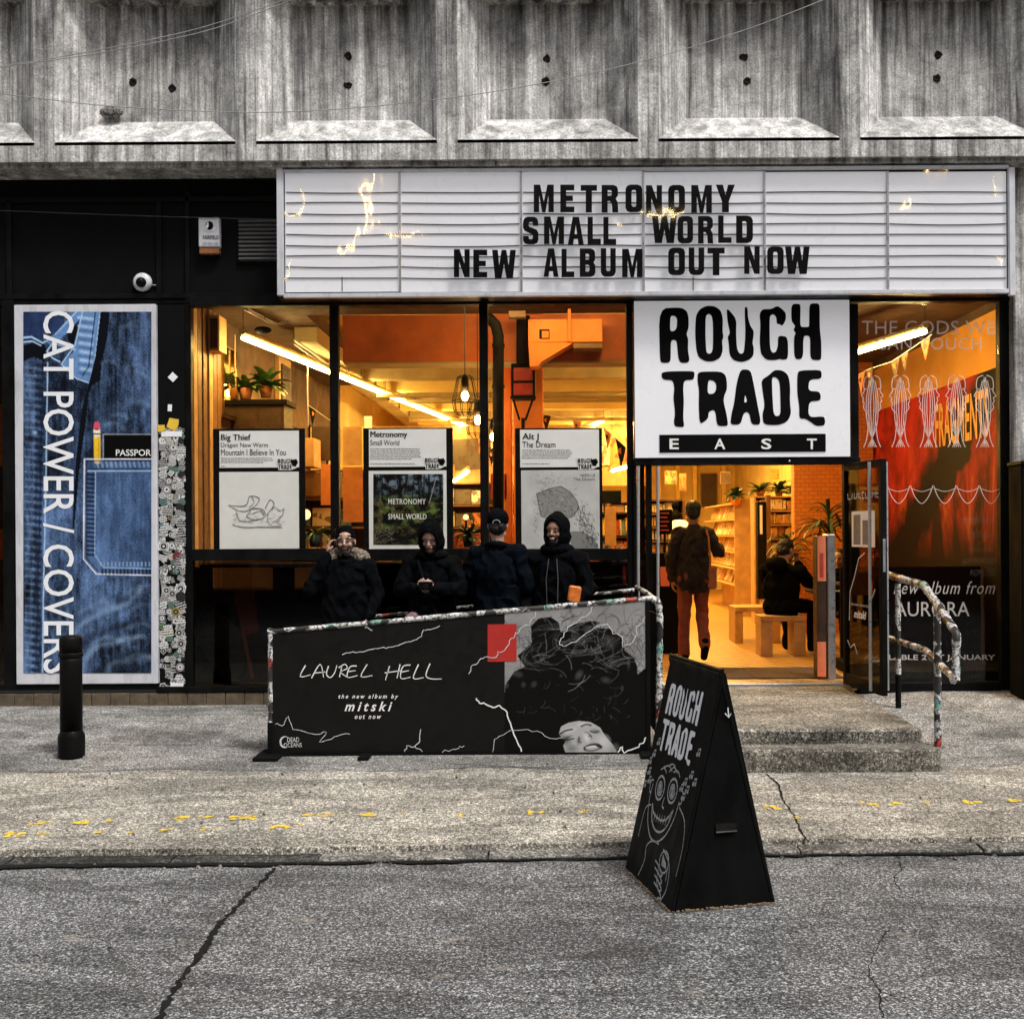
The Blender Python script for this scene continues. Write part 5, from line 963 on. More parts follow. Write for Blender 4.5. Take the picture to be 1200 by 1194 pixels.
cv = Cv(611.5, 551.5, 702, 642.5, 2.4, (.58, .58, .6)); u5 = lambda u, v: (540+u/3.414, 350+v/3.414)
cv.a *= (.82+.3*vnoise(cv.h, cv.w, 5, 5, 9, 4))[..., None]
shp = [u5(*p) for p in [(303, 780), (350, 762), (400, 750), (440, 775), (465, 810), (472, 840), (450, 870), (420, 882), (380, 870), (350, 880), (320, 870)]]
cv.poly(shp, (.17, .17, .17), .75); cv.poly([u5(*p) for p in [(440, 930), (490, 930), (530, 960), (549, 985), (549, 1000), (440, 1000)]], (.16, .16, .16), .8)
rg = random.Random(15); cv.line(shp+[shp[0]], .8, (.03, .03, .03))
for i in range(260):
    u, v = rg.uniform(310, 465), rg.uniform(760, 880); x, y = u5(u, v); cv.line([(x, y), (x+rg.uniform(-3, 3), y+rg.uniform(-2, 3))], .45, rg.choice([(.02, .02, .02), (.5, .5, .5)]), .6)
for i in range(260):
    t_ = rg.random(); u, v = 470+t_*70+rg.gauss(0, 16), 850+t_*130+rg.gauss(0, 22); x, y = u5(u, v)
    if x < 701 and y < 641: cv.line([(x, y), (x+1.0, y+2.0)], .6, (.04, .04, .04), .8)
for i in range(120):
    u, v = 350+rg.gauss(0, 30), 730+rg.gauss(0, 16); x, y = u5(u, v); cv.line([(x, y), (x+rg.uniform(-3, 3), y+rg.uniform(-1, 1))], .4, (.1, .1, .1), .5)
for i in range(90): x, y = u5(300+rg.gauss(0, 8), rg.uniform(790, 950)); cv.line([(x, y), (x+.5, y+1)], .5, (.1, .1, .1), .5)
cv.a = np.clip(cv.a, 0, 1); cv.build('ink_drawing', m3, t3, .6, .002)
text('alt-J', 680, 555, 697, 558.8, m3, M['ink_grey'], t3, bold=.01, h=.005); text('The Dream', 672, 559.6, 697, 563, m3, M['ink_grey'], t3, h=.005)

# vinyl lettering on the right window
vz = thing('window_vinyl', 'pale transfer lettering THE GODS WE CAN TOUCH and AURORA on the right window', 'window lettering', (P(1088, 790, 9.99).x, -.008, P(1088, 790, 10).z))
vm = fmap(9.994)
text('THE GODS WE', 1010, 376, 1166, 392, vm, M['vinyl'], vz, 'lettering', 0, 0, 1.05); text('CAN TOUCH', 1026, 396, 1150, 410, vm, M['vinyl'], vz, 'lettering', 0, 0, 1.1)
for s_, y in (('THE NEW ALBUM', 606), ('OUT NOW', 623), ('JANUARY', 641), ('JORDAN RAKEI', 654), ('ADHUAE', 667)): text(s_, 1128 if len(s_) > 8 else 1136, y, 1165, y+8, vm, M['vinyl_faint'], vz, 'lettering')
text('new album from', 1047, 681, 1166, 696, vm, M['vinyl'], vz, 'lettering', -.005, .35, 1.15); text('AURORA', 1048, 705, 1136, 722, vm, M['vinyl'], vz, 'lettering', 0); text('AVAILABLE 21ST JANUARY', 1012, 767, 1166, 775, vm, M['vinyl'], vz, 'lettering', .012)
mb = MB(); rg = random.Random(18)
for i in range(5):     # a row of mirrored profile faces with long hair, drawn in line
    for s in (1, -1):
        cx = 1022+i*33+s*2; pr = [(0, 440), (7, 443), (9, 452), (8, 458), (12, 464), (9, 466), (10, 470), (8, 473), (9, 478), (5, 483), (2, 486), (3, 500), (5, 515), (9, 524)]
        ribbon(mb, smooth_line([(cx+s*x_*.9, y_) for x_, y_ in pr], 3), 1.0, vm, .003)
        for k in range(3): ribbon(mb, smooth_line([(cx-s*(1+k*2), 442+k*2), (cx-s*(4+k*2.5), 470), (cx-s*(3+k*2), 500), (cx-s*(2-k*2.5), 524)], 4), .9, vm, .003)
        ribbon(mb, [(cx+s*4, 456), (cx+s*8, 456)], 1, vm, .003)
tag(mb.build('line_drawing', M['vinyl'], vz), kind='stuff')
mb = MB()
for i in range(5):
    x = 1040+i*27; ribbon(mb, smooth_line([(x, 569), (x+5, 582), (x+13, 590), (x+21, 582), (x+26, 569)], 4), .9, vm, .003); ribbon(mb, smooth_line([(x, 572), (x+13, 576), (x+26, 572)], 4), .7, vm, .003)
tag(mb.build('line_drawing', M['vinyl'], vz), kind='stuff')

# ============================================================ BUILDING ACROSS THE STREET (mirrored in the glass)
op = thing('brick_building_opposite', 'dark red brick warehouse across the street, seen mirrored in the shop glass', 'building', (0, -17, 0))
m, t, b = nodes('brick_red'); br = N(t, 'ShaderNodeTexBrick', Scale=4.4); br.inputs['Color1'].default_value = (.16, .06, .04, 1); br.inputs['Color2'].default_value = (.10, .04, .03, 1); br.inputs['Mortar'].default_value = (.18, .15, .12, 1)
mp_ = N(t, 'ShaderNodeMapping'); g_ = N(t, 'ShaderNodeNewGeometry'); mp_.inputs['Rotation'].default_value = (R(90), 0, 0); t.links.new(g_.outputs['Position'], mp_.inputs[0]); t.links.new(mp_.outputs[0], br.inputs['Vector']); t.links.new(br.outputs[0], b.inputs['Base Color']); b.inputs['Roughness'].default_value = .9
mb = MB(); mb.box(-22, 22, -19, -17, 0, 11.4); mb.build('wall', M['brick_red'], op); mb = MB(); mb.box(-22.1, 22.1, -19.1, -16.9, 11.4, 11.7); mb.build('parapet', M['concrete_wall'], op)
for i in range(8):
    for z in (1.0, 4.4, 7.8):
        mb = MB(); x = -16+i*4.4; mb.box(x, x+1.8, -17.02, -16.97, z, z+2.2); w_ = mb.build('window', M['black_gloss'], op); mb = MB(); mb.box(x-.1, x+1.9, -17.0, -16.9, z-.12, z-.01); mb.build('sill', M['concrete_wall'], op)

fw = thing('festoon_lights', 'squiggling lit light strings on the opposite wall, mirrored in the letter board', 'string lights', (0, -16.9, 8.4))
emis('neon_warm', (1, .70, .25), 34)
def refl(x, y): p = P(x, y, DM-.07); k = (16.8-abs(p.y))/(10+p.y); return Vector((p.x*(1+k), -16.85, p.z+(p.z-1.7)*k))
for pts, r in (([(434, 200), (435, 212), (426, 220), (431, 230), (433, 245), (434, 262), (430, 272)], .035), ([(350, 218), (356, 228), (361, 238), (356, 250), (345, 254), (334, 252)], .016), ([(418, 267), (411, 284), (400, 296)], .025), ([(452, 278), (462, 276), (490, 275)], .016), ([(458, 280), (462, 274)], .06), ([(1067, 230), (1064, 240), (1052, 246)], .028), ([(1172, 205), (1174, 218), (1170, 230)], .016), ([(1090, 198), (1098, 195), (1106, 198)], .03), ([(336, 312), (339, 304), (340, 318), (334, 328)], .014), ([(1165, 300), (1172, 312)], .014), ([(723, 262), (735, 260)], .02), ([(750, 252), (800, 247)], .018)):
    MB().tube(smooth_line([tuple(refl(*p)) for p in pts], 5), r, 7).build('light_string', M['neon_warm'], fw)
# ============================================================ THE SHOP INSIDE
ZF = .304
ORD = ['nearest', 'second', 'third', 'fourth', 'fifth', 'sixth', 'seventh']
def sbox(name, x0, x1, y0, y1, z0, z1, m): return tag(MB().box(x0, x1, y0, y1, z0, z1).build(name, M[m]), kind='structure')
sbox('shop_floor', -3.6, 4.6, .10, 16.6, .1, ZF, 'shop_tile')
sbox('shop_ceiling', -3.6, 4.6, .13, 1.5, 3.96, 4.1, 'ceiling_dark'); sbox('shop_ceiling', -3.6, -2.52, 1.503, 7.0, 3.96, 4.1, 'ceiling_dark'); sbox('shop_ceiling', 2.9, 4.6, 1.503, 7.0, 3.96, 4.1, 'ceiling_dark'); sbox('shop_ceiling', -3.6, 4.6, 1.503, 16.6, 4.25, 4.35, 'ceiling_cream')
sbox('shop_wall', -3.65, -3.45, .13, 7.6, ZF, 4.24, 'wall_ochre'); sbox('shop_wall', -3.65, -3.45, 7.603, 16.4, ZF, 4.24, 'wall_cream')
sbox('shop_wall', 4.4, 4.6, .13, 16.4, 3.29, 3.86, 'wall_cream').data.materials[0] = simple('wall_gold', (.66, .29, .03), .7, 0, .12, 2, .2)
sbox('shop_wall', 4.4, 4.6, .13, 16.4, 3.863, 4.24, 'ceiling_dark'); sbox('shop_wall', 4.4, 4.6, .13, 5.1, ZF, 3.287, 'right_wall_mural'); sbox('shop_wall', 4.4, 4.6, 5.103, 16.4, ZF, 3.287, 'wall_cream')
sbox('shop_wall', -3.6, 4.6, 16.4, 16.6, ZF, 4.24, 'wall_cream')
def U2(pts, z): return [Vector((x, y, z)) for x, y in pts]
# FRAGMENTS lettering on the right wall
wm = lambda y, z, h=0: Vector((4.398-h, y, z))
text('FRAGMENTS', 1.05, -3.12, 2.6, -2.62, lambda x, y, h: wm(3.7-x, -y, h), simple('mural_letter', (.70, .36, .08), .6), None, 'mural_lettering', .02)
tag(bpy.data.objects['mural_lettering'], 'tall orange word FRAGMENTS painted on the red right wall', 'lettering')
text('1998', 0, -2.72, .5, -2.35, lambda x, y, h: wm(5.9-x, -y, h), M['mural_letter'], None, 'mural_numerals', .02)
tag(bpy.data.objects['mural_numerals'], 'small orange numerals on the red right wall beside the name sign', 'lettering')
# beams
bt = thing('orange_bulkhead_beam', 'deep orange painted downstand beam behind the middle windows', 'beam', (-.4, 1.5, 3.5))
MB().box(-2.14, 1.6, 1.5, 1.85, 3.47, 3.955).build('beam_face', M['orange_dark'], bt); MB().box(-2.13, 1.59, 1.51, 1.84, 3.45, 3.468).build('beam_soffit', M['beam_grey'], bt)
for i in range(9):
    Y = 4.75+i*1.25; tag(MB().box(-2.5, 4.39 if Y > 7 else 2.89, Y, Y+.2, 3.74, 4.24).build('ceiling_beam', M['beam_grey'] if i % 2 == 0 else M['ceiling_cream'], None, .01), (ORD+['eighth', 'ninth'])[i]+' pale cross beam under the shop ceiling', 'beam', 'cross beams under the shop ceiling')
tag(MB().box(-2.78, -2.52, 2.1, 16.3, 3.78, 3.955).build('ceiling_beam', M['beam_grey'], None, .01), 'long beam running back along the left side of the ceiling', 'beam')
for i, (y, z) in enumerate(((5.4, 3.6), (6.6, 3.66), (9.0, 3.62))): tag(MB().tube([(-2.4, y, z), (1.9, y, z)], .03, 8).build('ceiling_pipe', M['beam_grey']), ORD[i]+' thin pipe crossing below the ceiling beams', 'pipe', 'pipes crossing below the ceiling')
# fluorescent tubes (lit) with their light
def tube_line(p0, p1, n, label, power, grp='fluorescent tubes under the ceiling'):
    p0, p1 = Vector(p0), Vector(p1)
    for i in range(n):
        a = p0.lerp(p1, (i+.02)/n); b_ = p0.lerp(p1, (i+.98)/n); t = thing('fluorescent_lamp', (ORD[i]+' '+label) if n > 1 else label, 'lamp', tuple(a.lerp(b_, .5)), grp)
        MB().tube([a, b_], .026, 8).build('tube', M['tube_light'], t)
        d_ = (b_-a).normalized(); q = MB(); up = Vector((0, 0, .055)); q.tube([a-d_*.02+up, b_+d_*.02+up], .03, 6); q.build('fitting', M['ceiling_cream'], t)
        for e in (a, b_): q = MB(); q.tube([e+up*.3, (e.x, e.y, 4.0 if e.y < 1.5 else 4.25)], .004, 5); q.build('hanger', M['cable_dark'], t)
        l_ = bpy.data.lights.new('tube_glow', 'AREA'); l_.shape = 'RECTANGLE'; l_.size = (b_-a).length; l_.size_y = .08; l_.energy = power; l_.color = (1, .53, .10)
        lo = bpy.data.objects.new('tube_glow', l_); C.objects.link(lo); lo.parent = t; lo.location = Vector((0, 0, -.04)); lo.rotation_euler = (0, 0, math.atan2(d_.y, d_.x))
LP = 19
za = 3.646
tube_line(((285-645)/1300*11, 1.0, za), (-1.34, 11.7, za), 7, 'glowing tube of the long slanting row seen through the left windows', LP)
def at_z(x, y, z): xr = x-ROLL*(y-623); yr = y+ROLL*(x-645); d = (z-1.7)*1300/(623-yr); return ((xr-645)/1300*d, d-10, z)
tube_line(at_z(1004, 413, 3.6), at_z(1086, 388, 3.6), 1, 'fluorescent tube above the red wall at the right', LP*.55)
tube_line(at_z(672, 507, 3.62), at_z(708, 493, 3.62), 1, 'far fluorescent tube beyond the ink drawing display', LP*2.4)
tube_line(at_z(714, 507, 3.62), at_z(770, 487, 3.62), 2, 'glowing tube far back between the third window and the name sign', LP*2.4)
tube_line((2.4, 6.4, 3.66), (2.4, 12.4, 3.66), 4, 'added unseen tube above the record wall at the right', LP*2)  # out-of-view row added for general light inside the shop
tube_line((-.9, .42, 3.92), (.9, .42, 3.92), 1, 'added unseen tube behind the head of the third window', LP*.4)  # hidden tube added to light the orange fronts facing the street
tube_line((1.5, 2.3, 3.66), (1.5, 5.2, 3.66), 2, 'added unseen tube above the entrance', LP*2.6)  # out of view, put in to brighten the entrance
tube_line(P(528, 567, 20), P(549, 552, 17.5), 1, 'low fluorescent tube far back behind the woodland display', LP*.6); tube_line(P(717, 552, 19), P(740, 546, 17), 1, 'low fluorescent tube beside the dark screen', LP*.6)
# pendants in wire cages
for (x, y, d, lab) in ((545, 464, 10.75, 'wire cage pendant lamp hanging clear in the second window'), (560, 492, 11.5, 'wire cage pendant lamp half hidden by the window mullion'), (578, 512, 12.3, 'lowest wire cage pendant lamp, at the left of the third window')):
    c = P(x, y, d); t = thing('pendant_lamp', lab, 'pendant lamp', tuple(c), 'wire cage pendant lamps'); s = .9
    MB().tube([c+Vector((0, 0, .22*s)), (c.x, c.y, 3.955 if c.y < 1.5 else 4.24)], .005, 5).build('cord', M['cable_dark'], t)
    MB().lathe((c.x, c.y, c.z), [(.02, .08*s), (.03, .10*s), (.03, .2*s), (.015, .23*s)], 10).build('lamp_holder', M['duct_black'], t)
    MB().ball(c, (.035, .035, .05), 12).build('bulb', M['bulb'], t)
    for k in range(10):
        a = k*2*math.pi/10; q = MB(); q.tube([c+Vector((r*math.cos(a), r*math.sin(a), z)) for r, z in ((.04, .22*s), (.075, .2*s), (.125, -.05*s), (.11, -.16*s), (.06, -.21*s))], .0035, 5); q.build('cage_wire', M['duct_black'], t)
    for r, z in ((.075, .2*s), (.125, -.05*s), (.11, -.16*s)): q = MB(); q.tube([c+Vector((r*math.cos(a), r*math.sin(a), z)) for a in [k*2*math.pi/20 for k in range(21)]], .0035, 5); q.build('cage_ring', M['duct_black'], t)
    l_ = bpy.data.lights.new('bulb_glow', 'POINT'); l_.energy = 9; l_.color = (1, .6, .25); l_.shadow_soft_size = .05; lo = bpy.data.objects.new('bulb_glow', l_); C.objects.link(lo); lo.parent = t
# orange column, heater, duct, orange housing
def pb(name, x0, y0, x1, y1, d, dep, m, par=None, bev=.004): return MB().pbox(x0, y0, x1, y1, d, 0, dep).build(name, M[m], par, bev)
a, b_, c_, e_ = rect(602, 430, 637, 640, 11.9); tag(MB().box(a, b_, 1.87, 2.2, ZF, 4.24).build('orange_column', M['orange_paint'], None, .01), 'tall orange painted column behind the third window', 'column')
a, b_, c_, e_ = rect(591, 430, 600, 640, 12.1); tag(MB().box(a, b_, 2.0, 2.3, ZF, 4.24).build('orange_strip_column', M['orange_paint'], None, .01), 'narrow orange pier to the left of the orange column', 'column')
ht = thing('wall_heater', 'dark framed box heater with red front on brackets in front of the orange column', 'heater', tuple(P(612, 468, 11.4)))
pb('heater_casing', 599, 426, 627, 467, 11.42, .22, 'duct_black', ht); pb('heater_front', 602, 431, 624, 446, 11.41, .012, 'red_metal', ht); pb('heater_front', 602, 449, 624, 463, 11.41, .012, 'red_metal', ht)
for x in (601, 625): MB().tube([P(x, 466, 11.5), P(612 + (x-612)*.3, 492, 11.7)], .012, 6).build('bracket', M['duct_black'], ht)
MB().tube([P(598, 466, 11.45), P(628, 466, 11.45)], .014, 6).build('bracket', M['duct_black'], ht)
MB().tube([P(613, 490, 11.6), P(612, 640, 11.6)], .02, 6).build('flex', M['duct_black'], ht)
MB().tube([P(613, 370, 11.3), P(613, 426, 11.45)], .07, 10).build('flue', M['duct_black'], ht)
du = thing('black_duct', 'fat black duct curving down beside the mullion of the third window', 'duct', tuple(P(583, 640, 10.9)))
MB().tube([P(566, 372, 10.9), P(574, 374, 10.9), P(581, 381, 10.9), P(584, 394, 10.9), P(584, 470, 10.9), P(584, 560, 10.9), P(584, 640, 10.9)], .055, 14).build('duct_pipe', M['duct_black'], du)
for y in (405, 453): MB().tube([P(584, y-2, 10.9), P(584, y+2, 10.9)], .064, 14).build('collar', M['duct_black'], du)
bx = thing('orange_housing', 'big orange boxed housing hanging from the ceiling at the top of the third window', 'housing', tuple(P(660, 410, 11.2)))
pb('housing_box', 619, 374, 706, 401, 11.15, .3, 'orange_paint', bx); mb = MB()
q = [P(x, y, 11.16) for x, y in ((619, 401.5), (672, 401.5), (634, 424), (630, 429), (621, 430))]; mb.add(q+[p+Vector((0, .28, 0)) for p in q], [(0, 1, 2, 3, 4), (9, 8, 7, 6, 5)]+[(i, (i+1) % 5, (i+1) % 5+5, i+5) for i in range(5)]); mb.build('housing_wedge', M['orange_paint'], bx)
pb('inspection_hatch', 632, 386, 644, 397, 11.14, .012, 'duct_black', bx, .002); pb('hatch_cover', 635, 388, 643, 396, 11.13, .01, 'orange_paint', bx, .002)
pb('drop_rod', 665.5, 362, 669, 400, 11.12, .03, 'orange_paint', bx); pb('housing_lip', 672, 402, 706, 408, 11.15, .3, 'wood', bx)
pb('angled_strut', 596, 364, 616, 372, 11.0, .1, 'wood', bx)
# left wall: boards, speaker, mirror, cupboard with plants
bd = thing('wall_boards', 'upright brown timber boards on the left wall of the shop', 'wall boards', (-3.4, .9, ZF))
rg = random.Random(4)
for i in range(9):
    y = .2+i*.14; MB().box(-3.447, -3.40+rg.uniform(-.01, .02), y, y+.12, ZF, 3.94).build('board', M['wood' if i % 3 else 'plywood'], bd, .003)
sk = thing('wall_speaker', 'plywood boxed loudspeaker high on the left wall', 'loudspeaker', tuple(P(250, 412, 11))); pb('speaker_box', 244, 369, 257, 411, 11.0, .25, 'plywood', sk); pb('speaker_grille', 246, 373, 255, 408, 10.995, .004, 'wood_dark', sk)
mr = thing('mirror', 'tall narrow wall mirror reflecting a light tube', 'mirror', (-3.42, 1.7, 2.9)); M['mirror'] = bpy.data.materials.new('mirror'); M['mirror'].use_nodes = True; b = M['mirror'].node_tree.nodes['Principled BSDF']; b.inputs['Metallic'].default_value = 1; b.inputs['Roughness'].default_value = .08; b.inputs['Base Color'].default_value = (.8, .75, .4, 1)
MB().box(-3.395, -3.37, 1.5, 1.98, 2.95, 3.65).build('mirror_glass', M['mirror'], mr); MB().box(-3.42, -3.396, 1.47, 2.01, 2.92, 3.68).build('mirror_frame', M['wood'], mr)
cu = thing('wall_cupboard', 'dark brown cupboard high on the left wall with potted plants on top', 'cupboard', (-3.15, 2.2, 2.3))
pb('cupboard_body', 270, 474, 333, 560, 12.0, .4, 'wood_dark', cu); pb('cupboard_door', 273, 478, 300, 556, 11.995, .01, 'wood_dark', cu); pb('cupboard_door', 303, 478, 330, 556, 11.995, .01, 'wood_dark', cu)
pb('top_board', 262, 468, 336, 474, 11.96, .46, 'duct_black', cu)
def plant(label, c, r, h, kind='palm', pot=(.08, .12), potm='terracotta', n=26, m='leaf', seed=1, cat='potted plant'):
    t = thing('potted_plant', label, cat, tuple(c)); c = Vector(c); rg = random.Random(seed)
    MB().lathe(tuple(c), [(pot[0]*.7, 0), (pot[0], pot[1]), (pot[0]*.85, pot[1]), (pot[0]*.8, pot[1]-.02)], 14).build('pot', M[potm], t)
    q = MB(); top = c+Vector((0, 0, pot[1]))
    if kind == 'palm' and h > .5: q2 = MB(); q2.tube([top, top+Vector((.02, 0, h*.35)), top+Vector((0, .02, h*.6))], .015, 6); q2.build('stem', M['wood_dark'], t)
    for i in range(n):
        a = rg.uniform(0, 6.28); base = top+Vector((0, 0, (h*.6 if kind == 'palm' and h > .5 else 0)*rg.uniform(.6, 1))); L_ = r*rg.uniform(.6, 1.15); w_ = L_*(.05 if kind == 'palm' else .16); el = rg.uniform(.1, 1.3)
        pts = []; p = base.copy(); 
        for k in range(6): pts.append(p.copy()); p = p+Vector((math.cos(a)*math.cos(el), math.sin(a)*math.cos(el), math.sin(el)))*L_/5; el -= rg.uniform(.25, .5) if kind == 'palm' else rg.uniform(.1, .4)
        s = Vector((-math.sin(a), math.cos(a), 0)); V = []; F = []
        for k, pp in enumerate(pts): ww = w_*math.sin(math.pi*(k+.6)/6.2); V += [pp-s*ww, pp+Vector((0, 0, -ww*.4)), pp+s*ww]
        for k in range(5): F += [(3*k, 3*k+1, 3*k+4, 3*k+3), (3*k+1, 3*k+2, 3*k+5, 3*k+4)]
        q.add(V, F, True)
    q.build('foliage', M[m], t); return t
plant('leafy plant on the dark cupboard high at the left', P(288, 468, 12.1), .28, .3, 'bush', seed=2); plant('trailing plant beside the leafy one on the dark cupboard', P(312, 466, 12.2), .30, .3, 'bush', m='leaf_dark', seed=3); plant('small plant by the mirror on the left wall', P(262, 466, 11.7), .2, .3, 'bush', seed=4)
wf = thing('wall_frame', 'tall pale wooden frame on the left wall beyond the cupboard', 'frame', (-3.43, 4.2, 2.9)); MB().box(-3.447, -3.40, 3.95, 4.6, 2.9, 3.95).build('frame_board', M['plywood'], wf); MB().box(-3.40, -3.38, 4.05, 4.5, 3.0, 3.85).build('frame_panel', M['wood_dark'], wf)
tr = thing('ceiling_conduit', 'bent steel conduits running under the dark front ceiling', 'conduit', tuple(P(300, 370, 11)))
for o in (0, 6): MB().tube([P(285+o, 362, 10.8), P(315+o, 378, 11.2), P(325+o, 380, 11.3), P(332+o, 376, 11.3)], .009, 6).build('pipe', M['alu'], tr)
for o in (0, 5): MB().tube([P(345, 398+o, 12), P(388, 428+o, 12.8)], .010, 6).build('pipe', M['alu'], tr)
MB().ball(P(308, 387, 11.2), (.09, .05, .04), 12).build('fitting', M['duct_black'], tr)
MB().tube([P(360, 415, 13.0), P(361, 500, 13.0)], .01, 6).build('drop_pipe', M['alu'], tr); MB().tube([P(275, 392, 11.8), P(276, 455, 11.8)], .01, 6).build('drop_pipe', M['plywood'], tr)

# shelves with records
cov = MB().box(-.5, .5, -.5, .5, -.5, .5).mesh('record'); cov.materials.append(M['cover_print']); covy = cov.copy(); covy.materials.clear(); covy.materials.append(M['cover_yellow'])
def shelf(name, label, x0, x1, y, z0, z1, rows, dep=.3, m='wood', me=cov, seed=1, size=.28, face=False, gap=.02):
    t = thing(name, label, 'record shelf', ((x0+x1)/2, y+dep/2, z0)); rg = random.Random(seed); H_ = (z1-z0)/rows
    for x in (x0, x1-.03): MB().box(x, x+.03, y, y+dep, z0, z1).build('side_board', M[m], t)
    MB().box(x0+.031, x1-.031, y+dep-.02, y+dep, z0, z1).build('back_board', M['wood_dark'], t)
    for r in range(rows+1): MB().box(x0+.031, x1-.031, y+.002, y+dep-.021, z0+r*H_-.012, z0+r*H_+.012).build('shelf_board', M[m], t)
    for r in range(rows):
        x = x0+.05
        while x < x1-.06:
            w_ = size*rg.uniform(.75, 1.05) if face else rg.uniform(.02, .12); h_ = min(H_-.05, size)*rg.uniform(.8, 1)
            if x+w_ > x1-.04: break
            inst(me, 'record', t, (x+w_/2, y+.08+(.02*rg.random() if face else .08), z0+r*H_+.014+h_/2+.01), (R(-6) if face else 0, 0 if face else rg.uniform(-.05, .05), 0), (w_*.96, .012 if face else .2, h_)); x += w_+gap*rg.random()
    return t
shelf('record_shelf', 'bookcase of records seen through the first window beside the pencil sketch', -3.4, -2.35, 4.2, ZF, 2.5, 6, face=True, size=.26, seed=2)
shelf('record_shelf', 'wide bookcase of records far back behind the second window', -2.9, -.9, 8.2, ZF, 2.5, 6, face=True, size=.27, seed=3)
shelf('record_shelf', 'bookcase of records behind the orange column', -.6, .9, 7.4, ZF, 2.3, 5, face=True, size=.27, seed=4)
shelf('record_shelf', 'bookcase below the dark screen beside the door', .55, 1.5, 5.2, ZF, 1.95, 5, face=False, size=.26, seed=5, m='wood_dark')
shelf('item_shelf', 'crowded pale shelf of books and objects behind the seated man', 3.05, 3.95, 6.6, ZF, 2.2, 9, face=False, size=.16, seed=6, m='plywood', me=covy)
# the long record wall at the right of the entrance, shelves running back
rs = thing('record_wall', 'long sloping wall of record covers running back at the right of the doorway', 'record shelf', (3.2, 9.2, .6)); rg = random.Random(9)
for r in range(6):
    z = .80+r*.27; MB().box(3.0, 3.34, 8.0, 11.6, z-.012, z+.006).build('shelf_board', M['plywood'], rs)
    if r < 5:
        y = 8.02
        while y < 11.3: inst(covy, 'record', rs, (3.15+.02*rg.random(), y+.13, z+.13), (0, R(20), rg.uniform(-.12, .12)), (.012, .25, .24)); y += .135
MB().box(3.342, 3.38, 8.0, 11.6, ZF, 2.2).build('back_board', M['plywood'], rs); MB().box(2.98, 3.38, 7.96, 7.998, ZF, 2.2).build('end_board', M['plywood'], rs)
# browsing racks
for i, (x, y, lab) in enumerate(((-2.2, 3.2, 'record browsing rack behind the first and second windows'), (-.9, 5.6, 'record browsing rack in the middle of the shop'), (.3, 4.0, 'record browsing rack beyond the smiling man'), (1.1, 6.6, 'record browsing rack seen past the walking man'))):
    t = thing('record_rack', lab, 'record rack', (x, y, ZF), 'record browsing racks'); MB().box(x-.5, x+.5, y-.35, y+.35, ZF+.55, ZF+.85).build('bin', M['wood'], t, .004)
    for sx in (-.45, .45):
        for sy in (-.3, .3): MB().box(x+sx-.025, x+sx+.025, y+sy-.025, y+sy+.025, ZF, ZF+.549).build('leg', M['duct_black'], t)
    for k in range(3):
        for j in range(9): inst(cov, 'record', t, (x-.33+k*.33, y-.3+j*.07, ZF+.85+rg.uniform(-.01, .03)), (R(-14), 0, 0), (.3, .005, .3))
# back wall columns, dark window, panels
for i, (x0, x1, y0, y1, m_, lab, nm) in enumerate(((822, 840, 555, 594, 'wood_dark', 'dark shuttered window on the far yellow wall', 'shuttered_window'), (886, 893, 557, 572, 'duct_black', 'small dark barred window above the item shelf', 'barred_window'))):
    t = thing(nm, lab, 'window', tuple(P((x0+x1)/2, y1, 26.3))); pb('window_frame', x0-1.2, y0-1.2, x1+1.2, y1+1.2, 26.34, .05, 'beam_grey', t); pb('window_panel', x0, y0, x1, y1, 26.3, .04, m_, t)
for i, x in enumerate((770, 792, 812, 846, 868, 905)): tag(MB().pbox(x, 500, x+5, 690, 26.2, 0, .18).build('wall_pier', M['ceiling_cream']), ORD[i].replace('nearest', 'first')+' slim pale pier from the left on the far wall', 'pier', 'slim piers on the far wall')
# things near the doorway
tag(MB().box(3.3, 4.37, 5.0, 5.18, ZF, 4.24).build('orange_partition', M['brick_orange']), 'orange glazed brick partition behind the palms', 'partition')
mb = MB(); tm = lambda x, y, h: Vector((3.3+.3+x*.35, 4.998-h, 2.05-y*.1)); ribbon(mb, [(.0, 1), (.25, .1), (.5, 1), (0, 1)], .04, tm, .002); mb.build('notice_triangle', M['wood_dark']); tag(bpy.data.objects['notice_triangle'], 'small dark warning triangle printed on the orange partition', 'sign')
text('SAFETY IS', .75, .1, 1.6, .45, tm, M['wood_dark'], None, 'notice_lettering'); tag(bpy.data.objects['notice_lettering'], 'small dark safety wording printed on the orange partition', 'lettering')
ma = thing('door_mat', 'dark ribbed entrance mat set in the tiled floor', 'mat', (1.9, .75, ZF))
for i in range(3): MB().box(1.50+i*.42, 1.50+i*.42+.415, .42, 1.22, ZF, ZF+.012).build('mat_section', simple('mat_brown', (.05, .025, .015), .95, 0, .4, 30, .6, 200) if i == 0 else M['mat_brown'], ma, .003)
def bench(label, x0, x1, y0, y1, name='bench', leg=.10):
    t = thing(name, label, 'bench', ((x0+x1)/2, (y0+y1)/2, ZF)); MB().box(x0, x1, y0, y1, ZF+.39, ZF+.45).build('seat', M['plywood'], t, .006)
    MB().box(x0, x0+leg, y0+.01, y1-.01, ZF, ZF+.389).build('leg', M['plywood'], t, .005); MB().box(x1-leg, x1, y0+.01, y1-.01, ZF, ZF+.389).build('leg', M['plywood'], t, .005); return t
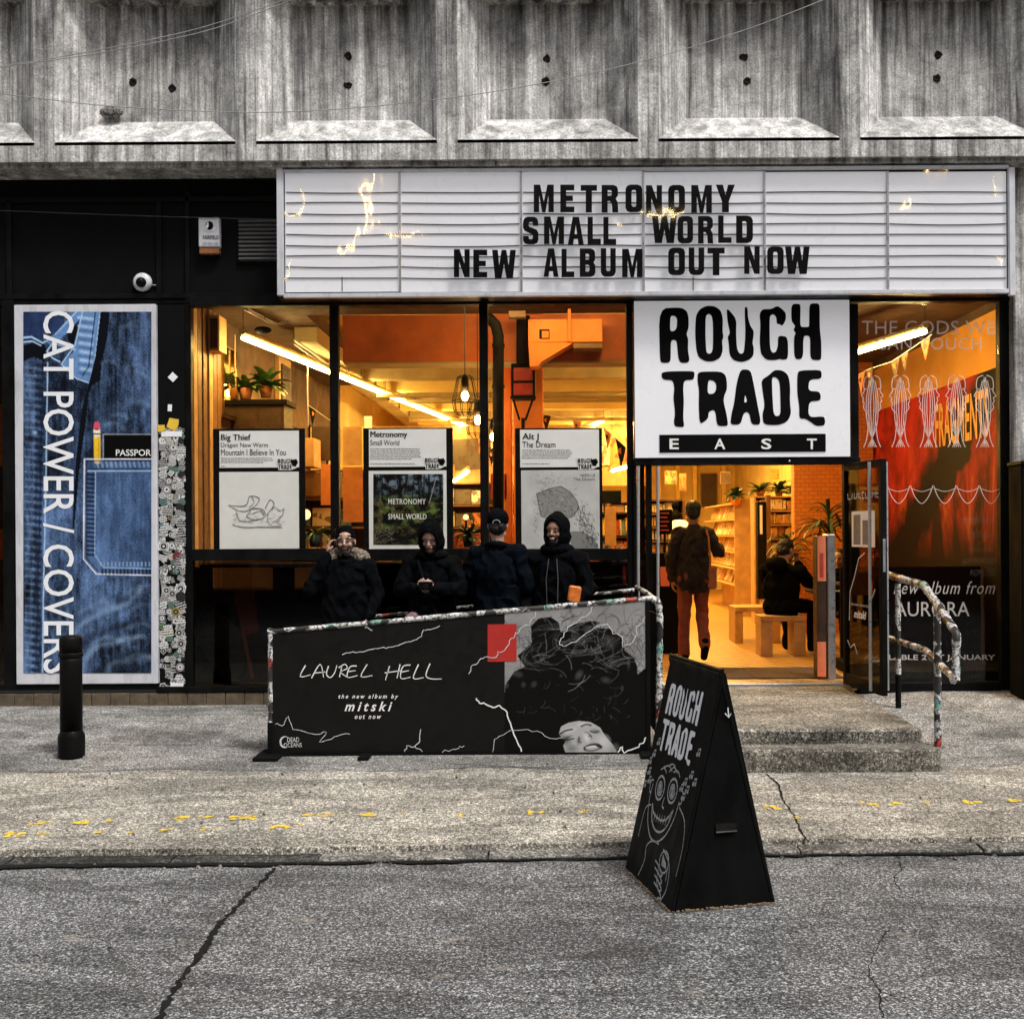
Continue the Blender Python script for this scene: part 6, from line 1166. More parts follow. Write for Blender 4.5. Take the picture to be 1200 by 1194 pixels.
a = P(889, 768, 12.4); b_ = P(941, 768, 12.4); bn = bench('plywood bench with slab legs carrying the seated man', a.x, b_.x, 2.25, 2.6, leg=.13); a = P(857, 750, 14.0); b_ = P(895, 750, 14.0); bench('plywood bench behind the first one, left of the seated man', a.x, b_.x+.15, 3.7, 4.2, leg=.10)
gt = thing('security_gate', 'grey upright security gate post with an orange strip beside the open door', 'security gate', (2.6, .42, ZF))
a, b_, c_, e_ = rect(969, 626, 978, 797, 10.4); MB().box(a, b_, .36, .56, ZF, e_).build('gate_edge', M['alu'], gt, .008); a, b_, c_, e_ = rect(957, 628, 968.5, 797, 10.4)
MB().box(a, b_, .38, .54, ZF, e_).build('gate_panel', M['wood_dark'], gt, .004)
for y0, y1 in ((628, 681), (752, 793)): pb('orange_strip', 958, y0, 968, y1, 10.375, .004, 'pink_paper', gt, .001)
pb('strip_print', 961, 648, 965, 676, 10.371, .003, 'red_paper', gt, 0)
ct = thing('counter', 'dark counter with a sign board and papers at the left of the entrance', 'counter', (1.05, 1.7, ZF))
a, b_, c_, e_ = rect(772, 648, 803, 728, 12.6); MB().box(a-.3, b_, 2.6, 3.3, ZF, e_).build('counter_body', M['black_matt'], ct, .006); pb('orange_notice', 774, 664, 784.5, 687, 12.58, .01, 'pink_paper', ct, .001)
mn = thing('menu_board', 'black menu board with orange lines of text at the left of the entrance', 'menu board', tuple(P(779, 648, 12.9))); pb('board', 771, 597, 788, 626, 12.9, .02, 'black_matt', mn); MB().tube([P(779, 626, 12.91), P(779, 650, 12.91)], .015, 6).build('stand', M['duct_black'], mn)
for i in range(5): pb('text_line', 774, 600.5+i*5, 784-(i % 2)*2, 602+i*5, 12.888, .003, 'red_paper', mn, 0)
lg = thing('mushroom_lamp', 'glowing mushroom table lamp behind the walking man', 'lamp', tuple(P(796, 640, 13.0))); c = P(796, 622, 13); MB().lathe((c.x, c.y, c.z), [(.055, -.15), (.045, .0), (.13, .02), (.12, .08), (.07, .12), (.01, .13)], 16).build('lamp_shade', M['lamp_shade_glow'], lg)
fg = thing('statue_bust', 'dark bust standing on the counter display', 'bust', tuple(P(795, 605, 14))); c = P(791, 592, 14); MB().ball(c, (.045, .05, .065), 12).build('head', M['duct_black'], fg); MB().lathe((c.x, c.y, c.z-.22), [(.05, 0), (.07, .05), (.09, .11), (.03, .15), (.03, .18)], 14).build('shoulders', M['duct_black'], fg)
pl_ = P(862, 592, 17.9); plant('round leaved plant in an orange pot on top of the record wall', pl_, .2, .3, 'bush', (.09, .14), 'orange_paint', 60, 'leaf_dark', 11)
for i, (x, y, d, lab) in enumerate(((890, 575, 16.4, 'trailing green plant on top of the crowded shelf, left'), (912, 573, 16.4, 'trailing green plant on top of the crowded shelf, middle'), (934, 577, 16.4, 'trailing green plant on top of the crowded shelf, right'))): plant(lab, (P(x, y, 16.8).x, 6.75, 2.215), .22, .3, 'bush', (.07, .08), n=40, seed=20+i)
plant('tall dark yucca standing in front of the crowded shelf', (P(926, 640, 14.6).x, 4.6, ZF), .38, 1.75, 'palm', (.13, .24), 'duct_black', 70, 'leaf_dark', 31)
plant('spiky dracaena against the orange partition', P(972, 716, 12.6), .42, 1.3, 'palm', (.14, .3), 'duct_black', 70, 'leaf_dark', 32)
po = thing('black_post', 'black post with a white reflecting stripe beside the crowded shelf', 'post', tuple(P(891, 700, 16))); pb('post_body', 888, 588, 898, 702, 16, .15, 'duct_black', po); pb('white_stripe', 890.5, 592, 893.5, 626, 15.99, .008, 'card_white', po, .001)
tag(MB().pbox(898.5, 580, 903.5, 705, 16, 0, .12).build('timber_post', M['wood'], None, .003), 'plain timber post to the right of the black post', 'post')
tb = thing('cafe_table', 'small dark table beside the seated people', 'table', (3.1, 2.4, ZF)); c = P(962, 702, 12.6); MB().box(c.x-.1, c.x+.8, 2.35, 2.95, .98, 1.01).build('tabletop', M['duct_black'], tb, .004); MB().tube([(c.x+.35, 2.65, ZF), (c.x+.35, 2.65, .979)], .03, 8).build('leg', M['duct_black'], tb)
tag(MB().box(c.x+.1, c.x+.3, 2.4, 2.55, 1.012, 1.02).build('magazine', M['card_white']), 'pale magazine lying on the dark table', 'magazine')
# things on the window ledge and behind the lower panes
sbox_l = tag(MB().box(-3.2, .68, .12, .5, 1.39, 1.42).build('window_ledge', M['black_matt'], None, .004), 'dark wooden ledge running behind the window transoms', 'ledge')
for i, (x0, x1, lab) in enumerate(((-3.44, -1.3, 'low black block added to darken the space behind the first lower panes'), (-1.28, .68, 'low black block added to darken the space behind the right lower panes'))): tag(MB().box(x0, x1, .45, .9, ZF, 1.17).build('added_dark_block', M['black_matt'], None, .006), lab, 'plinth')  # black blocks put in for dimness below the transoms
for i, (x0, x1, lab) in enumerate(((-3.44, -3.19, 'black panel added to darken the far left under the first transom'), (-2.62, -2.42, 'black panel added to darken the space between the two amber gaps under the first transom'), (-1.80, .68, 'long black board added to darken the space under the middle and right transoms'))): tag(MB().box(x0, x1, .46, .49, 1.171, 1.389).build('added_dark_board', M['black_matt'], None), lab, 'board')  # black boards added to darken this band, leaving the amber gaps open
tag(MB().box(-3.1, -1.5, 1.5, 1.53, 1.0, 1.40).build('plywood_panel', M['plywood'], None, .003), 'amber plywood panel glimpsed below the first window transom', 'panel')
q = thing('mail_sack', 'grey printed mail sack lying behind the lower left pane reading ROYAL MAIL', 'sack', tuple(P(262, 800, 10.25)))
mb = MB(); c = P(262, 757, 10.28); mb.ball(c, (.19, .07, .36), 40, (0, -.35, 0)); mb.v = [tuple(Vector(p)+Vector((1, .6, 1))*(.05*mnoise.noise(Vector(p)*6)+.025*mnoise.noise(Vector(p)*17))) for p in mb.v]; mb.build('sack_body', M['sack'], q)
text('Royal Mail', 243, 760, 285, 772, lambda x, y, h: P(x, y-(x-243)*.22, 10.185), M['ink'], q, 'lettering', .03)
tag(MB().box(*[0]*6).build('x', M['ink']), 'x') if False else None
rb = thing('red_board', 'dark red board leaning behind the lower left pane', 'board', tuple(P(292, 790, 10.3))); mb = MB(); v4 = [P(275, 694, 10.4), P(297, 692, 10.4), P(303, 740, 10.3), P(285, 745, 10.3)]; mb.add(v4+[p+Vector((0, .02, 0)) for p in v4], [(0, 1, 2, 3), (7, 6, 5, 4), (0, 4, 5, 1), (1, 5, 6, 2), (2, 6, 7, 3), (3, 7, 4, 0)]); mb.build('board_face', M['red_paper'], rb); MB().tube([P(276, 700, 10.38), P(296, 795, 10.2)], .02, 6).build('prop', M['orange_dark'], rb)
rg = random.Random(77)
plant('grassy plant in a grey pot on the ledge between the first two displays', P(370, 641, 10.3), .22, .2, 'palm', (.07, .11), 'sack', 30, 'leaf', 40); plant('dark plant on the ledge at the right of the woodland display', P(549, 641, 10.35), .16, .2, 'bush', (.06, .09), 'sack', 40, 'leaf_dark', 41)
for i, (x, y, d, r, m_, lab) in enumerate(((358, 603, 11.5, .055, 'lamp_shade_glow', 'glowing globe lamp beside the pencil sketch display'), (546, 606, 12, .03, 'lamp_shade_glow', 'tiny glowing globe beside the woodland display'))): t = thing('globe_lamp', lab, 'lamp', tuple(P(x, y, d))); c = P(x, y, d); MB().ball(c, r, 14).build('globe', M[m_], t); MB().tube([c-Vector((0, 0, r)), (c.x, c.y, 1.42 if False else c.z-.25)], .012, 6).build('stem', M['duct_black'], t)
for (x0, y0, x1, y1, d, m_, lab) in ((402, 547, 425, 612, 12.2, 'orange_paper', 'orange paper sheet hanging left of the woodland display'), (402, 500, 424, 545, 13, 'plywood', 'pale board hanging above the orange paper sheet'), (427, 488, 436, 512, 14, 'card_white', 'small framed picture high behind the second window'), (376, 544, 388, 592, 12.5, 'orange_paper', 'orange card right of the pencil sketch display'), (575, 555, 594, 585, 12.0, 'red_paper', 'red price list beside the black duct'), (706, 575, 728, 590, 12.4, 'screen_dark', 'dark flat screen beside the ink drawing display'), (709, 594, 722, 640, 13.5, 'plywood', 'pale printed panel below the dark screen'), (365, 500, 388, 540, 14, 'wood_dark', 'dark cardboard box on the shelf under the flag')):
    t = thing('hanging_sheet' if m_ != 'screen_dark' else 'flat_screen', lab, 'panel', tuple(P((x0+x1)/2, y1, d))); pb('sheet', x0, y0, x1, y1, d, .015, m_, t, .002)
    if m_ == 'red_paper':
        for i in range(6): pb('text_line', x0+3, y0+4+i*4, x1-3-(i % 3)*2, y0+5.2+i*4, d-.004, .003, 'orange_paper', t, 0)
# T-shirts on the wall
for (x, y, d, m_, lab) in ((413, 505, 16, 'wall_cream', 'pale t-shirt pinned on the left wall behind the second window'), (716, 600, 12.8, 'card_white', None)):
    if lab is None: continue
    mb = MB(); w_ = .3; c = P(x, y, d); o = [(-.16, -.6), (-.17, -.1), (-.3, -.2), (-.34, -.1), (-.15, .06), (-.06, .03), (.06, .03), (.15, .06), (.34, -.1), (.3, -.2), (.17, -.1), (.16, -.6)]; n = len(o)
    mb.add([c+Vector((a, -.02, b2)) for a, b2 in o]+[c+Vector((a, .02, b2)) for a, b2 in o], [tuple(range(n)), tuple(range(2*n-1, n-1, -1))]+[(i, (i+1) % n, (i+1) % n+n, i+n) for i in range(n)]); tag(mb.build('t_shirt', M[m_]), lab, 't-shirt')
# bunting
def bunting(label, pts, flags, d0, d1, seed=1):
    t = thing('bunting', label, 'bunting', tuple(P(*pts[0], d0)), 'strings of bunting'); L_ = [P(x, y, d0+(d1-d0)*i/(len(pts)-1)) for i, (x, y) in enumerate(pts)]
    MB().tube(L_, .004, 5).build('string', M['card_white'], t)
    for (u, m_, s) in flags:
        k = min(int(u*(len(L_)-1)), len(L_)-2); f_ = u*(len(L_)-1)-k; c = L_[k].lerp(L_[k+1], f_); e = (L_[k+1]-L_[k]).normalized()*s*.5; q = MB(); tip = c-Vector((0, 0, s*1.35)); o = Vector((0, .004, 0))
        q.add([c-e, c+e, tip, c-e+o, c+e+o, tip+o], [(0, 1, 2), (5, 4, 3), (0, 3, 4, 1), (1, 4, 5, 2), (2, 5, 3, 0)]); q.build('flag', M[m_], t)
        q = MB(); cc = c-Vector((0, .003, s*.42)); q.add([cc+Vector((s*.16*math.cos(a), -.002, s*.16*math.sin(a))) for a in [k2*.63 for k2 in range(10)]], [tuple(range(10))]); q.build('flag_emblem', M['orange_paper' if m_ != 'orange_paint' else 'wood_dark'], t)
bunting('string of dark and orange pennants across the red wall in the right window', [(1004, 440), (1020, 432), (1045, 424), (1066, 410), (1092, 392)], [(.08, 'orange_paint', .17), (.24, 'wood_dark', .16), (.55, 'wood_dark', .17), (.68, 'wood_dark', .14), (.93, 'orange_dark', .16)], 12.2, 10.9)
bunting('string of pennants seen through the third window', [(572, 530), (600, 500), (640, 486), (680, 494), (712, 505), (738, 528)], [(.03, 'duct_black', .15), (.40, 'wood_dark', .14), (.58, 'orange_paint', .12), (.80, 'orange_paint', .15), (.92, 'duct_black', .20)], 12.6, 11.2)
bunting('string of pennants seen through the first window', [(360, 474), (400, 502), (440, 505)], [(.07, 'duct_black', .16), (.95, 'duct_black', .12)], 12.6, 14)
# bric-a-brac on the ledge and plinths: jars, books
jar = MB().lathe((0, 0, 0), [(.03, 0), (.034, .01), (.034, .08), (.02, .095), (.02, .11)], 12).mesh('jar')
used_j = set()
for i in range(22):
    x = rg.choice([rg.uniform(355, 388), rg.uniform(400, 425), rg.uniform(532, 562), rg.uniform(708, 734)]); c = P(x, 640, 10.32); me = jar.copy(); me.materials.append(M[rg.choice(['orange_bag', 'card_white', 'red_metal', 'wood', 'terracotta', 'screen_dark'])])
    kj = (me.materials[0].name, c.x < -1.9, c.x < -1.6, c.x < -.6)
    if kj in used_j: continue
    used_j.add(kj); o = bpy.data.objects.new('jar', me); C.objects.link(o); o.location = (c.x, .16+.02*i, 1.42); s = rg.uniform(.7, 1.5); o.scale = (s, s, s); ORG[o.name] = Vector(o.location); jn = me.materials[0].name; tag(o, {'orange_bag': 'orange', 'card_white': 'white', 'red_metal': 'dark red', 'wood': 'brown', 'terracotta': 'terracotta', 'screen_dark': 'black'}[jn]+' jar standing on the dark window ledge, '+('in the first window' if c.x < -1.9 else 'left of the woodland display' if c.x < -1.6 else 'right of the woodland display' if c.x < -.6 else 'right of the ink drawing display'), 'jar', 'jars on the window ledge')

# framed prints along the left wall
for i in range(7):
    y = 4.9+i*1.25; t = thing('framed_print', ORD[i]+' framed print along the pale left wall, counted from the window', 'picture', (-3.44, y, 2.3), 'framed prints on the left wall'); z = 2.75+.12*(i % 2)
    MB().box(-3.447, -3.425, y-.3, y+.3, z-.38, z+.38).build('picture_frame', M['duct_black'], t, .003); inst(cov, 'print', t, (-3.423, y, z), (0, 0, 0), (.006, .54, .70))
for i, (x, y, z, w_, h_, m_) in enumerate(((-3.1, 3.6, 2.5, .5, .35, 'plywood'), (-2.9, 3.7, 2.15, .6, .3, 'wood'), (-3.2, 2.9, 2.0, .4, .45, 'wood_dark'))):
    tag(MB().box(x-w_/2, x+w_/2, y-.2, y+.2, z, z+h_).build('cardboard_box', M[m_], None, .006), ['pale', 'brown', 'dark'][i]+' box stacked among the shelves behind the first window', 'box')

tag(MB().box(2.95, 4.38, 1.3, 1.33, ZF, 1.32).build('added_dark_panel', M['right_wall_mural']), 'low dark maroon panel added to hide the bright floor behind the right window', 'panel')  # added to keep the bright floor out of sight
tag(MB().box(-3.397, -3.36, .14, .44, ZF, 1.39).build('added_end_panel', M['black_matt']), 'narrow black panel added to darken the lower left corner of the first window', 'panel')  # added black cover over the brightly lit ends of the wall boards

rg = random.Random(55)
for i in range(16):     # prints pinned to the wall behind the shelves and piers
    x = rg.uniform(-3.2, 1.6); z = rg.choice([2.75, 3.15]); w_ = rg.uniform(.35, .6); y = 9.9
    if i == 0: pw_ = thing('poster_wall', 'panel of overlapping music posters far back in the shop', 'poster wall', (-.8, 10, ZF)); MB().box(-3.3, 1.8, 9.98, 10.02, 2.52, 3.62).build('pin_board', M['plywood'], pw_)
    inst(cov, 'poster', pw_, (-3.05+i*.31, 9.965-.003*(i % 3), z-.05), (0, rg.uniform(-.06, .06), 0), (w_*.8, .01, w_))

shelf('record_shelf', 'low bookcase of records against the far wall left of the walking man', 1.0, 2.3, 9.0, ZF, 2.2, 6, face=True, size=.26, seed=12, me=covy)
shelf('item_shelf', 'shelf of small goods behind the counter at the left of the entrance', 1.05, 1.75, 4.4, ZF+.9, 2.1, 5, face=False, size=.17, seed=13, me=covy)
for i, (x, y, d, w_, h_) in enumerate(((786, 560, 20, 14, 16), (800, 565, 20, 8, 20), (850, 560, 20, 12, 14), (908, 556, 20, 10, 12), (760, 575, 16, 6, 14))):
    t = thing('wall_print', ['large', 'tall', 'square', 'small', 'narrow'][i]+' music poster hanging high in the bright back of the shop', 'poster', tuple(P(x, y+h_/2, d)), 'posters high in the back of the shop'); MB().pbox(x-w_/2, y-h_/2, x+w_/2, y+h_/2, d, .012, .0).build('print_board', M['plywood'], t); a = P(x, y, d-.03); inst(cov, 'print', t, a, (0, 0, 0), (w_/1300*d*.9, .006, h_/1300*d*.9))

tag(MB().box(2.86, 4.38, .12, 1.27, ZF, ZF+.10).build('added_floor_cover', M['black_matt'], None, .004), 'low black block added to cover the bright floor inside the right window', 'platform')  # added block that blacks out the lit floor strip
# ============================================================ PEOPLE
def cap(mb, p, q, r1, r2, n=12):
    p, q = Vector(p), Vector(q); d = (q-p); L_ = max(d.length, 1e-4); d /= L_; pts = []; rr = []
    for k in range(5): a = math.pi/2*(1-k/4); pts.append(p-d*r1*math.sin(a)); rr.append(max(r1*math.cos(a), .0008))
    for k in range(1, 5): a = math.pi/2*k/4; pts.append(q+d*r2*math.sin(a)); rr.append(max(r2*math.cos(a), .0008))
    pts.insert(5, q); rr.insert(5, r2); mb.tube(pts, rr, n)
def blob(name, mb, T, vox, m, parent, sm=4, cut=None, wr=0, seed=0, wrs=9):
    me = mb.mesh('b'); o = bpy.data.objects.new('tmp', me); C.objects.link(o)
    md = o.modifiers.new('r', 'REMESH'); md.mode = 'VOXEL'; md.voxel_size = vox; md.use_smooth_shade = True
    if sm: s_ = o.modifiers.new('s', 'SMOOTH'); s_.factor = .5; s_.iterations = sm
    ev = o.evaluated_get(bpy.context.evaluated_depsgraph_get()); nm = bpy.data.meshes.new_from_object(ev); bpy.data.objects.remove(o)
    n = len(nm.vertices); co = np.empty(n*3, 'f'); nm.vertices.foreach_get('co', co); co = co.reshape(-1, 3)
    if wr:
        no = np.empty(n*3, 'f'); nm.vertices.foreach_get('normal', no); no = no.reshape(-1, 3); f = np.array([mnoise.noise(Vector((c[0]*wrs+seed, c[1]*wrs, c[2]*wrs*.7))) for c in co.tolist()]); f = (1-np.abs(f)*2.4)
        co = co+no*(f[:, None]*wr)
    if cut:
        bm = bmesh.new(); nm.vertices.foreach_set('co', co.astype('f').ravel()); bm.from_mesh(nm); bmesh.ops.delete(bm, geom=[v for v in bm.verts if cut(v.co)], context='VERTS'); bm.to_mesh(nm); bm.free()
        n = len(nm.vertices); co = np.empty(n*3, 'f'); nm.vertices.foreach_get('co', co); co = co.reshape(-1, 3)
    A = np.array(T.to_3x3()); co = co @ A.T+np.array(T.translation); nm.vertices.foreach_set('co', co.astype('f').ravel()); nm.materials.clear()
    return link(nm, name, m, parent)
def hand(mb, w_, d, n, curl=.5, th=1, s=1.0):
    w_, d, n = Vector(w_), Vector(d).normalized(), Vector(n).normalized(); sd_ = d.cross(n).normalized(); n = sd_.cross(d).normalized()
    M3 = Matrix((sd_, d, n)).transposed(); mb.ball(w_+d*.048*s, (.041*s, .052*s, .017*s), 12, M3.to_euler())
    for i, (k, o) in enumerate(((.92, -.030), (1.0, -.010), (.95, .010), (.76, .029))):
        p = w_+d*.085*s+sd_*o*s*-th; a = .15+curl*.3; r = .0092*s
        for L_, r2 in ((.040, .0085), (.027, .0080), (.020, .0070)):
            dd = d*math.cos(a)+n*math.sin(a)+sd_*(o*1.2*-th); q = p+dd.normalized()*L_*k*s; cap(mb, p, q, r, r2*s, 8); p = q; r = r2*s; a += curl*(.9+.1*i)
    p = w_+d*.022*s+sd_*.030*s*th; q = p+(d*.6+sd_*th*.75+n*.25).normalized()*.038*s; cap(mb, p, q, .0125*s, .0105*s, 8); cap(mb, q, q+(d*.85+sd_*th*(.4-curl*.7)+n*(.3+curl*.5)).normalized()*.032*s, .0105*s, .0085*s, 8)
def head(mb, Hm):
    B = lambda c, r: mb.ball(Hm @ Vector(c), r, 16, Hm.to_3x3().to_euler())
    B((0, .018, .030), (.077, .093, .086)); B((0, -.016, -.030), (.058, .066, .084)); B((0, -.052, -.098), (.024, .024, .022)); B((0, -.030, .03), (.066, .066, .07))
    for s in (-1, 1): B((s*.040, -.055, -.030), (.022, .024, .022)); B((s*.078, .012, -.008), (.010, .020, .032)); B((s*.050, -.01, -.075), (.02, .035, .025))
    V = lambda c: Hm @ Vector(c)
    cap(mb, V((0, -.084, .012)), V((0, -.108, -.026)), .0085, .0125, 10); B((.012, -.096, -.030), (.009, .010, .008)); B((-.012, -.096, -.030), (.009, .010, .008))
    cap(mb, V((-.045, -.070, .026)), V((.045, -.070, .026)), .013, .013, 8); cap(mb, V((-.016, -.082, -.058)), V((.016, -.082, -.058)), .010, .010, 8)
def face_parts(t, T, Hm, hair='hair_dark', smile=False, beard=None, down=False):
    def k(name, build, m): q = MB(); build(q); q.v = [tuple(T @ (Hm @ Vector(p))) for p in q.v]; q.build(name, M[m], t)
    for s in (-1, 1):
        if not down: k('eye', lambda q: q.ball((s*.031, -.0745, .006), (.0125, .010, .0075), 10), 'eye_white'); k('iris', lambda q: q.ball((s*.031, -.0835, .006), (.0055, .003, .0060), 8), 'hair_dark')
        else: k('eyelid', lambda q: q.ball((s*.031, -.080, .003), (.013, .006, .003), 10), 'hair_dark')
        k('eyebrow', lambda q: q.tube([(s*.014, -.090, .024), (s*.030, -.089, .030), (s*.050, -.076, .024)], [.0035, .0045, .002], 6), hair)
    if smile: k('teeth', lambda q: q.ball((0, -.0915, -.060), (.022, .004, .0065), 10), 'tooth'); k('lip', lambda q: q.tube([(-.026, -.086, -.052), (-.014, -.092, -.068), (0, -.094, -.071), (.014, -.092, -.068), (.026, -.086, -.052)], .0036, 6), 'lip')
    else: k('lip', lambda q: q.ball((0, -.0905, -.058), (.022, .006, .0062), 10), 'lip')
    if beard:
        q = MB()
        for a, b_ in (((-.052, -.03, -.055), (-.026, -.062, -.098)), ((-.026, -.062, -.098), (.026, -.062, -.098)), ((.026, -.062, -.098), (.052, -.03, -.055)), ((-.024, -.086, -.045), (.024, -.086, -.045)), ((-.026, -.084, -.046), (-.026, -.064, -.09)), ((.026, -.084, -.046), (.026, -.064, -.09)), ((-.055, -.01, -.03), (-.052, -.03, -.055)), ((.055, -.01, -.03), (.052, -.03, -.055))): cap(q, a, b_, .015 if abs(a[0]) > .03 or a[2] < -.09 else .0062, .015 if a[2] < -.09 else .0065, 8)
        q.v = [tuple(Hm @ Vector(p)) for p in q.v]; blob('beard', q, T, .004, M[beard], t, 2, wr=.001, wrs=90)
def person(label, loc, rz=0, s=1.0, hp=(0, -.01, 1.655), hr=(0, 0, 0), hs=1.0, l=((-.27, .03, 1.16), (-.27, -.06, .92)), r=((.27, .03, 1.16), (.27, -.06, .92)), skin='skin', lh=None, rh=None, coat='cloth_black', legs='denim_black', hood=None, hat=None, hair=None, beard=None, smile=False, down=False, legpose=None, vox=.0065, wide=1.0, face=True, coat_len=.80, scarf=None, lean=0):
    t = thing('person', label, 'person', tuple(loc)); T = Matrix.Translation(loc) @ Matrix.Rotation(rz, 4, 'Z') @ Matrix.Scale(s, 4)
    Hm = Matrix.Translation(hp) @ Euler(hr, 'XYZ').to_matrix().to_4x4() @ Matrix.Scale(hs, 4); nk = Vector((hp[0]*.5, hp[1]*.3+.01+lean*.5, hp[2]-.155)); LY = Vector((0, lean, 0))
    sl_, sr_ = Vector((-.175*wide, 0, nk.z-.085))+LY, Vector((.175*wide, 0, nk.z-.085))+LY; dz = nk.z-1.5
    lp = legpose or dict(hl=(-.09, 0, .92), kl=(-.10, -.02, .50), al=(-.11, .02, .09), tl=(-.12, -.13, .035), hr_=(.09, 0, .92), kr=(.10, -.02, .50), ar=(.11, .02, .09), tr=(.12, -.13, .035))
    hipz = lp['hl'][2]; tors = MB()
    b = MB(); head(b, Hm); cap(b, nk-Vector((0, 0, .05)), Hm @ Vector((0, .02, -.06)), .058, .054, 12)
    cap(b, (0, 0, hipz+.02), nk-Vector((0, 0, .2)), .09, .085); 
    for sh, (e, w_), hd, th in ((sl_, l, lh, -1), (sr_, r, rh, 1)):
        cap(b, sh, e, .045, .038); cap(b, e, w_, .036, .026); cap(b, nk-Vector((0, 0, .1)), sh, .05, .045)
        h_ = hd or dict(d=Vector(w_)-Vector(e), n=(-th, -.2, 0), c=.45); hand(b, Vector(w_)+Vector(h_['d']).normalized()*.012, h_['d'], h_['n'], h_['c'], h_.get('t', th))
    for a, k, q, tt in ((lp['hl'], lp['kl'], lp['al'], lp['tl']), (lp['hr_'], lp['kr'], lp['ar'], lp['tr'])): cap(b, (a[0]*.6, a[1], a[2]+.03), a, .07, .07); cap(b, a, k, .065, .045); cap(b, k, q, .045, .034); cap(b, q, tt, .034, .03)
    blob('body', b, T, vox, M[skin], t, 2)
    j = MB(); cz = nk.z
    j.ball(Vector((0, .01, cz-.25))+LY*.6, (.195*wide, .125, .23), 18); j.ball((0, .0, (cz+hipz)/2-.03), (.175*wide, .125, .22), 18); cap(j, sl_, sr_, .075, .075); cap(j, nk-Vector((0, 0, .13)), nk-Vector((0, 0, .03)), .10, .068)
    bot = Vector((0, .01, max(hipz-.04, coat_len) if legpose else coat_len)); j.ball((0, .0, (bot.z+cz-.5)/2+.02), (.185*wide, .13, abs(cz-.5-bot.z)/2+.14), 18)
    for xx in (-.095, 0, .095):
        if not legpose or legs == 'cloth_brown': cap(j, (xx*wide, 0, cz-.40), (xx*wide, .0, coat_len+.04), .105, .098)
    for sh, (e, w_) in ((sl_, l), (sr_, r)): cap(j, sh, e, .072, .060); cap(j, e, Vector(e).lerp(Vector(w_), .96), .060, .043)
    blob('coat', j, T, vox*1.25, M[coat], t, 2, wr=.017, seed=loc[0]*3, wrs=11)
    if not hood and coat != 'cloth_plaid': c_ = MB(); c_.tube([nk+Vector((.085*math.cos(a), .075*math.sin(a)+.005, -.02+.02*math.sin(a))) for a in [k*math.pi/8 for k in range(17)]], .026, 8); blob('collar', c_, T, .008, M[coat], t, 2, wr=.004)
    g = MB()
    for a, k, q in ((lp['hl'], lp['kl'], lp['al']), (lp['hr_'], lp['kr'], lp['ar'])): cap(g, (a[0]*.5, a[1], a[2]+.05), a, .115, .105); cap(g, a, k, .093, .070); cap(g, k, Vector(q)+Vector((0, 0, -.01)), .068, .058)
    blob('trousers', g, T, vox*1.4, M[legs], t, 3, wr=.009, seed=3)
    for q, tt in ((lp['al'], lp['tl']), (lp['ar'], lp['tr'])): f = MB(); cap(f, Vector(q)+Vector((0, .02, -.03)), tt, .047, .040); cap(f, q, Vector(q)+Vector((0, 0, .03)), .048, .05); blob('shoe', f, T, .008, M['denim_black'], t, 2)
    if face: face_parts(t, T, Hm, 'hair_dark', smile, beard, down)
    Hi = Hm.inverted()
    if hood:
        q = MB(); E_ = Hm.to_3x3().to_euler(); q.ball(Hm @ Vector((0, .025, .028)), (.112, .128, .132), 20, E_); q.ball(Hm @ Vector((0, .03, -.05)), (.118, .12, .12), 20, E_); q.ball(nk+Vector((0, .01, 0)), (.15, .12, .06), 18); q.ball(Hm @ Vector((0, .04, .10)), (.07, .08, .07), 14, E_)
        def cut(c): p = Hi @ c; return p.y < .0 and (p.x/.074)**2+((p.z+.012)/.112)**2 < 1
        blob('hood', q, T, .007, M[hood], t, 3, cut, .006, 5, 12)
        q = MB(); q.tube([Hm @ Vector((.078*math.cos(a), -.062-.02*abs(math.sin(a)), -.010+.116*math.sin(a))) for a in [k*2*math.pi/28 for k in range(29)]], .011, 8); blob('hood_edge', q, T, .006, M[hood], t, 1, wr=.003)
    if hair: q = MB(); E_ = Hm.to_3x3().to_euler(); q.ball(Hm @ Vector((0, .030, .045)), (.084, .094, .082), 18, E_); q.ball(Hm @ Vector((0, .055, -.01)), (.074, .066, .075), 18, E_); blob('hair', q, T, .006, M[hair], t, 2, lambda c: (Hi @ c).y < -.035 and (Hi @ c).z < .06, .006, 2, 30)
    if hat == 'beanie':
        q = MB(); E_ = Hm.to_3x3().to_euler(); q.ball(Hm @ Vector((0, .022, .058)), (.086, .102, .088), 18, E_); blob('beanie', q, T, .006, M['cloth_black'], t, 2, lambda c: (Hi @ c).z < .026, .003, 2, 30)
        q = MB(); q.tube([Hm @ Vector((.080*math.cos(a), .020+.096*math.sin(a), .042)) for a in [k*2*math.pi/24 for k in range(25)]], .013, 8); blob('beanie_cuff', q, T, .006, M['cloth_black'], t, 1, wr=.002, wrs=30)
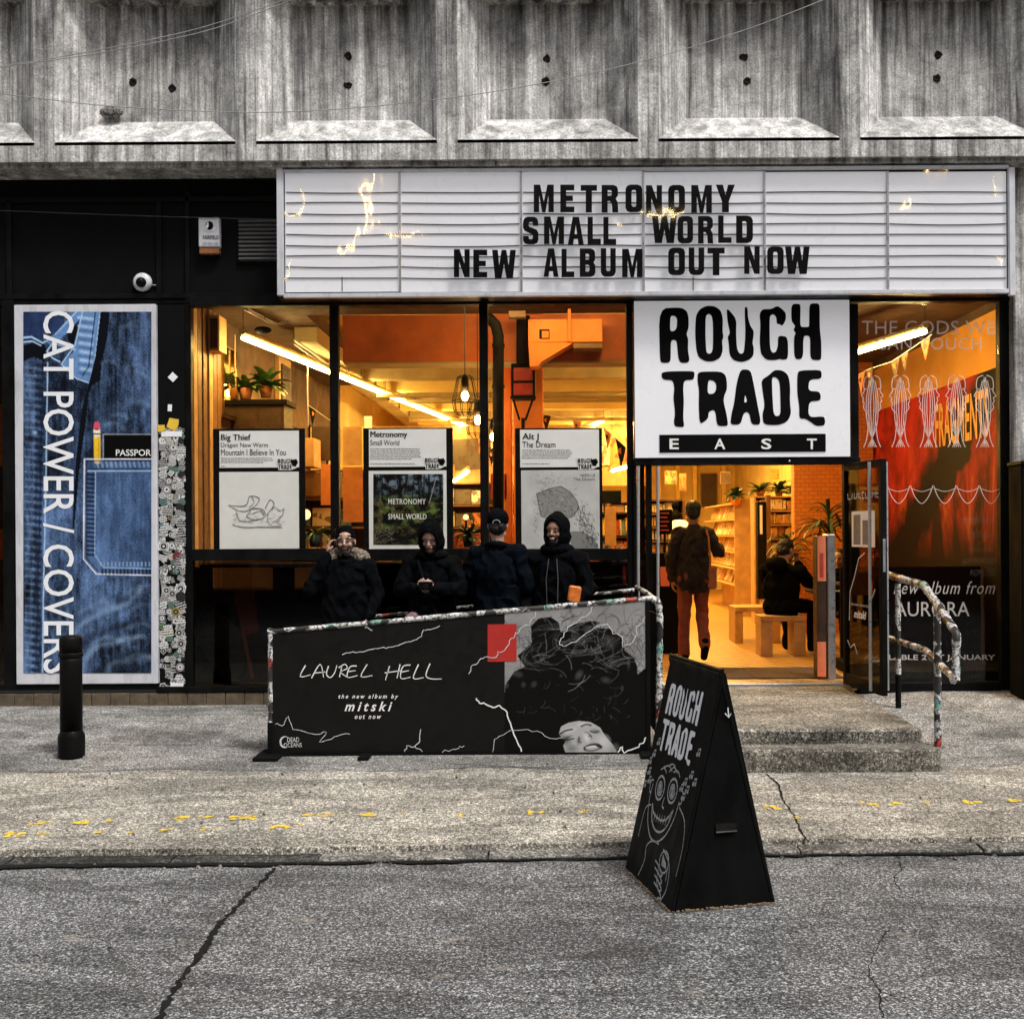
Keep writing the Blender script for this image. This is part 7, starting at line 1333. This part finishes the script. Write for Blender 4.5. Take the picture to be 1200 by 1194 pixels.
    if hat == 'cap':
        q = MB(); E_ = Hm.to_3x3().to_euler(); q.ball(Hm @ Vector((0, .020, .050)), (.094, .112, .094), 18, E_); blob('cap_crown', q, T, .006, M['cloth_black'], t, 2, lambda c: (Hi @ c).z < .005, .002, 2, 20)
        q = MB(); q.add([Hm @ Vector((.075*math.cos(a), -.07-.085*math.sin(a), .030+.008*math.sin(a)*1)) for a in [k*math.pi/12 for k in range(13)]]+[Hm @ Vector((.075*math.cos(a), -.07-.085*math.sin(a), .022+.008*math.sin(a))) for a in [k*math.pi/12 for k in range(13)]], [tuple(range(13)), tuple(range(25, 12, -1))]+[(i, i+13, (i+1) % 13+13, (i+1) % 13) for i in range(13)]); q.v = [tuple(T @ Vector(p)) for p in q.v]; q.build('cap_peak', M['cloth_black'], t)
        q = MB(); q.tube([T @ (Hm @ Vector((.030*math.cos(a), .130, .016+.026*math.sin(a)))) for a in [k*math.pi/8 for k in range(9)]], .004, 6); q.build('cap_strap', M['cable_grey'], t)
    return t, T, Hm
gp = lambda x, d: Vector((P(x, 623, d).x, d-10, pave_z(P(x, 623, d).x, d-10)+.004))
# man on the phone
L1 = gp(405, 9.3)
t, T, Hm = person('bearded person in black beanie and fur-collared parka holding a phone to the ear', L1, rz=.12, s=.905, hs=1.08, hr=(.0, 0, -.05), l=((-.33, -.06, 1.20), (-.165, -.07, 1.53)), lh=dict(d=(.16, .06, .95), n=(.9, .2, 0), c=.7, t=-1), r=((.29, -.02, 1.15), (.20, -.14, .95)), skin='skin_pale', hat='beanie', beard='hair_dark', coat='cloth_black', wide=1.12)
q = MB()
for a in range(-2, 15): an = math.pi*a/12; q.ball((.155*math.cos(an), .06+.10*math.sin(an), 1.52-.02*math.cos(2*an)), (.055, .05, .05), 10)
blob('fur_collar', q, T, .008, M['fur'], t, 1, wr=.022, wrs=45)
ph = tag(MB().box(-.006, .006, -.035, .035, -.07, .07).build('smartphone', M['black_gloss']), 'black phone held to the ear of the man in the beanie', 'phone'); ph.matrix_world = T @ Matrix.Translation((-.108, -.03, 1.63)) @ Euler((.35, .12, 0)).to_matrix().to_4x4()
# hooded person looking down at a camera
t, T, Hm = person('hooded person in black coat looking down at a small camera held in both hands', gp(506, 9.25), rz=-.10, s=.93, hp=(0, -.06, 1.64), hr=(.42, 0, 0), l=((-.27, -.06, 1.18), (-.075, -.26, 1.20)), r=((.27, -.06, 1.18), (.075, -.27, 1.20)), lh=dict(d=(.75, -.45, .3), n=(.1, .9, .2), c=.8, t=-1), rh=dict(d=(-.55, -.5, .3), n=(-.1, .9, .2), c=.8, t=1), skin='skin_pale', hood='cloth_black', down=True, wide=1.08)
k = thing('compact_camera', 'small black and silver camera held by the hooded person', 'camera', tuple(T @ Vector((.02, -.34, 1.22))))
def tb_(fn, nm, m): q = MB(); fn(q); q.v = [tuple(T @ Vector(p)) for p in q.v]; q.build(nm, M[m], k, .002)
tb_(lambda q: q.box(-.045, .075, -.355, -.325, 1.19, 1.26), 'camera_body', 'black_gloss'); tb_(lambda q: q.box(-.045, .075, -.354, -.326, 1.261, 1.268), 'camera_top', 'alu'); tb_(lambda q: q.tube([(.02, -.355, 1.222), (.02, -.385, 1.222)], .024, 14), 'lens', 'duct_black')
q = MB(); q.tube([T @ Vector(p) for p in ((-.11, -.10, 1.44), (-.02, -.18, 1.2), (.06, -.19, 1.0), (.14, -.14, .85))], .014, 8); tag(q.build('bag_strap', M['denim_black']), 'dark bag strap across the chest of the hooded person', 'strap')
q = MB(); c = P(484, 722, 9.0); q.ball(c-Vector((0, 0, .03)), (.075, .05, .06), 14); q.v = [tuple(Vector(p)+Vector((1, 1, 1))*.02*mnoise.noise(Vector(p)*14)) for p in q.v]; tag(q.build('striped_bag', simple('bag_stripe', (.18, .10, .11), .8, 0, .9, 30)), 'grey and red bag hanging below the hooded person', 'bag')
# person in a cap, back to the camera
person('person in black cap and black hooded jacket standing with the back to the street', gp(583, 9.2), rz=math.pi-.35, s=.985, hr=(0, 0, .3), skin='skin', hat='cap', coat='cloth_navy', hair='hair_dark', face=True, wide=1.08, l=((-.26, .0, 1.15), (-.16, -.2, 1.02)), r=((.26, .0, 1.15), (.16, -.2, 1.02)))
# smiling man
t, T, Hm = person('smiling person in raised black hood and open black coat holding an orange packet', gp(652, 9.12), rz=-.28, s=.955, hr=(.02, 0, -.12), skin='skin_brown', hood='cloth_black', smile=True, beard='hair_dark', r=((.30, -.02, 1.15), (.17, -.25, 1.04)), rh=dict(d=(-.1, -.5, -.75), n=(-.6, -.3, .3), c=.8, t=1), l=((-.30, .02, 1.16), (-.24, -.12, .93)), wide=1.14)
q = MB(); c = P(673, 696, 8.84); q.box(c.x-.05, c.x+.05, c.y-.02, c.y+.02, c.z-.07, c.z+.065, (0, .15, .2)); me = q.mesh('orange_packet', .012); o = link(me, 'orange_packet', M['orange_bag']); tag(o, 'crumpled orange packet in the hand of the smiling man', 'packet')
q = MB()
for x in (-.035, .035): q.tube([T @ Vector(p) for p in ((x, -.12, 1.42), (x*1.5, -.145, 1.25), (x*1.3, -.145, 1.0))], .004, 6)
tag(q.build('coat_lapel', M['cable_dark'], t), None)
# walking man inside
lw = dict(hl=(.09, 0, .92), kl=(.10, .02, .50), al=(.11, .06, .09), tl=(.13, -.08, .035), hr_=(-.09, 0, .92), kr=(-.09, -.06, .50), ar=(-.09, .20, .24), tr=(-.09, .12, .12))
lw = dict(hl=(-.09, 0, .92), kl=(-.10, -.05, .52), al=(-.10, .18, .20), tl=(-.10, .10, .06), hr_=(.09, 0, .92), kr=(.10, -.02, .50), ar=(.11, .03, .09), tr=(.13, -.12, .035))
t, T, Hm = person('person with dark hair walking into the shop in dark plaid jacket and brown trousers', Vector((P(812, 623, 11.86).x, 1.86, ZF)), rz=math.pi, s=.965, skin='skin_brown', hair='hair_dark', coat='cloth_plaid', legs='cloth_brown', face=False, legpose=lw, l=((-.28, .02, 1.20), (-.32, -.20, 1.26)), r=((.25, .02, 1.17), (.23, -.03, .92)), wide=.9, vox=.008, coat_len=.80)
q = MB(); q.tube([T @ Vector(p) for p in ((-.13, .0, 1.50), (-.15, .15, 1.38), (-.165, .165, 1.15), (-.17, .14, 1.0))], .011, 8); tag(q.build('tote_strap', M['canvas_tote']), 'shoulder strap of the tote carried by the walking man', 'strap')
q = MB(); q.box(-.25, -.15, -.02, .10, .80, 1.06); q.v = [tuple(T @ Vector(p)) for p in q.v]; tag(q.build('tote_bag', M['canvas_tote'], None, .02), 'brown canvas tote bag at the side of the walking man', 'bag')
# seated man inside, seen from behind
sz_ = .46; sp2 = dict(hl=(-.10, -.02, .56), kl=(-.16, -.42, .53), al=(-.16, -.40, .09), tl=(-.17, -.52, .04), hr_=(.10, -.02, .56), kr=(.16, -.42, .53), ar=(.16, -.40, .09), tr=(.17, -.52, .04))
a = P(917, 720, 12.35)
t, T, Hm = person('seated person in black hooded jacket, short hair, back to the door, hand at the mouth', Vector((a.x, 2.42, ZF)), rz=math.pi-.75, s=1.0, hp=(0, -.12, 1.17), hr=(.3, 0, -.1), r=((.27, -.16, .80), (.10, -.30, .90)), l=((-.25, -.20, .80), (-.05, -.28, 1.01)), lh=dict(d=(.1, .2, .9), n=(0, .9, 0), c=.6, t=-1), skin='skin', hair='hair_dark', coat='cloth_black', legpose=sp2, vox=.008, wide=1.22, coat_len=.52, lean=-.03)
q = MB(); q.ball((0, .10, 1.02), (.14, .08, .08), 14); blob('hood_down', q, T, .01, M['cloth_black'], t, 2, wr=.01)
# person half hidden by the open door
a = P(984, 690, 13.2); person('person in dark top with orange lit face, half hidden behind the open door', Vector((a.x, 3.2, ZF)), rz=-.5, s=.88, hp=(0, -.04, 1.20), hr=(.15, 0, 0), l=((-.25, -.15, .82), (-.12, -.35, .86)), r=((.25, -.15, .82), (.12, -.35, .86)), skin='skin', hair='hair_dark', legpose=sp2, vox=.009, coat_len=.52)
bench('plain stool bench under the half hidden person', a.x-.25, a.x+.25, 3.05, 3.4, 'stool_bench')

for x, d, coat, lab, rz in ((594, 13.6, 'cloth_red', 'customer in a red top browsing between the cap wearer and the smiling man', 2.2), (548, 15.2, 'cloth_brown', 'customer in a brown jacket browsing deep in the shop behind the second window', -.6)):
    person(lab.replace('customer', 'person'), Vector((P(x, 623, d).x, d-10, ZF)), rz=rz, s=.93, skin='skin', hair='hair_dark', coat=coat, face=False, vox=.012, l=((-.27, -.05, 1.16), (-.18, -.3, 1.12)), r=((.27, -.05, 1.16), (.18, -.3, 1.12)))
